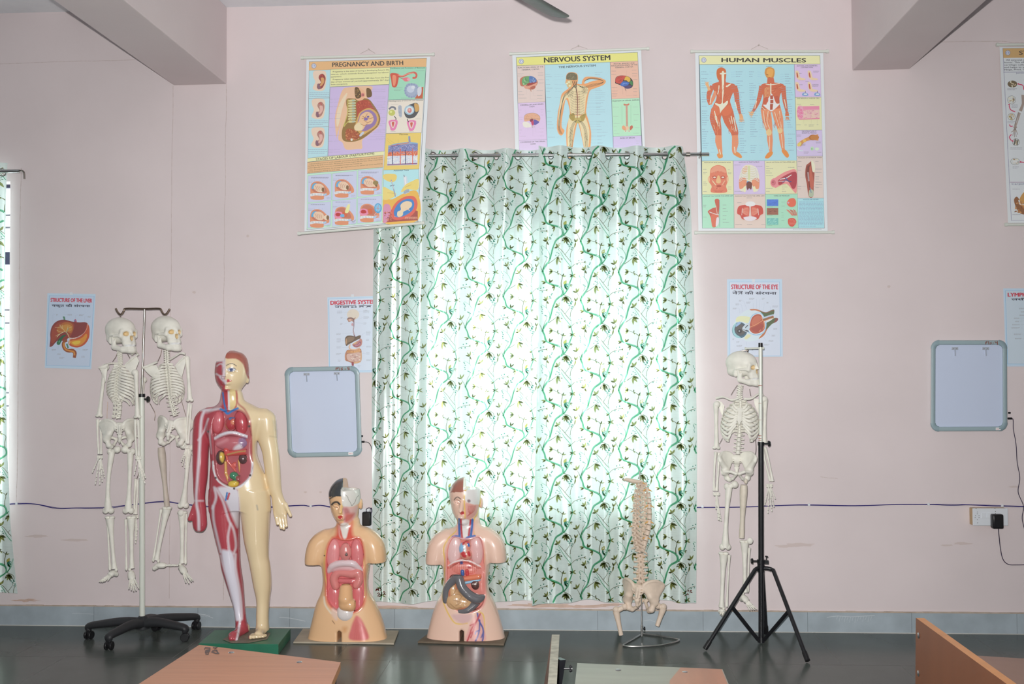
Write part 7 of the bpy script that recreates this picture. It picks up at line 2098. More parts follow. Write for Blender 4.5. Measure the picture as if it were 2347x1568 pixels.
KA = dict(skull=(277, 762), skull_yaw=62, nod=-4, ssc=1.07, hook=(276, 727), yaw=157, ribsc=1.08, col=BONE,
 spine=[a1(378, 470), a1(384, 560), a1(388, 660), a1(376, 800), a1(358, 920), a1(352, 1010), a1(350, 1095)],
 pelvis=(272, 1005), pel_yaw=208, pel_w=.80, pel_h=.75,
 scap=[([a1(180, 632), a1(215, 622), a1(265, 605), a1(258, 650), a1(250, 720), a1(244, 768), a1(222, 720), a1(200, 665)], [a1(182, 636), a1(230, 640), a1(258, 630)], -.055, .010),
   ([a1(415, 610), a1(480, 545), a1(520, 528), a1(545, 580), a1(520, 640), a1(490, 706), a1(455, 670), a1(425, 640)], [a1(430, 600), a1(500, 545), a1(538, 515)], -.055, .010)],
 clav=[([a1(350, 600), a1(290, 600), a1(225, 618)], [.10, .07, .0]), ([a1(480, 520), a1(510, 500), a1(536, 520)], [.06, .02, -.03])],
 arms=[dict(s=-1, hum=(a1(236, 640), a1(186, 1068)), fore=(a1(182, 1110), a1(192, 1415)), hand=(a2(192, 172), [a2(122, 330), a2(150, 436), a2(190, 438), a2(214, 414), a2(234, 372)]), dY=.0),
   dict(s=1, hum=(a1(516, 688), a1(530, 1080)), fore=(a1(522, 1110), a1(532, 1430)), hand=(a2(535, 178), [a2(500, 350), a2(548, 380), a2(575, 400), a2(596, 426), a2(604, 380)]), dY=-.072)],
 legs=[dict(s=-1, fem=(a1(298, 1400), a2(266, 672)), tib=(a2(282, 735), a2(322, 1190)), fib=(a2(258, 745), a2(282, 1190)), foot=(a2(308, 1225), a2(340, 1240), [a2(184, 1308), a2(196, 1312), a2(212, 1312), a2(232, 1306), a2(262, 1298)]), fdy=(0, .02, -.05)),
   dict(s=1, fem=(a1(466, 1400), a2(446, 672)), tib=(a2(474, 735), a2(478, 1185)), fib=(a2(424, 745), a2(430, 1190)), foot=(a2(472, 1228), a2(470, 1240), [a2(452, 1372), a2(474, 1384), a2(496, 1392), a2(518, 1388), a2(542, 1368)]), fdy=(0, .05, -.07))],
 wires=[[a1(356, 485), a1(335, 540), a1(305, 585)], [a1(262, 945), a1(258, 1020), a1(255, 1095)], [a1(440, 515), a1(462, 552)]])
KB = dict(skull=(381, 758), skull_yaw=60, nod=-4, ssc=1.05, hook=(377, 727), yaw=212, ribsc=1.08, col=BONE,
 spine=[a1(785, 460), a1(790, 560), a1(792, 660), a1(802, 780), a1(822, 900), a1(845, 990), a1(868, 1075)],
 pelvis=(396, 1000), pel_yaw=180, pel_roll=4, pel_w=.84, pel_h=.75,
 scap=[([a1(585, 640), a1(640, 622), a1(700, 612), a1(735, 690), a1(735, 760), a1(690, 735), a1(640, 705), a1(605, 670)], [a1(575, 642), a1(640, 618), a1(705, 588)], -.055, .010),
   ([a1(868, 620), a1(905, 570), a1(955, 530), a1(962, 590), a1(945, 660), a1(928, 722), a1(900, 690)], [a1(880, 610), a1(950, 545)], -.055, .010)],
 clav=[([a1(820, 565), a1(870, 535), a1(915, 508), a1(958, 515)], [-.02, -.04, -.05, -.05]), ([a1(708, 585), a1(640, 612), a1(580, 638)], [-.05, -.06, -.065])],
 arms=[dict(s=1, hum=(a1(978, 565), a1(1000, 930)), fore=(a1(1000, 965), a1(975, 1320)), hand=(a1(975, 1335), [a2(922, 232), a2(932, 268), a2(954, 288), a2(992, 278), a2(1026, 170)]), dY=-.02, sep=2.2),
   dict(s=-1, hum=((327, 872), (321, 1000)), fore=(a2(522, 390), a2(508, 700)), hand=(a2(510, 708), [a2(528, 850), a2(524, 900), a2(518, 940), a2(512, 966), a2(520, 930)]), dY=.06, sep=2.0)],
 legs=[dict(s=-1, stub=1, col=BONE3, fem=(a2(742, 100), a2(796, 630)), tib=(a2(795, 650), a2(700, 1110)), fib=(a2(742, 655), a2(672, 1112)), foot=(a2(715, 1160), a2(682, 1186), [a2(898, 1156), a2(895, 1160), a2(892, 1164)]), fdy=(0, .0, .0)),
   dict(s=1, fem=(a1(990, 1365), a2(940, 625)), tib=(a2(932, 690), a2(930, 1140)), fib=(a2(968, 695), a2(962, 1135)), foot=(a2(928, 1178), a2(915, 1185), [a2(964, 1316), a2(992, 1322), a2(1014, 1306), a2(1030, 1300)]), fdy=(0, .05, -.07), pat=a2(918, 690))],
 wires=[[a1(748, 475), a1(735, 530), a1(712, 580)], [a1(640, 955), a1(665, 1000), a1(688, 1050), a1(682, 1110)], [a1(920, 915), a1(940, 985), a1(965, 1070)], [a2(528, 160), (318, 1080), a2(522, 385)]])
skeleton('left skeleton on the castor stand, back turned, skull facing right', KA, YL)
skeleton('right skeleton on the castor stand, one brown thigh bone, a foot hanging sideways', KB, YL + .01)
c8 = lambda x, y: (1580 + x / 4.354, 770 + y / 4.354)
c1 = lambda x, y: (1580 + x / 3.409, 1080 + y / 3.409)
YR = fl(1745, 1478)[1] + 0.09
KC = dict(skull=(1701, 838), skull_yaw=58, nod=-3, ssc=1.0, hook=(1713, 803), yaw=-10, ribsc=1.24, col=BONE,
 spine=[c8(510, 490), c8(500, 570), c8(510, 680), c8(505, 800), c8(500, 930), c8(495, 1050), c8(485, 1180)],
 pelvis=(1690, 1082), pel_yaw=-6, pel_w=.83, pel_h=.75,
 scap=[([c8(270, 640), c8(320, 660), c8(350, 700), c8(330, 800), c8(310, 760), c8(290, 690)], None, .06, .008), ([c8(640, 620), c8(720, 640), c8(740, 690), c8(700, 800), c8(670, 740), c8(650, 680)], None, .06, .008)],
 clav=[([c8(490, 622), c8(420, 640), c8(340, 610), c8(266, 622)], [-.05, -.05, -.03, .0]), ([c8(545, 630), c8(620, 625), c8(690, 580), c8(735, 590)], [-.05, -.05, -.03, .0])],
 arms=[dict(s=-1, hum=(c8(264, 690), c8(270, 1115)), fore=(c8(278, 1165), c8(258, 1545)), hand=(c1(210, 165), [c1(208, 300), c1(226, 384), c1(234, 388), c1(248, 394), c1(240, 360)]), sep=3.6),
   dict(s=1, hum=(c8(758, 640), c8(748, 1070)), fore=(c8(742, 1110), c8(818, 1450)), hand=(c1(625, 100), [c1(588, 268), c1(614, 332), c1(644, 318), c1(662, 284), c1(672, 220)]), dY=.05, sep=3.4)],
 legs=[dict(s=-1, fem=(c1(310, 128), c1(280, 595)), tib=(c1(268, 648), c1(252, 1062)), fib=(c1(312, 655), c1(292, 1050)), foot=(c1(252, 1090), c1(258, 1118), [c1(240, 1120), c1(262, 1126), c1(270, 1112)]), fdy=(0, .04, -.02)),
   dict(s=1, stub=1, col='#c9c0b0', fem=(c1(426, 108), c1(408, 522)), tib=(c1(432, 555), c1(434, 945)), fib=(c1(468, 600), c1(456, 935)), foot=(c1(425, 985), c1(408, 1000), [c1(472, 1088), c1(492, 1086), c1(510, 1084), c1(526, 1080)]), fdy=(0, .04, -.05), pat=c1(474, 545))],
 wires=[[c8(480, 490), c8(445, 540), c8(415, 590)], [c8(600, 530), c8(612, 600)], [c8(660, 1035), c8(665, 1130), c8(650, 1230), c8(625, 1330)], [c8(330, 1020), c8(300, 1080)]])
skeleton('skeleton hanging from the black tripod, chest to the camera', KC, YR)
# --- castor stand with two hooks
def knob(c, axis, r, parent, name='clamp_knob', l=.02, m=None):
 c = np.asarray(c, float); ax = np.asarray(axis, float)
 b = MB(); b.cyl(c - ax * l, c + ax * .004, r * .3, 10)
 for i in range(8):
  t = 2 * pi * i / 8
  u = np.cross(ax, [0, .3, 1]); u /= np.linalg.norm(u); v = np.cross(ax, u)
  b.ball(c + (u * cos(t) + v * sin(t)) * r * .72, (r * .34,) * 3, 7, 5)
 b.cyl(c - ax * r * .3, c + ax * r * .5, r * .85, 16)
 return b.build(name, m or M_BLACK, parent)
F0 = fl(327, 1465)
YS = YL - 0.03
st = thing('skeleton_stand', 'rolling stand with white pole, two hooks and black five-arm castor base', 'stand', (F0[0], YS, 0))
m = MB(); m.cyl(at(326, 1412, YS), at(325, 906, YS), .0165, 20); m.build('outer_pole', M_WHITEMETAL, st)
m = MB(); m.cyl(at(325, 910, YS), at(325, 903, YS), .0195, 20); m.build('pole_collar', M_BLACK, st)
m = MB(); m.tube([at(325, 906, YS), at(331.5, 709, YS)], .0066, 12); m.build('inner_rod', M_CHROME2, st)
m = MB()
P = [a1(334, 106), a1(352, 140), a1(374, 160), a1(392, 152), a1(408, 126), a1(430, 108), a1(596, 110), a1(724, 108), a1(745, 128), a1(760, 152), a1(776, 162), a1(796, 148), a1(820, 110)]
m.tube(crv([at(*p, YS) for p in P], 5), .0062, 10); m.build('hook_bar', M_RUST, st)
knob(at(339, 915, YS), (1, 0, 0), .018, st, l=.04)
hub = np.array([F0[0], YS, .0])
m = MB(); m.tube([hub + np.array([0, 0, .066]), hub + np.array([0, 0, .118]), hub + np.array([0, 0, .14])], [.044, .046, .022], 20); m.build('base_hub', M_BLACKP, st)
for px, py in ((250, 1484), (424, 1464), (450, 1437), (204, 1459), (352, 1444)):
 w = fl(px, py + 6)
 d = np.array([w[0] - hub[0], w[1] - hub[1], 0]); L = np.linalg.norm(d); d /= L
 if L < .2: d2 = d * .20
 else: d2 = d * L
 e = hub + d2
 m = MB(); P = crv([hub + np.array([0, 0, .095]), hub + d2 * .35 + np.array([0, 0, .105]), hub + d2 * .75 + np.array([0, 0, .092]), e + np.array([0, 0, .078]), e + np.array([0, 0, .055])], 5)
 m.tube(P, lerp_list([.044, .036, .031, .027, .022], len(P)), 12, flat=(1, .75)); am = m.build('base_arm', M_BLACKP, st)
 a_ = random.uniform(0, pi); ax = np.array([cos(a_), sin(a_), 0])
 m = MB();
 for q in (-1, 1): m.cyl(e + ax * q * .008 + np.array([0, 0, .0255]), e + ax * q * .022 + np.array([0, 0, .0255]), .0255, 20)
 m.box(e + np.array([-.012, -.012, .028]), e + np.array([.012, .012, .06])); m.build('castor', M_BLACK, am, bevel=.003)
# --- tripod
TP = fl(1745, 1476); YT = TP[1]
tr = thing('skeleton_tripod', 'black tripod stand with white upper tube holding the right skeleton', 'tripod', (TP[0], YT, 0))
m = MB(); m.cyl(at(1743.5, 1016, YT), at(1743, 796, YT), .0112, 18); ut = m.build('upper_tube', M_WHITEMETAL, tr)
m = MB(); m.cyl(at(1743, 796, YT), at(1743, 786, YT), .0125, 16); m.build('end_cap', M_BLACK, tr)
m = MB()
for y, h in ((883, 1.2), (924, .7), (962, .7), (998, 1.4), (1004, 1.4), (1009, 1.2)): m.cyl(at(1743, y, YT), at(1743, y + h, YT), .0115, 18)
m.build('red_tape_mark', mat('red_tape', (176, 92, 78), rough=.7), ut)
m = MB(); m.cyl(at(1708, 799, YT + .0), at(1750, 798, YT), .0052, 12); m.cyl(at(1707, 799, YT), at(1711, 799, YT), .0075, 12); m.cyl(at(1748, 798, YT), at(1751, 798, YT), .0085, 12); m.build('hook_arm', M_WHITEMETAL, tr)
m = MB(); m.torus(at(1713, 803, YT + .02), (1, .3, 0), .009, .002, 18, 6); m.build('hook_ring', M_RUST, tr)
m = MB(); m.cyl(at(1744.5, 1470, YT), at(1744, 1014, YT), .0158, 20); m.build('main_tube', M_BLACKMETAL, tr)
knob(at(1762, 1017, YT), (1, 0, 0), .017, tr, l=.04)
m = MB(); m.cyl(at(1744, 1021, YT), at(1744, 1013, YT), .0185, 18); m.build('tube_collar', M_BLACK, tr)
m = MB(); m.cyl(at(1744, 1311, YT), at(1744, 1293, YT), .021, 18); m.cyl(at(1744, 1292, YT), at(1744, 1283, YT), .023, 18)
m.box(at(1744, 1292, YT) + np.array([0, -.012, 0]), at(1761, 1284, YT) + np.array([0, .01, 0])); m.build('leg_clamp', M_BLACKMETAL, tr)
knob(at(1724, 1286, YT), (-1, 0, 0), .016, tr, l=.045); knob(at(1757, 1276, YT), (.15, 0, 1), .009, tr, l=.02)
m = MB(); m.cyl(at(1744.5, 1472, YT), at(1744.5, 1460, YT), .022, 18); m.build('brace_collar', M_BLACKMETAL, tr)
# legs: two forward, one back towards the wall
for k, (top, ft, fz) in enumerate(((c1(512, 772), (1616, 1487), .014), (c1(655, 772), (1851, 1514), .014), (None, (1756, 1451), .014))):
 e = fl(*ft, fz)
 a = at(*top, YT - .02) if top else at(1747, 1305, YT + .03)
 hb = at(1744, 1303, YT)
 m = MB(); m.tube(crv([hb, (hb + a) / 2 + np.array([0, 0, .006]), a], 3) + [a + (e - a) * t for t in (.3, .7, 1.0)], .0118, 12)
 lg = m.build('tripod_leg', M_BLACKMETAL, tr)
 m = MB(); d = (e - a) / np.linalg.norm(e - a); m.cyl(e - d * .05, e + d * .002, .0145, 12); m.build('rubber_foot', M_BLACK, lg)
 q = a + (e - a) * .47; c = at(1744.5, 1466, YT); c = c + (np.array([q[0], q[1], c[2]]) - c) / np.linalg.norm(q - c) * .03
 m = MB(); m.tube([q, c], .0085, 10, flat=(1.3, .5), up=(0, 1, 0)); m.build('leg_brace', M_BLACKMETAL, tr)
# ---------------------------------------------------------------- painted anatomical figures
M_FIG = mat_vc('painted_figure_gloss', rough=0.24, spec=0.5, coat=0.35)
M_ORG = mat_vc('painted_organ_gloss', rough=0.2, spec=0.5, coat=0.5, bump=0.12, bscale=70)
class Fig:
 """a body in smooth solids; positions are photo pixels on the figure's own upright plane"""
 def __init__(self, Y, box, h, dlo=-.2, dhi=.15):
  self.Y, self.s_ = Y, mpp(Y)
  a, b = at(box[0], box[3], Y), at(box[2], box[1], Y)
  self.S = SDF((a[0], Y + dlo, a[2]), (b[0], Y + dhi, b[2]), h)
 def J(self, px, py, d=0.0): return at(px, py, self.Y + d)
 def cap(self, a, b, ra, rb=None, k=.012, mode='u', sq=None):
  s = self.s_; self.S.cap(self.J(*a), self.J(*b), ra * s, (ra if rb is None else rb) * s, k, mode, sq); return self
 def ell(self, c, r, k=.012, mode='u', R=None):
  self.S.ell(self.J(*c), (r[0] * self.s_, r[1], r[2] * self.s_), R, k, mode); return self
 def loft(self, rows, k=.02, pw=2.0, yo=0.0):
  """rows: (py, x left, x right, half depth[, y shift])"""
  W = np.array([[self.J(500, r[0])[2], self.J(r[1], r[0])[0], self.J(r[2], r[0])[0], r[3], r[4] if len(r) > 4 else 0] for r in rows])[::-1]
  Y = self.Y + yo
  def sm(q, j):
   t = np.linspace(0, len(W) - 1, 6 * len(W)); C = np.array(crv([(w[0], w[j]) for w in W], 6))
   return np.interp(q, C[:, 0], C[:, 1])
  def fn(X, Yg, Z):
   z = Z[0, 0, :]
   l, r, d, o = sm(z, 1), sm(z, 2), sm(z, 3), sm(z, 4)
   c, hw = (l + r) / 2, (r - l) / 2
   q = (np.abs((X - c) / hw) ** pw + np.abs((Yg - Y - o) / d) ** pw) ** (1 / pw)
   return np.maximum((q - 1) * np.minimum(hw, d), np.maximum(W[0, 0] - Z, Z - W[-1, 0]))
  self.S.op(fn, (W[:, 1].min(), Y - W[:, 3].max() - .02, W[0, 0]), (W[:, 2].max(), Y + W[:, 3].max() + .02, W[-1, 0]), k); return self
 def hole(self, pts, d0, d1, k=.01, smooth=True, dp=0.0):
  P = crv(pts, 4, True) if smooth else pts
  self.S.prism([(p[0], p[2]) for p in (self.J(q[0], q[1], dp) for q in P)], self.Y + d0, self.Y + d1, k, 's'); return self
 def done(self, base, it=2):
  V, Q = self.S.mesh(); V = smooth_verts(V, Q, it)
  self.V, self.Q = V, Q
  N = vnormals(V, Q)
  self.p = Paint(V, N, self.Y, base); self.N = N
  self.p.front = N[:, 1] < 0.35
  return self.p
 def build(self, name, parent, m=None):
  C = np.minimum(self.p.C * .92 + .03, 1.2) / .8
  return np_mesh(name, self.V, self.Q, m or M_FIG, parent, np.minimum(C, .9))
def organ(name, parent, F, items, col, h=.0035, paint=None, k=.008):
 """small solid organ: items (px, py, d, rx px, ry m, rz px[, rot]) or ('c', a, b, ra, rb)"""
 xs = [q for it in items for q in ((it[1][0] - it[3], it[1][0] + it[3], it[2][0] - it[4], it[2][0] + it[4]) if it[0] == 'c' else (it[0] - max(it[3], it[5]), it[0] + max(it[3], it[5])))]
 ys = [q for it in items for q in ((it[1][1] - it[3], it[1][1] + it[3], it[2][1] - it[4], it[2][1] + it[4]) if it[0] == 'c' else (it[1] - max(it[3], it[5]), it[1] + max(it[3], it[5])))]
 G = Fig(F.Y, (min(xs) - 4, min(ys) - 4, max(xs) + 4, max(ys) + 4), h, -.2, .06)
 for it in items:
  if it[0] == 'c': G.cap(it[1], it[2], it[3], it[4], k)
  else: G.ell(it[:3], it[3:6], k, 'u', Ry(radians(it[6])) if len(it) > 6 else None)
 p = G.done(col, 1)
 if paint: paint(p)
 return G.build(name, parent, M_ORG)
def tb(L, R, n=4):
 P = crv(L, n); r = lerp_list(R, len(P))
 return [('c', tuple(P[i]), tuple(P[i + 1]), r[i], r[i + 1]) for i in range(len(P) - 1)]
def board_base(label_root, quad, th, name, m, parent, top=None):
 """a slab whose top outline is four photo pixels at height th"""
 T = [fl(*q, th) for q in quad]
 b = MB(); b.add([(p[0], p[1], p[2]) for p in T] + [(p[0], p[1], 0.001) for p in T], [(0, 1, 2, 3), (7, 6, 5, 4)] + [(i, i + 4, (i + 1) % 4 + 4, (i + 1) % 4) for i in range(4)])
 return b.build(name, m, parent, smooth=False, bevel=.003)
# ---- standing figure, half skin and half muscle
BT = .062
YM = fl(585, 1452, BT)[1]
mk = thing('anatomical_manikin', 'standing full-body figure, half red muscle and half bare skin, on a green box', 'anatomical model', (*fl(575, 1458, BT)[:2], 0))
board_base(None, [(492, 1444), (666, 1441), (638, 1477), (455, 1475)], BT, 'green_base', mat('green_paint', (42, 112, 86), rough=.4, noise=.12, nscale=8), mk)
F = Fig(YM, (425, 800, 675, 1480), .0042, -.26, .16)
F.loft([(903, 509, 551, .052, .01), (918, 505, 558, .055, .01), (930, 494, 580, .066, .01), (942, 478, 602, .082), (960, 470, 610, .1), (985, 474, 598, .112), (1010, 481, 588, .112), (1042, 484, 588, .104), (1065, 485, 596, .104), (1090, 483, 606, .108), (1120, 482, 612, .112), (1145, 481, 615, .105), (1168, 484, 614, .085)], pw=2.3)
F.loft([(1125, 484, 548, .09), (1165, 482, 548, .092), (1200, 487, 547, .088), (1240, 496, 548, .08), (1275, 505, 549, .07), (1300, 508, 551, .065), (1330, 516, 554, .066, .01), (1355, 523, 556, .06, .015), (1390, 534, 559, .047, .012), (1420, 540, 564, .042), (1445, 541, 567, .045)], pw=2.1)
F.loft([(1125, 551, 615, .09), (1165, 552, 618, .094), (1200, 556, 617, .09), (1240, 561, 615, .08), (1275, 569, 615, .068), (1300, 574, 619, .065), (1340, 580, 620, .066, .012), (1375, 587, 616, .053, .012), (1410, 588, 615, .044), (1443, 588, 616, .046)], pw=2.1)
F.loft([(934, 474, 490, .02), (942, 458, 493, .042), (960, 446, 488, .056), (985, 443, 480, .056), (1010, 442, 478, .05), (1045, 442, 477, .045), (1070, 442, 476, .046), (1100, 443, 474, .042), (1130, 444, 470, .034), (1148, 445, 470, .03), (1165, 443, 472, .029), (1190, 441, 474, .027), (1205, 442, 474, .024), (1215, 446, 469, .018), (1219, 452, 464, .009)])
F.loft([(937, 597, 611, .015), (944, 592, 622, .04), (951, 591, 629, .05), (960, 590, 632, .056), (985, 590, 634, .056), (1005, 591, 635, .05), (1035, 601, 639, .047), (1060, 605, 641, .046), (1095, 611, 643, .042), (1120, 617, 645, .036), (1138, 623, 649, .03), (1155, 625, 656, .028), (1175, 627, 658, .024), (1183, 629, 656, .019)])
F.cap((446, 1162, -.01), (435, 1190, -.02), 6, 5)
F.cap((654, 1156, -.01), (666, 1182, -.02), 5, 3.6, k=.01)
for x0, x1, y1 in ((631, 636, 1201), (638, 644, 1210), (645.5, 650.5, 1212), (652, 656.5, 1206)): F.cap((x0, 1176, -.006), (x1, y1, -.02), 4.1, 3.3, k=.005)
F.cap((560, 1441, .02), (534, 1458, -.13), 12, 9, k=.02, sq=.9).cap((534, 1459, -.13), (530, 1463, -.17), 10, 6, k=.015)
F.cap((540, 1460, -.13), (541, 1465, -.165), 8, 5, k=.012); F.cap((602, 1441, .02), (592, 1456, -.10), 12, 10, k=.02)
for i, x in enumerate((575, 583, 590, 597, 604)): F.cap((x + 4, 1457, -.10), (x - 1, 1461 - i * .4, -.155 + .008 * i), 5.5 - .4 * i, 4.6 - .45 * i, k=.006)
F.loft([(804, 528, 537, .02), (807, 518, 547, .05), (812, 507, 557, .075), (826, 498, 566, .092), (850, 494, 569, .098), (870, 496, 567, .096), (882, 502, 560, .088), (892, 512, 549, .07), (899, 521, 541, .045)], k=.012, yo=.0)
F.cap((530, 880, .0), (531, 915, .012), 21, 22, k=.03)
F.cap((514, 846, -.096), (511.5, 865, -.112), 3.4, 4.6, k=.012); F.ell((520, 878, -.09), (9, .016, 5), k=.01); F.ell((518, 891, -.075), (10, .02, 6), k=.015); F.ell((567, 869, .01), (4.5, .02, 10), k=.006); F.ell((533, 851, -.088), (11, .012, 4.5), k=.008, mode='s'); F.ell((533, 851.5, -.083), (7.5, .01, 4), k=.004)
F.hole([(470, 780), (517, 780), (519, 808), (516, 827), (470, 829)], -.3, .3, .004, False, -.07)
CAV = [(503, 946), (524, 942), (550, 945), (564, 958), (570, 982), (573, 1005), (574, 1040), (576, 1065), (572, 1090), (556, 1108), (538, 1116), (518, 1111), (500, 1098), (492, 1075), (490, 1040), (489, 1005), (487, 975), (492, 956)]
F.hole(CAV, -.3, -.058, .012, dp=-.085)
p = F.done('#ddc7a0')
# the muscle half
U = p.V
half = (U[:, 0] < at(516.5, 850, YM)[0]) & (U[:, 2] > at(500, 905, YM)[2])
trunk = [(524, 896), (522, 940), (548, 1150), (556, 1280), (562, 1390), (575, 1480), (400, 1480), (400, 896)]
P_ = F.p.w(trunk); ins = poly_sd(U[:, 0], U[:, 2], P_) < 0
p.front[:] = True; p.mask(half | ins, '#a93442'); p.front = F.N[:, 1] < 0.35
W_ = '#d9d2da'
p.poly([(500, 905), (512, 900), (508, 930), (480, 948), (468, 946), (492, 930)], '#b98a92', 3)
for q, w in (([(468, 944), (462, 965), (459, 1010), (456, 1060), (453, 1100), (450, 1146), (455, 1180), (456, 1214)], 6), ([(460, 940), (480, 941), (505, 939)], 6), ([(455, 1010), (462, 1000), (470, 985), (478, 962)], 2.5), ([(446, 1148), (466, 1148)], 2), ([(489, 1160), (490, 1190), (497, 1225), (506, 1264)], 5), ([(492, 1118), (496, 1140), (488, 1165)], 5), ([(496, 1120), (512, 1150), (524, 1190), (536, 1215), (541, 1250), (536, 1268)], 4.5), ([(528, 1200), (523, 1230), (526, 1262)], 4), ([(506, 1272), (513, 1300), (525, 1345), (535, 1390), (542, 1425)], 3), ([(540, 1270), (540, 1300), (548, 1345), (553, 1380), (554, 1420), (548, 1445), (540, 1468)], 5), ([(488, 975), (482, 1000), (486, 1040)], 3)): p.line(q, w, W_, 2.5, .9)
p.poly([(508, 1262), (520, 1260), (532, 1264), (538, 1285), (540, 1310), (548, 1350), (552, 1390), (551, 1420), (541, 1420), (534, 1385), (524, 1340), (514, 1302)], '#d4d0dc', 3)
p.poly([(500, 1118), (540, 1120), (548, 1140), (549, 1185), (545, 1210), (535, 1190), (518, 1150)], '#d6d1da', 3)
p.poly([(532, 1424), (540, 1424), (536, 1450), (522, 1466), (540, 1470), (560, 1445), (564, 1420), (556, 1420)], '#a93442', 2)
p.line([(551, 1415), (546, 1445), (540, 1470)], 5, W_, 2)
p.line([(521, 1130), (518, 1146)], 4, '#2f74b8', .6, smooth=False); p.line([(526, 1131), (522, 1144)], 4, '#bb3040', .6, smooth=False)
# rim round the opening
rim = CAV + [CAV[0]]
p.line(rim, 9, '#a73a46', 2.5, .85); p.line([(489, 1060), (491, 1078), (500, 1100), (518, 1113), (538, 1119), (557, 1110), (574, 1090), (578, 1062)], 6, '#d9d6da', 1.2)
p.poly(CAV, '#a8525a', 1.5)
# head and face
sk = U[:, 0] >= at(517, 850, YM)[0]
p.poly([(517, 800), (545, 800), (572, 822), (572, 866), (565, 862), (560, 845), (554, 834), (540, 826), (517, 825)], '#a2503e', 1.5, mask=sk)
p.front[:] = True; p.mask((U[:, 2] > at(540, 825, YM)[2]) & sk, '#a2503e'); p.mask((F.N[:, 1] > .2) & (F.V[:, 2] > at(540, 872, YM)[2]) & sk, '#a2503e'); p.front = F.N[:, 1] < 0.35
p.line([(519, 843), (524, 839.5), (532, 838), (538, 840), (542, 843)], 1.5, '#2f2430', .5); p.poly([(522, 852), (527, 848), (534, 848), (540, 851), (534, 855), (526, 855)], '#d8dae2', .6);
p.poly([(527, 849), (533, 848.5), (534, 853), (530, 855), (527, 853)], '#4c5a86', .6); p.line([(521, 852), (527, 847.5), (534, 847), (541, 850.5)], 1.3, '#33324a', .4); p.line([(523, 854.5), (531, 856), (538, 854)], .9, '#4a4860', .4)
p.poly([(520, 877), (522, 873), (526, 874), (532, 877), (526, 879), (521, 881)], '#b8222c', .6); p.poly([(517, 828), (511, 828), (510, 850), (512, 866), (517, 868)], '#cfc6ce', 2.5, .9)
for q, w in (([(496, 832), (505, 832), (515, 830)], 3), ([(498, 842), (506, 838), (514, 842)], 3), ([(496, 860), (506, 866), (515, 866)], 3.5), ([(505, 868), (512, 876), (518, 878)], 5), ([(512, 872), (518, 884)], 5)): p.line(q, w, '#cfc6ce', 1.6, .85)
p.line([(512, 868), (518, 868)], 1.2, '#6b3a3a', .8)
# neck
p.poly([(510, 900), (541, 898), (543, 930), (538, 938), (516, 944), (511, 925)], '#b4323c', 1.2); p.poly([(525, 899), (541, 899), (540, 932), (526, 942)], '#dcc68e', 1); p.line([(524, 900), (525, 940)], 4, '#dcd8d8', .8)
p.line([(511, 902), (514, 925), (519, 945)], 4, '#2f6cae', .7); p.line([(506, 940), (515, 944), (522, 950), (532, 944), (545, 938)], 5, '#2f74b8', .7)
p.line([(542, 898), (545, 925), (560, 940), (572, 965), (575, 1000), (576, 1040)], 4, '#a83a42', 2, .8)
for x, y in ((478, 991), (571, 979), (537, 1120), (495, 1096), (573, 1090)): p.poly([(x - 2, y - 2), (x + 2, y - 2), (x + 2, y + 2), (x - 2, y + 2)], '#4a4240', .6)
p.line([(633, 985), (636, 1000), (630, 1002), (618, 1001)], 2, '#b5a27e', 2, .6); p.line([(628, 968), (632, 985)], 6, '#9c9078', 4, .35); p.line([(588, 1158), (590, 1168)], 3, '#9a9488', 1.2, .8); p.poly([(568, 1462), (560, 1470), (610, 1474), (620, 1462)], '#ddc7a0', 2)
F.build('body', mk)
b = MB(); q = [fl(*v, BT + .002) for v in ((510, 1466), (540, 1448), (590, 1441), (620, 1452), (612, 1466), (570, 1474), (530, 1474))]
b.add(q, [tuple(range(7))]); b.build('glue_patch', mat('old_glue', (128, 122, 108), rough=.6, noise=.2, nscale=30), mk, smooth=False)
R1, R2 = '#b33440', '#c85a5c'
organ('lung', mk, F, [(500, 967, -.06, 15, .028, 28, 6)], '#b8434c', paint=lambda p: p.poly([(490, 960), (500, 946), (508, 960), (504, 984), (492, 986)], '#c4606a', 4))
organ('lung', mk, F, [(552, 969, -.06, 16, .028, 28, -8)], '#b23a46')
organ('heart', mk, F, [(530, 972, -.085, 14, .032, 16), (536, 966, -.09, 8, .026, 9)], '#a82a34', paint=lambda p: (p.line([(515, 962), (515, 974), (520, 984)], 4, '#d0905c', 1.5), p.poly([(529, 966), (536, 961), (543, 967), (538, 973), (531, 972)], '#cf7c5c', 1.5), p.line([(527, 960), (533, 956), (538, 958)], 5, '#2f74b0', .8)))
organ('diaphragm', mk, F, tb([(491, 1007, -.05), (512, 996, -.08), (535, 993, -.085), (567, 1002, -.055)], [5, 5]) + [(530, 1016, -.055, 38, .03, 18)], '#b5606a', paint=lambda p: (p.line([(490, 1006), (512, 995), (535, 991), (568, 1001)], 7, '#d6d2da', 2), p.poly([(547, 1008), (560, 1002), (568, 1012), (566, 1030), (550, 1024)], '#8d6a8c', 3), p.poly([(538, 1024), (550, 1018), (556, 1032), (536, 1032)], '#d2ccd4', 3), p.line([(495, 1020), (520, 1008)], 6, '#cf9098', 4, .7)))
organ('pancreas', mk, F, [('c', (520, 1040, -.07), (563, 1036, -.07), 6, 7), ('c', (518, 1032, -.07), (522, 1040, -.07), 6, 5)], '#c0403c', paint=lambda p: p.line([(522, 1042), (545, 1036), (562, 1034)], 3, '#a88a52', 1))
def kpaint(cx):
 return lambda p: p.poly([(cx - 3, 1038), (cx + 5, 1040), (cx + 6, 1052), (cx + 2, 1060), (cx - 4, 1052)], '#cfae44', 2)
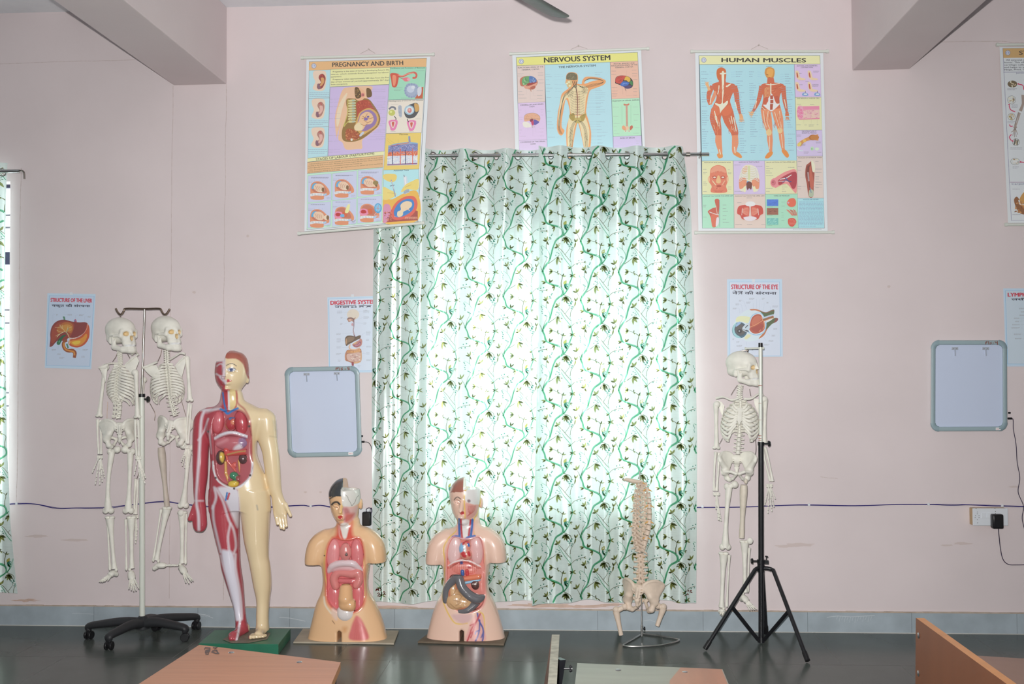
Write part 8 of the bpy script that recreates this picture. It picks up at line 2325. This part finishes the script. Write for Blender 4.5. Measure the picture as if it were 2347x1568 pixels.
organ('kidney', mk, F, [(506, 1049, -.065, 11, .026, 17)], '#4a2428', paint=kpaint(508))
organ('kidney', mk, F, [(557, 1052, -.065, 10, .026, 12)], '#4a262a')
organ('ureter', mk, F, [('c', (517, 1060, -.062), (518, 1085, -.062), 3.5, 3.5), ('c', (518, 1085, -.062), (524, 1102, -.06), 3.5, 3.5)], '#cf9a52', k=.004)
organ('ureter', mk, F, [('c', (548, 1056, -.062), (551, 1080, -.062), 3.5, 3.5)], '#cf9a52', k=.004)
organ('great_vessel', mk, F, [('c', (518, 1040, -.075), (522, 1058, -.07), 2.6, 2.6), ('c', (522, 1058, -.07), (534, 1072, -.065), 2.6, 2.6), ('c', (534, 1072, -.065), (540, 1080, -.06), 2.6, 2.6), (538, 1066, -.06, 7, .015, 7)], '#cf5a52', k=.004)
organ('bladder', mk, F, [(536, 1090, -.07, 10, .028, 9), (546, 1098, -.07, 10, .026, 9), (535, 1109, -.07, 13, .026, 8)], '#2e7a58', paint=lambda p: (p.poly([(541, 1093), (550, 1090), (558, 1098), (552, 1106), (543, 1104)], '#8c3234', 2), p.poly([(523, 1106), (530, 1102), (545, 1104), (548, 1112), (536, 1120), (524, 1114)], '#d0b23e', 1.5)))
# ---- two half-body torsos on boards
def torso(kind, label, dx, dy, skin, board, th, bm):
 Yt = fl(795 + dx, 1461 + dy, th)[1]
 t = thing('torso_model', label, 'anatomical model', (*fl(795 + dx, 1461 + dy, th)[:2], 0), 'half-body anatomy torsos')
 board_base(None, board, th, 'base_board', bm, t)
 F = Fig(Yt, (692 + dx, 1090 + dy, 893 + dx, 1474 + dy), .0038, -.18, .15)
 sh = lambda rows: [(r[0] + dy, r[1] + dx, r[2] + dx) + tuple(r[3:]) for r in rows]
 q = lambda *v: (v[0] + dx, v[1] + dy) + tuple(v[2:])
 bx = -5 if kind == 2 else 0
 F.loft(sh([(1192, 775, 820, .052, .01), (1203, 772, 824, .055, .01), (1212, 759, 842, .065, .01), (1226, 738, 852, .085), (1250, 733, 853, .1), (1275, 735, 850, .106), (1294, 738, 847, .106), (1328, 741, 843, .098), (1355, 737, 846, .1), (1381, 726 + bx * .5, 861 + bx * .5, .108), (1420, 716 + bx, 877 + bx, .112), (1459, 707 + bx, 887 + bx, .112), (1468, 707 + bx, 888 + bx, .112)]), pw=2.5)
 F.loft(sh([(1212, 744, 760, .03), (1217, 733, 762, .052), (1226, 720, 764, .07), (1242, 708, 758, .082), (1262, 702, 752, .086), (1278, 700, 748, .085), (1290, 700, 742, .08)]), pw=2.2)
 F.loft(sh([(1209, 826, 842, .03), (1214, 823, 853, .052), (1226, 826, 868, .07), (1242, 830, 879, .082), (1262, 834, 884, .086), (1275, 838, 885, .085), (1285, 842, 885, .08)]), pw=2.2)
 F.loft(sh([(1095.5, 785, 796, .02), (1098, 777, 803, .045), (1103, 769, 812, .07), (1115, 759, 821, .092), (1130, 754, 825, .1), (1150, 756, 825, .1), (1170, 760, 820, .095), (1185, 767, 812, .085), (1195, 775, 806, .068), (1203, 783, 798, .045)]), k=.012)
 F.cap(q(797, 1180, .02), q(798, 1215, .015), 23, 24, k=.03)
 F.cap(q(783, 1152, -.096), q(780, 1174, -.112), 3, 5, k=.012); F.ell(q(781, 1188, -.088), (9, .015, 5), k=.01); F.ell(q(786, 1199, -.06), (9, .02, 6), k=.012); F.ell(q(827, 1155, .015), (4.5, .022, 12), k=.006); ye = 1164 if kind == 1 else 1155; F.ell(q(770, ye - 1, -.084), (10, .010, 6), k=.012, mode='s'); F.ell(q(770, ye, -.074), (7, .012, 4.5), k=.012)
 F.hole([q(787, 1080), q(840, 1080), q(840, 1123), q(787, 1123)], -.3, .3, .003, False, -.05)
 F.ell(q(806, 1122, .0), (14, .07, 24), k=.006, mode='s') if kind == 1 else None
 F.hole([q(782, 1475), q(782, 1440), q(786, 1436), q(791, 1440), q(791, 1475)], -.3, .3, .015, False)
 cav = [q(*v) for v in ((764, 1236), (784, 1240), (803, 1240), (822, 1236), (830, 1258), (832, 1290), (834, 1335), (834, 1370), (826, 1392), (806, 1402), (784, 1402), (764, 1392), (751, 1372), (749, 1335), (749, 1290), (752, 1258))]
 F.hole(cav, -.3, -.062, .012, dp=-.085)
 p = F.done(skin)
 x = p.V[:, 0]; z = p.V[:, 2]; mid = at(*q(786.5, 1150), Yt)
 p.front[:] = True
 return t, F, p, q, cav, x, z, mid
g5 = lambda x, y: (660 + x / 3.823, 1080 + y / 3.823)
C5 = lambda L: [g5(*v) for v in L]
t, F, p, q, cav, x, z, mid = torso(1, 'tan torso with black hair and pale pink organs, left of the curtain', 0, 0, '#dfb488', [(694, 1441), (914, 1445), (903, 1474), (672, 1471)], .012, mat('pale_board', (178, 168, 150), rough=.7, noise=.15, nscale=9))
zt = lambda py: at(786, py, F.Y)[2]
p.mask((x < mid[0]) & (z > zt(1141)), '#262a2f'); p.mask((F.N[:, 1] > .1) & (z > zt(1160)) & (z < zt(1100)), '#262a2f')
p.front = F.N[:, 1] < .35
p.line([g5(365, 250), g5(420, 225), g5(480, 208)], 3, '#262a2f', 1); p.poly(C5([(340, 240), (365, 252), (372, 300), (350, 300)]), '#262a2f', 1)
p.line(C5([(386, 300), (405, 284), (435, 282), (454, 302)]), 4.2, '#201d20', .7); p.line(C5([(392, 305), (410, 322), (438, 326)]), 1.1, '#4a3226', .5)
p.poly(C5([(438, 405), (458, 396), (480, 402), (484, 424), (462, 430), (442, 420)]), '#b82218', .8); p.line(C5([(478, 300), (470, 360), (466, 380)]), 4, '#d8b24c', 1.4, .7); p.line(C5([(484, 330), (484, 440), (492, 465)]), 2.5, '#d8b860', 1, .9)
p.poly(C5([(478, 150), (640, 150), (632, 260), (600, 300), (560, 320), (490, 322), (474, 280)]), '#d5d2cc', 1); p.line(C5([(500, 215), (522, 235), (532, 262), (548, 285), (556, 310)]), 1, '#6a645e', .4); p.line(C5([(620, 215), (600, 240), (585, 280), (560, 310)]), 1, '#6a645e', .4)
p.poly(C5([(482, 325), (560, 322), (610, 305), (600, 380), (570, 430), (520, 465), (490, 462), (482, 400)]), '#d8b0aa', 2); p.poly(C5([(486, 335), (520, 330), (540, 370), (500, 385)]), '#b97878', 3); p.poly(C5([(505, 385), (560, 375), (585, 375), (560, 425), (515, 455), (496, 440)]), '#cc5650', 4, .85)
p.poly(C5([(440, 468), (540, 468), (566, 440), (570, 560), (640, 640), (540, 640), (440, 640), (360, 640), (420, 560)]), '#cc3a28', 5, .95); p.poly(C5([(460, 470), (532, 465), (520, 560), (505, 600), (488, 600), (470, 540)]), '#ddd6d0', 1.5); p.line(C5([(448, 480), (452, 560), (470, 600)]), 3, '#e0b0a8', 1.5, .7)
p.line(cav + [cav[0]], 9, '#cf5a44', 3, .9); p.line(C5([(330, 700), (320, 800), (325, 900), (345, 1000)]), 3, '#d6b060', 1.2, .9); p.line(C5([(640, 700), (665, 800), (660, 900), (672, 1000), (668, 1100), (630, 1200)]), 3, '#ddc284', 1.2, .9); p.line(C5([(318, 1100), (330, 1170), (380, 1240)]), 3.5, '#e0d4c0', 1.4, .9)
p.poly(cav, '#cc6264', 1.2)
p.poly(C5([(600, 1260), (640, 1290), (680, 1370), (700, 1465), (540, 1465), (550, 1370), (575, 1300)]), '#cb6462', 2.5)
for i in range(7): p.line(C5([(602 + i * 4, 1290 + i * 8), (590 + i * 16, 1380), (580 + i * 18, 1462)]), 1, '#b9504e', 1, .5)
p.poly(C5([(400, 1180), (440, 1160), (430, 1300), (380, 1240)]), '#dcc0b4', 3, .8); p.poly(C5([(478, 1360), (520, 1360), (508, 1400), (485, 1400)]), '#c98e58', 4, .8)
for a, b_ in ((322, 742), (402, 707), (594, 690), (656, 732)): p.poly(C5([(a - 5, b_ - 5), (a + 5, b_ - 5), (a + 5, b_ + 5), (a - 5, b_ + 5)]), '#42302a', .5)
p.line(C5([(390, 1302), (410, 1330)]), 1.4, '#7a4a30', .5)
F.build('body', t)
PK = '#d2797a'
organ('lung', t, F, [(*g5(396, 722), -.062, 16, .026, 34, 5)], '#d78688'); organ('lung', t, F, [(*g5(606, 722), -.062, 15, .026, 34, -5)], '#cf7174')
organ('heart', t, F, [(*g5(505, 710), -.085, 14, .03, 19), (*g5(505, 665), -.085, 9, .024, 10)], '#d07c78', paint=lambda p: p.poly(C5([(500, 730), (515, 712), (524, 740), (505, 744)]), '#4a3a34', .8))
organ('diaphragm', t, F, tb([(*g5(360, 880), -.055), (*g5(385, 835), -.07), (*g5(440, 812), -.08), (*g5(510, 805), -.085), (*g5(580, 815), -.08), (*g5(640, 870), -.055)], [5, 7, 7, 7, 7, 5]) + [(*g5(500, 850), -.06, 36, .028, 16)], '#d6c0c4', paint=lambda p: p.poly(C5([(400, 870), (500, 850), (620, 880), (620, 930), (380, 930)]), '#cf7c7e', 6))
organ('stomach', t, F, tb([(*g5(420, 1010), -.064), (*g5(405, 940), -.066), (*g5(450, 890), -.068), (*g5(560, 900), -.07), (*g5(615, 890), -.07), (*g5(625, 950), -.066), (*g5(600, 1000), -.064)], [9, 9, 8, 9, 8, 8, 9]), '#d07a76')
organ('bowel_wall', t, F, [('c', (*g5(460, 960), -.066), (*g5(560, 965), -.07), 6, 6), ('c', (*g5(560, 965), -.07), (*g5(628, 945), -.066), 6, 5), (*g5(400, 1120), -.055, 16, .02, 32), (*g5(610, 1120), -.055, 15, .02, 36)], '#c96468')
organ('abdominal_flap', t, F, [('c', (*g5(508, 1040), -.1), (*g5(506, 1120), -.115), 15, 17), ('c', (*g5(500, 1165), -.112), (*g5(545, 1172), -.112), 15, 15)], '#d9a878')
organ('bladder', t, F, [(*g5(506, 1245), -.085, 22, .04, 20)], '#d8d0ce', paint=lambda p: p.line(C5([(425, 1230), (430, 1290), (490, 1330), (560, 1310)]), 7, '#b09a98', 4, .7))
g6 = lambda x, y: (940 + x / 3.823, 1080 + y / 3.823)
C6 = lambda L: [g6(*v) for v in L]
t, F, p, q, cav, x, z, mid = torso(2, 'pink torso with red-brown hair and grey-bordered bowel, before the curtain', 276, -2, '#dfbba8', [(985, 1449), (1166, 1447), (1155, 1476), (957, 1470)], .013, mat('brown_octagon_board', (112, 98, 82), rough=.7, noise=.25, nscale=12))
zt = lambda py: at(1062, py, F.Y)[2]
p.mask((x < mid[0]) & (z > zt(1131)), '#9a5a4a'); p.front = F.N[:, 1] < .35
YE = '#dcb44a'
p.line(C6([(386, 262), (400, 244), (420, 238), (445, 256)]), 1.8, '#2a2224', .5); p.line(C6([(392, 268), (410, 262), (436, 270), (440, 284), (415, 290), (396, 282), (392, 268)]), 1, '#a87a6c', .5)
p.poly(C6([(438, 380), (455, 362), (474, 364), (474, 386), (452, 390)]), '#b5202a', .7)
p.poly(C6([(484, 150), (630, 150), (618, 300), (560, 302), (500, 285), (478, 260)]), '#dad6d4', 1, smooth=False);
p.poly(C6([(502, 262), (520, 258), (530, 272), (518, 284), (504, 280)]), '#8a7478', 1)
p.poly(C6([(482, 296), (560, 302), (612, 300), (586, 370), (545, 410), (490, 424)]), '#d49a90', 1.5)
for i in range(8): p.line(C6([(572 - i * 9, 312), (556 - i * 7, 360), (500 + i * 4, 402 - i * 4)]), 1.1, '#b95a54', .6, .8)
for L in ([(498, 60), (500, 160), (484, 180), (474, 250), (478, 330), (482, 425)], [(618, 160), (612, 290), (585, 380), (560, 430), (562, 560), (620, 640), (650, 740), (640, 900), (640, 1040), (625, 1140), (598, 1220)], [(416, 430), (408, 520), (340, 590), (296, 680), (308, 800), (296, 960), (285, 1100), (320, 1210), (380, 1310), (430, 1332), (500, 1325)], [(596, 1225), (640, 1260), (650, 1400), (652, 1480)]): p.line(C6(L), 2.8, YE, .9, .95)
p.poly(C6([(415, 440), (556, 436), (560, 560), (610, 620), (340, 620), (408, 540)]), '#d8a09a', 2); p.poly(C6([(450, 440), (520, 438), (512, 560), (500, 592), (468, 592), (456, 520)]), '#dcd6d4', 1)
for L, w, c in (([(430, 430), (432, 520), (434, 580)], 5.5, '#2f5ea2'), ([(445, 432), (450, 520), (456, 585)], 4, '#b02834'), ([(530, 432), (518, 520), (512, 580)], 4, '#b02834'), ([(546, 430), (538, 520), (530, 575)], 5.5, '#2f5ea2'), ([(376, 580), (420, 578), (465, 608), (510, 584), (565, 574)], 5.5, '#2b68ac')): p.line(C6(L), w, c, .7)
p.line(cav + [cav[0]], 8, '#d98a82', 2.2, .85); p.line([(a + (3 if a < 1062 else -3), b_) for a, b_ in cav[8:] + cav[:9]], 2, '#e6c8c0', .8, .7); p.poly(cav, '#cf7a70', 1)
p.poly(C6([(592, 1235), (630, 1260), (650, 1380), (652, 1482), (490, 1482), (505, 1390), (540, 1300)]), '#d8a098', 1.5)
for L, w, c in (([(588, 1240), (600, 1300), (635, 1370), (638, 1440), (630, 1482)], 3.4, '#3a4690'), ([(608, 1300), (604, 1380), (590, 1440), (570, 1482)], 3, '#3a4690'), ([(606, 1385), (575, 1400), (570, 1420)], 2.6, '#3a4690'), ([(640, 1400), (620, 1450)], 2.4, '#3a4690'), ([(612, 1245), (580, 1310), (540, 1370), (520, 1430), (500, 1480)], 3.4, '#b3303a'), ([(575, 1320), (550, 1400), (530, 1450)], 2.6, '#b3303a'), ([(560, 1330), (525, 1345)], 2.4, '#b3303a'), ([(545, 1400), (515, 1430)], 2, '#b3303a')): p.line(C6(L), w, c, .6)
p.poly(C6([(380, 1250), (540, 1250), (530, 1300), (460, 1330), (390, 1290)]), '#c9a3a4', 3, .85)
F.build('body', t)
organ('lung', t, F, [(*g6(388, 690), -.062, 17, .024, 34, 5)], '#dab4b2'); organ('lung', t, F, [(*g6(580, 690), -.062, 16, .024, 34, -5)], '#d6a8a6')
organ('heart', t, F, [(*g6(490, 730), -.088, 14, .03, 13, 20), (*g6(470, 680), -.085, 11, .026, 15), (*g6(500, 650), -.085, 9, .022, 11)], '#d48a78', paint=lambda p: (p.poly(C6([(425, 640), (455, 625), (468, 660), (462, 705), (430, 710)]), '#7fb0d4', 1), p.line(C6([(465, 640), (480, 618), (505, 622), (512, 650)]), 5, '#bc2a34', .8), p.line(C6([(475, 655), (482, 690), (478, 705)]), 5, '#e4e0e0', .8), p.line(C6([(510, 640), (515, 655)]), 5, '#2f62a8', .8), p.poly(C6([(445, 720), (475, 705), (495, 750), (465, 755)]), '#b8242c', 1), p.poly(C6([(500, 710), (520, 700), (530, 740), (510, 745)]), '#b8242c', 1)))
organ('diaphragm', t, F, tb([(*g6(325, 850), -.05), (*g6(400, 797), -.072), (*g6(500, 785), -.078), (*g6(632, 850), -.05)], [4, 4]) + [(*g6(480, 850), -.05, 37, .02, 18)], '#cc6258', paint=lambda p: ([p.line(C6([(345 + i * 16, 815 + abs(i - 8) * 2), (348 + i * 16, 890)]), 1.6, '#e0a496', .8, .8) for i in range(17)], p.line(C6([(335, 825), (400, 792), (500, 782), (625, 838)]), 4, '#e0cfcc', 1), [p.poly(C6([(a - 11, b_ - 11), (a + 11, b_ - 11), (a + 11, b_ + 11), (a - 11, b_ + 11)]), c, .8) for a, b_, c in ((450, 804, '#3a4684'), (518, 840, '#a82e38'))]))
organ('vena_cava', t, F, [('c', (*g6(458, 878), -.07), (*g6(460, 905), -.07), 4.5, 4.5)], '#2f5aa0'); organ('aorta', t, F, [('c', (*g6(498, 872), -.07), (*g6(500, 905), -.07), 4, 4)], '#c0262e')
organ('pancreas', t, F, [('c', (*g6(470, 945), -.074), (*g6(600, 925), -.07), 6, 7)], '#d2714e'); organ('spleen_vein', t, F, [('c', (*g6(480, 980), -.075), (*g6(605, 950), -.07), 3.6, 3.6)], '#86b4d2')
organ('kidney', t, F, [(*g6(570, 995), -.066, 9.5, .026, 12, -15)], '#4e2420', paint=lambda p: (p.line(C6([(545, 990), (580, 990)]), 1.6, '#e0d0c8', .5), p.line(C6([(565, 990), (585, 975)]), 1.3, '#e0d0c8', .5)))
organ('kidney', t, F, [(*g6(375, 940), -.062, 8, .022, 9)], '#4a2a26')
def bp(p):
 p.poly(C6([(350, 960), (390, 975), (400, 960), (420, 1010), (520, 1120), (580, 1150), (540, 1190), (420, 1230), (390, 1240), (350, 1205), (325, 1140), (335, 1060)]), '#c9a074', 2); p.line(C6([(345, 1090), (345, 1030), (375, 960), (400, 990), (410, 1030)]), 4, '#b8462c', 2.5, .9); p.line(C6([(380, 1240), (440, 1210), (520, 1190), (590, 1150)]), 4, '#a8462e', 2.5, .9)
 for L in ([(360, 1010), (400, 1040), (380, 1080)], [(360, 1090), (420, 1080), (450, 1100), (430, 1130)], [(380, 1130), (440, 1150), (400, 1180)], [(460, 1120), (500, 1140), (470, 1180)], [(350, 1160), (400, 1200), (450, 1190)], [(400, 1110), (420, 1160)]): p.line(C6(L), 1.5, '#9a7048', .8, .9)
organ('bowel', t, F, [(*g6(400, 1140), -.085, 22, .035, 22), (*g6(470, 1160), -.085, 20, .03, 18), (*g6(375, 1050), -.08, 14, .03, 22)], '#c9a074', paint=bp)
organ('colon', t, F, tb([(*g6(312, 1135), -.08), (*g6(322, 1040), -.085), (*g6(370, 965), -.095), (*g6(425, 935), -.11), (*g6(452, 1015), -.12), (*g6(515, 1085), -.12), (*g6(590, 1120), -.11), (*g6(638, 1100), -.1)], [7, 8, 8.5, 9, 9.5, 10, 10, 5]) + tb([(*g6(585, 1150), -.09), (*g6(500, 1215), -.09), (*g6(410, 1235), -.09)], [8, 9, 6]), '#5d5c61')
# ---------------------------------------------------------------- spine and pelvis model on a wire stand
h7 = lambda x, y: (1380 + x / 3.564, 1060 + y / 3.564)
M_STEELW = mat('dull_steel_wire', (200, 200, 198), rough=.28, metal=1.0)
SB = fl(1471, 1466); YSP = SB[1]
sp = thing('spine_model', 'bent teaching spine with pelvis and thigh stubs on a triangular wire stand', 'spine model', (SB[0], YSP, 0))
SPC, NRV = '#cab8a6', '#cf9a44'
def strand(pts, side, n, kind, r0, r1, body):
 P = np.array(crv([at(*h7(*q), YSP + d) for *q, d in pts], 10)); cum = np.concatenate([[0], np.cumsum(np.linalg.norm(np.diff(P, axis=0), axis=1))])
 for i in range(n):
  s = cum[-1] * (i + .5) / n
  p = np.array([np.interp(s, cum, P[:, k]) for k in range(3)])
  q = np.array([np.interp(min(cum[-1], s + .01), cum, P[:, k]) for k in range(3)]); d = (q - p) / max(np.linalg.norm(q - p), 1e-6)
  v = vertebra(sp, p, Ry(atan2(-d[0], -d[2])) @ Rz(radians(body)), kind, (r0 + (r1 - r0) * i / n) * 1.4, SPC)
  if i % 3 == side:
   m = MB(); m.col = bc(NRV)
   for e in (-1, 1): m.tube([p + np.array([e * .008, -.012, .002]), p + np.array([e * .02, -.018, -.004]), p + np.array([e * .028, -.012, -.010])], [.0035, .003, .0016], 6)
   m.build('nerve_root', M_BONE, v)
strand([(330, 150, 0), (290, 200, 0), (272, 330, 0), (268, 470, 0), (262, 560, 0), (278, 660, -.01), (300, 730, -.015)], 0, 15, 't', .8, 1.0, 215)
strand([(345, 160, .02), (375, 250, .02), (385, 380, .02), (380, 520, .02), (350, 640, .01), (325, 720, .0)], 1, 13, 't', .85, 1.15, 40)
strand([(312, 740, -.01), (318, 830, -.01), (315, 920, -.005), (325, 1010, 0)], 0, 6, 'l', .85, .95, 175)
m = MB(); m.col = bc(SPC); m.tube([at(*h7(x, y), YSP - .01) for x, y in ((175, 142), (200, 140), (245, 152), (290, 158), (330, 160))], [.009, .018, .022, .021, .012], 12, flat=(1, .62)); m.build('occiput_plate', M_BONE, sp)
RP = Rz(radians(158)); po = at(*h7(322, 1130), YSP); s3 = (.96, .95, .82)
place('hip_bone', _HB, RP, po, sp, s3, SPC); place('hip_bone', _HB, RP, po, sp, s3, SPC, mirror=True); place('sacrum', _SA, RP, po, sp, s3, SPC)
for a, b, c in (((115, 1215), (155, 1410), (185, 1180)), ((500, 1190), (450, 1335), (455, 1170))):
 A, B, C_ = (at(*h7(*v), YSP + .0) for v in (a, b, c))
 long_bone('femur_stub', A, B, [.021, .019, .0155, .014, .0135, .0135], sp, SPC, [(A + np.array([0, 0, .008]), (.021, .02, .02)), (C_, (.02, .02, .02))])
 m = MB(); m.col = bc(SPC); m.tube([A, C_], [.016, .014], 10); m.build('femoral_neck', M_BONE, sp)
m = MB(); m.tube([at(*h7(325, 1415), YSP), at(*h7(322, 1180), YSP), at(*h7(314, 500), YSP + .012), at(*h7(307, 70), YSP + .01)], .0042, 10); m.build('support_rod', M_STEELW, sp)
m = MB(); m.cyl(at(*h7(325, 1420), YSP), at(*h7(325, 1330), YSP), .007, 12); m.build('rod_sleeve', M_STEELW, sp)
knob(at(*h7(345, 1357), YSP), (1, 0, 0), .011, sp, l=.02)
m = MB(); m.tube(crv([fl(*h7(*v), .006) for v in ((325, 1402), (260, 1440), (178, 1488), (200, 1502), (320, 1504), (480, 1495), (590, 1470), (630, 1452), (600, 1440), (470, 1418), (345, 1402))], 5, True) , .0055, 8, closed=True); m.build('wire_base', M_STEELW, sp)
# ---------------------------------------------------------------- benches in the foreground
def wood(name, c, st): return mat(name, c, rough=.35, noise=.09, nscale=4.5, stretch=st)
M_W1 = wood('orange_laminate', (178, 126, 98), (.6, 14, 6)); M_W2 = wood('brown_laminate', (120, 74, 50), (10, 2, .5)); M_W3 = wood('worn_grey_brown_laminate', (134, 130, 118), (1.2, 6, 4)); M_EDGE = wood('orange_edge_strip', (206, 140, 80), (3, 3, 3)); M_EDGE2 = mat('worn_pale_edge', (160, 156, 142), rough=.6, noise=.25, nscale=40)
def slab(name, quad, z, th, m, parent, em=None):
 T = [fl(*q, z) for q in quad]; b = MB(); n = len(T)
 b.add([tuple(p) for p in T] + [(p[0], p[1], z - th) for p in T], [tuple(range(n)), tuple(reversed(range(n, 2 * n)))], mi=0)
 b.add([tuple(p) for p in T] + [(p[0], p[1], z - th) for p in T], [(i, i + n, (i + 1) % n + n, (i + 1) % n) for i in range(n)], mi=1)
 return b.build(name, [m, em or M_EDGE], parent, smooth=False, bevel=.003), T
def screws(parent, pts, z, r=.009):
 for x, y in pts:
  p = fl(x, y, z); m = MB(); m.ball(p, (r, r, .003), 12, 6); m.build('screw', M_SCREW, parent)
def legs(parent, T, z):
 c = sum(np.asarray(p) for p in T) / len(T)
 for p in T:
  q = np.asarray(p) + (c - np.asarray(p)) * .12; m = MB(); m.box((q[0] - .017, q[1] - .017, 0.001), (q[0] + .017, q[1] + .017, z)); m.build('leg', M_BLACKMETAL, parent, smooth=False)
def desk(label, quad, z, m, sc_, em=None, mark=None, name='bench_desk'):
 t = thing(name, label, 'desk', (*fl(*quad[0], z)[:2], 0), 'foreground bench desks')
 o, T = slab('desk_top', quad, z, .022, m, t, em); screws(t, sc_, z); legs(t, T, z - .022)
 if mark:
  pr = Print(lambda px, py, l: fl(px, py, z + .0008 + l))
  for s in mark: pr.line(s, 3.0, '#3a2420', n=3)
  pr.mb.build('marker_writing', M_STICK, t, smooth=False)
 return t
k2 = lambda x, y: (160 + x / 4.346, 1330 + y / 4.346)
desk('orange desk top at the lower left, marked 219, in front of the green box', [(457, 1478), (781, 1518), (735, 1625), (245, 1615)], .75, M_W1, [(530, 1496), (686, 1518)], mark=[[k2(1340, 690), k2(1350, 672), k2(1400, 676), k2(1398, 690), k2(1356, 700)], [k2(1345, 706), k2(1400, 704)], [k2(1425, 672), k2(1470, 670), k2(1440, 688), k2(1470, 700), k2(1420, 704)], [k2(1345, 722), k2(1390, 714), k2(1378, 738), k2(1350, 734)], [k2(1410, 712), k2(1450, 728), k2(1490, 730)], [k2(1462, 704), k2(1480, 728)]])
desk('worn grey-brown desk top at the bottom centre with an orange right end', [(1323, 1520), (1656, 1534), (1700, 1640), (1310, 1640)], .74, M_W3, [(1417, 1536), (1570, 1541)], M_EDGE2)
_p = fl(2190, 1500, .74)
t = desk('brown desk top at the lower right corner behind the slanted bench back', [(2190, 1500), (2420, 1514), pix(_p + np.array([.7, -.5, 0])), pix(_p + np.array([0, -.5, 0]))], .74, mat('dull_brown_laminate', (146, 112, 96), rough=.4, noise=.1, nscale=5), [(2243, 1512)])
# the orange unworn end of the centre desk
b = MB(); q = [fl(x, y, .7408) for x, y in ((1560, 1530), (1654, 1534), (1696, 1638), (1530, 1638), (1535, 1560))]; b.add(q, [tuple(range(5))])
_c = [o for o in bpy.data.objects if o.name.startswith('bench_desk')]
b.build('unworn_top', wood('unworn_laminate', (160, 106, 80), (6, 1, 1)), _c[1], smooth=False)
def back_panel(label, top, bot, Y0, Y1, m, em, th, sc_=(), bracket=False):
 """upright board seen end-on: far end at Y0, near end at Y1"""
 t = thing('wooden_bench', label, 'bench', (at(*top, Y0)[0], (Y0 + Y1) / 2, 0), 'foreground benches')
 a = at(*top, Y0); c = at(*bot, Y0)
 sl = (c[0] - a[0]) / (c[2] - a[2]); zt, zb = a[2], .42
 f = lambda Y, z, o: (a[0] + (z - zt) * sl + o + (Y - Y0) * dx_, Y, z)
 dx_ = top[2] if len(top) > 2 else 0.0
 b = MB(); V = [f(Y, z, o) for Y in (Y0, Y1) for z in (zb, zt) for o in (0, th)]
 b.add(V, [(0, 2, 6, 4), (1, 5, 7, 3)], mi=0); b.add(V, [(2, 3, 7, 6), (0, 1, 3, 2), (4, 6, 7, 5), (0, 4, 5, 1)], mi=1)
 b.build('back_panel', [m, em], t, smooth=False, bevel=.004)
 for px, py in sc_:
  p = at(px, py, Y0 - .03); q = np.array(f(Y0 - .03, p[2], -.001)); s = MB(); s.ball(q, (.003, .009, .009), 12, 8); s.build('screw', M_SCREW, t)
 for Y in (Y0 - .06, Y1 + .06):
  s = MB(); q0, q1 = f(Y, zt - .06, th + .014), f(Y, .02, th + .014); s.tube([q0, q1], .016, 4); s.build('back_post', M_BLACKMETAL, t, smooth=False)
  if Y == Y0 - .06: knob((q0[0] + .03, Y, q0[2] - .03), (1, 0, 0), .011, t, name='post_knob', l=.02)
 return t
back_panel('narrow pale-edged bench board seen end-on at the bottom centre, with black post and knob', (1265, 1454), (1247, 1568), -3.25, -3.9, M_W2, M_EDGE2, .024)
back_panel('brown bench board with orange top edge running towards the camera at the lower right', (2099, 1416), (2098, 1568), -3.3, -4.35, M_W2, M_EDGE, .024, [(2108, 1457), (2107, 1544)])
# ---------------------------------------------------------------- ceiling fan
YF = -1.75
tip = at(1280, 36, YF); hubp = tip + np.array([-.30, -.56, .0])
fan = thing('ceiling_fan', 'grey ceiling fan, one dusty blade tip entering at the top centre', 'ceiling fan', (hubp[0], hubp[1], hubp[2]))
M_BLADE = mat('dusty_grey_blade', (96, 98, 96), rough=.4, noise=.25, nscale=9)
for k in range(3):
 a = atan2(.56, .30) + 2 * pi * k / 3; d = np.array([cos(a), sin(a), 0]); w = np.array([-sin(a), cos(a), 0]); m = MB(); P = []
 for s, hw in ((.12, .045), (.2, .058), (.4, .062), (.6, .064), (.625, .062), (.635, .054)): P.append((hubp + d * s, hw))
 vs = [];
 for c, hw in P:
  for u in (-1, -.55, .55, 1): vs.append(c + w * hw * u + np.array([0, 0, .016 * u - .008 * (abs(u) < .6)]))
 n = len(vs); F_ = [(i * 4 + j, i * 4 + j + 1, i * 4 + j + 5, i * 4 + j + 4) for i in range(5) for j in range(3)]
 m.add(vs, F_); o = m.build('fan_blade', M_BLADE, fan); md = o.modifiers.new('thickness', 'SOLIDIFY'); md.thickness = .003
 m = MB(); m.tube([hubp + d * .05, hubp + d * .16], .014, 8, flat=(1.6, .4), up=(0, 0, 1)); m.build('blade_arm', M_BLACKP, fan)
m = MB(); m.tube([hubp + np.array([0, 0, z]) for z in (-.06, -.05, .0, .06, .07)], [.03, .085, .1, .085, .03], 24); m.build('motor', M_BLADE, fan)
m = MB(); m.cyl(hubp + np.array([0, 0, .06]), (hubp[0], hubp[1], ZC), .012, 12); m.tube([(hubp[0], hubp[1], ZC - .08), (hubp[0], hubp[1], ZC)], [.03, .06], 16); m.build('down_rod', M_BLADE, fan)
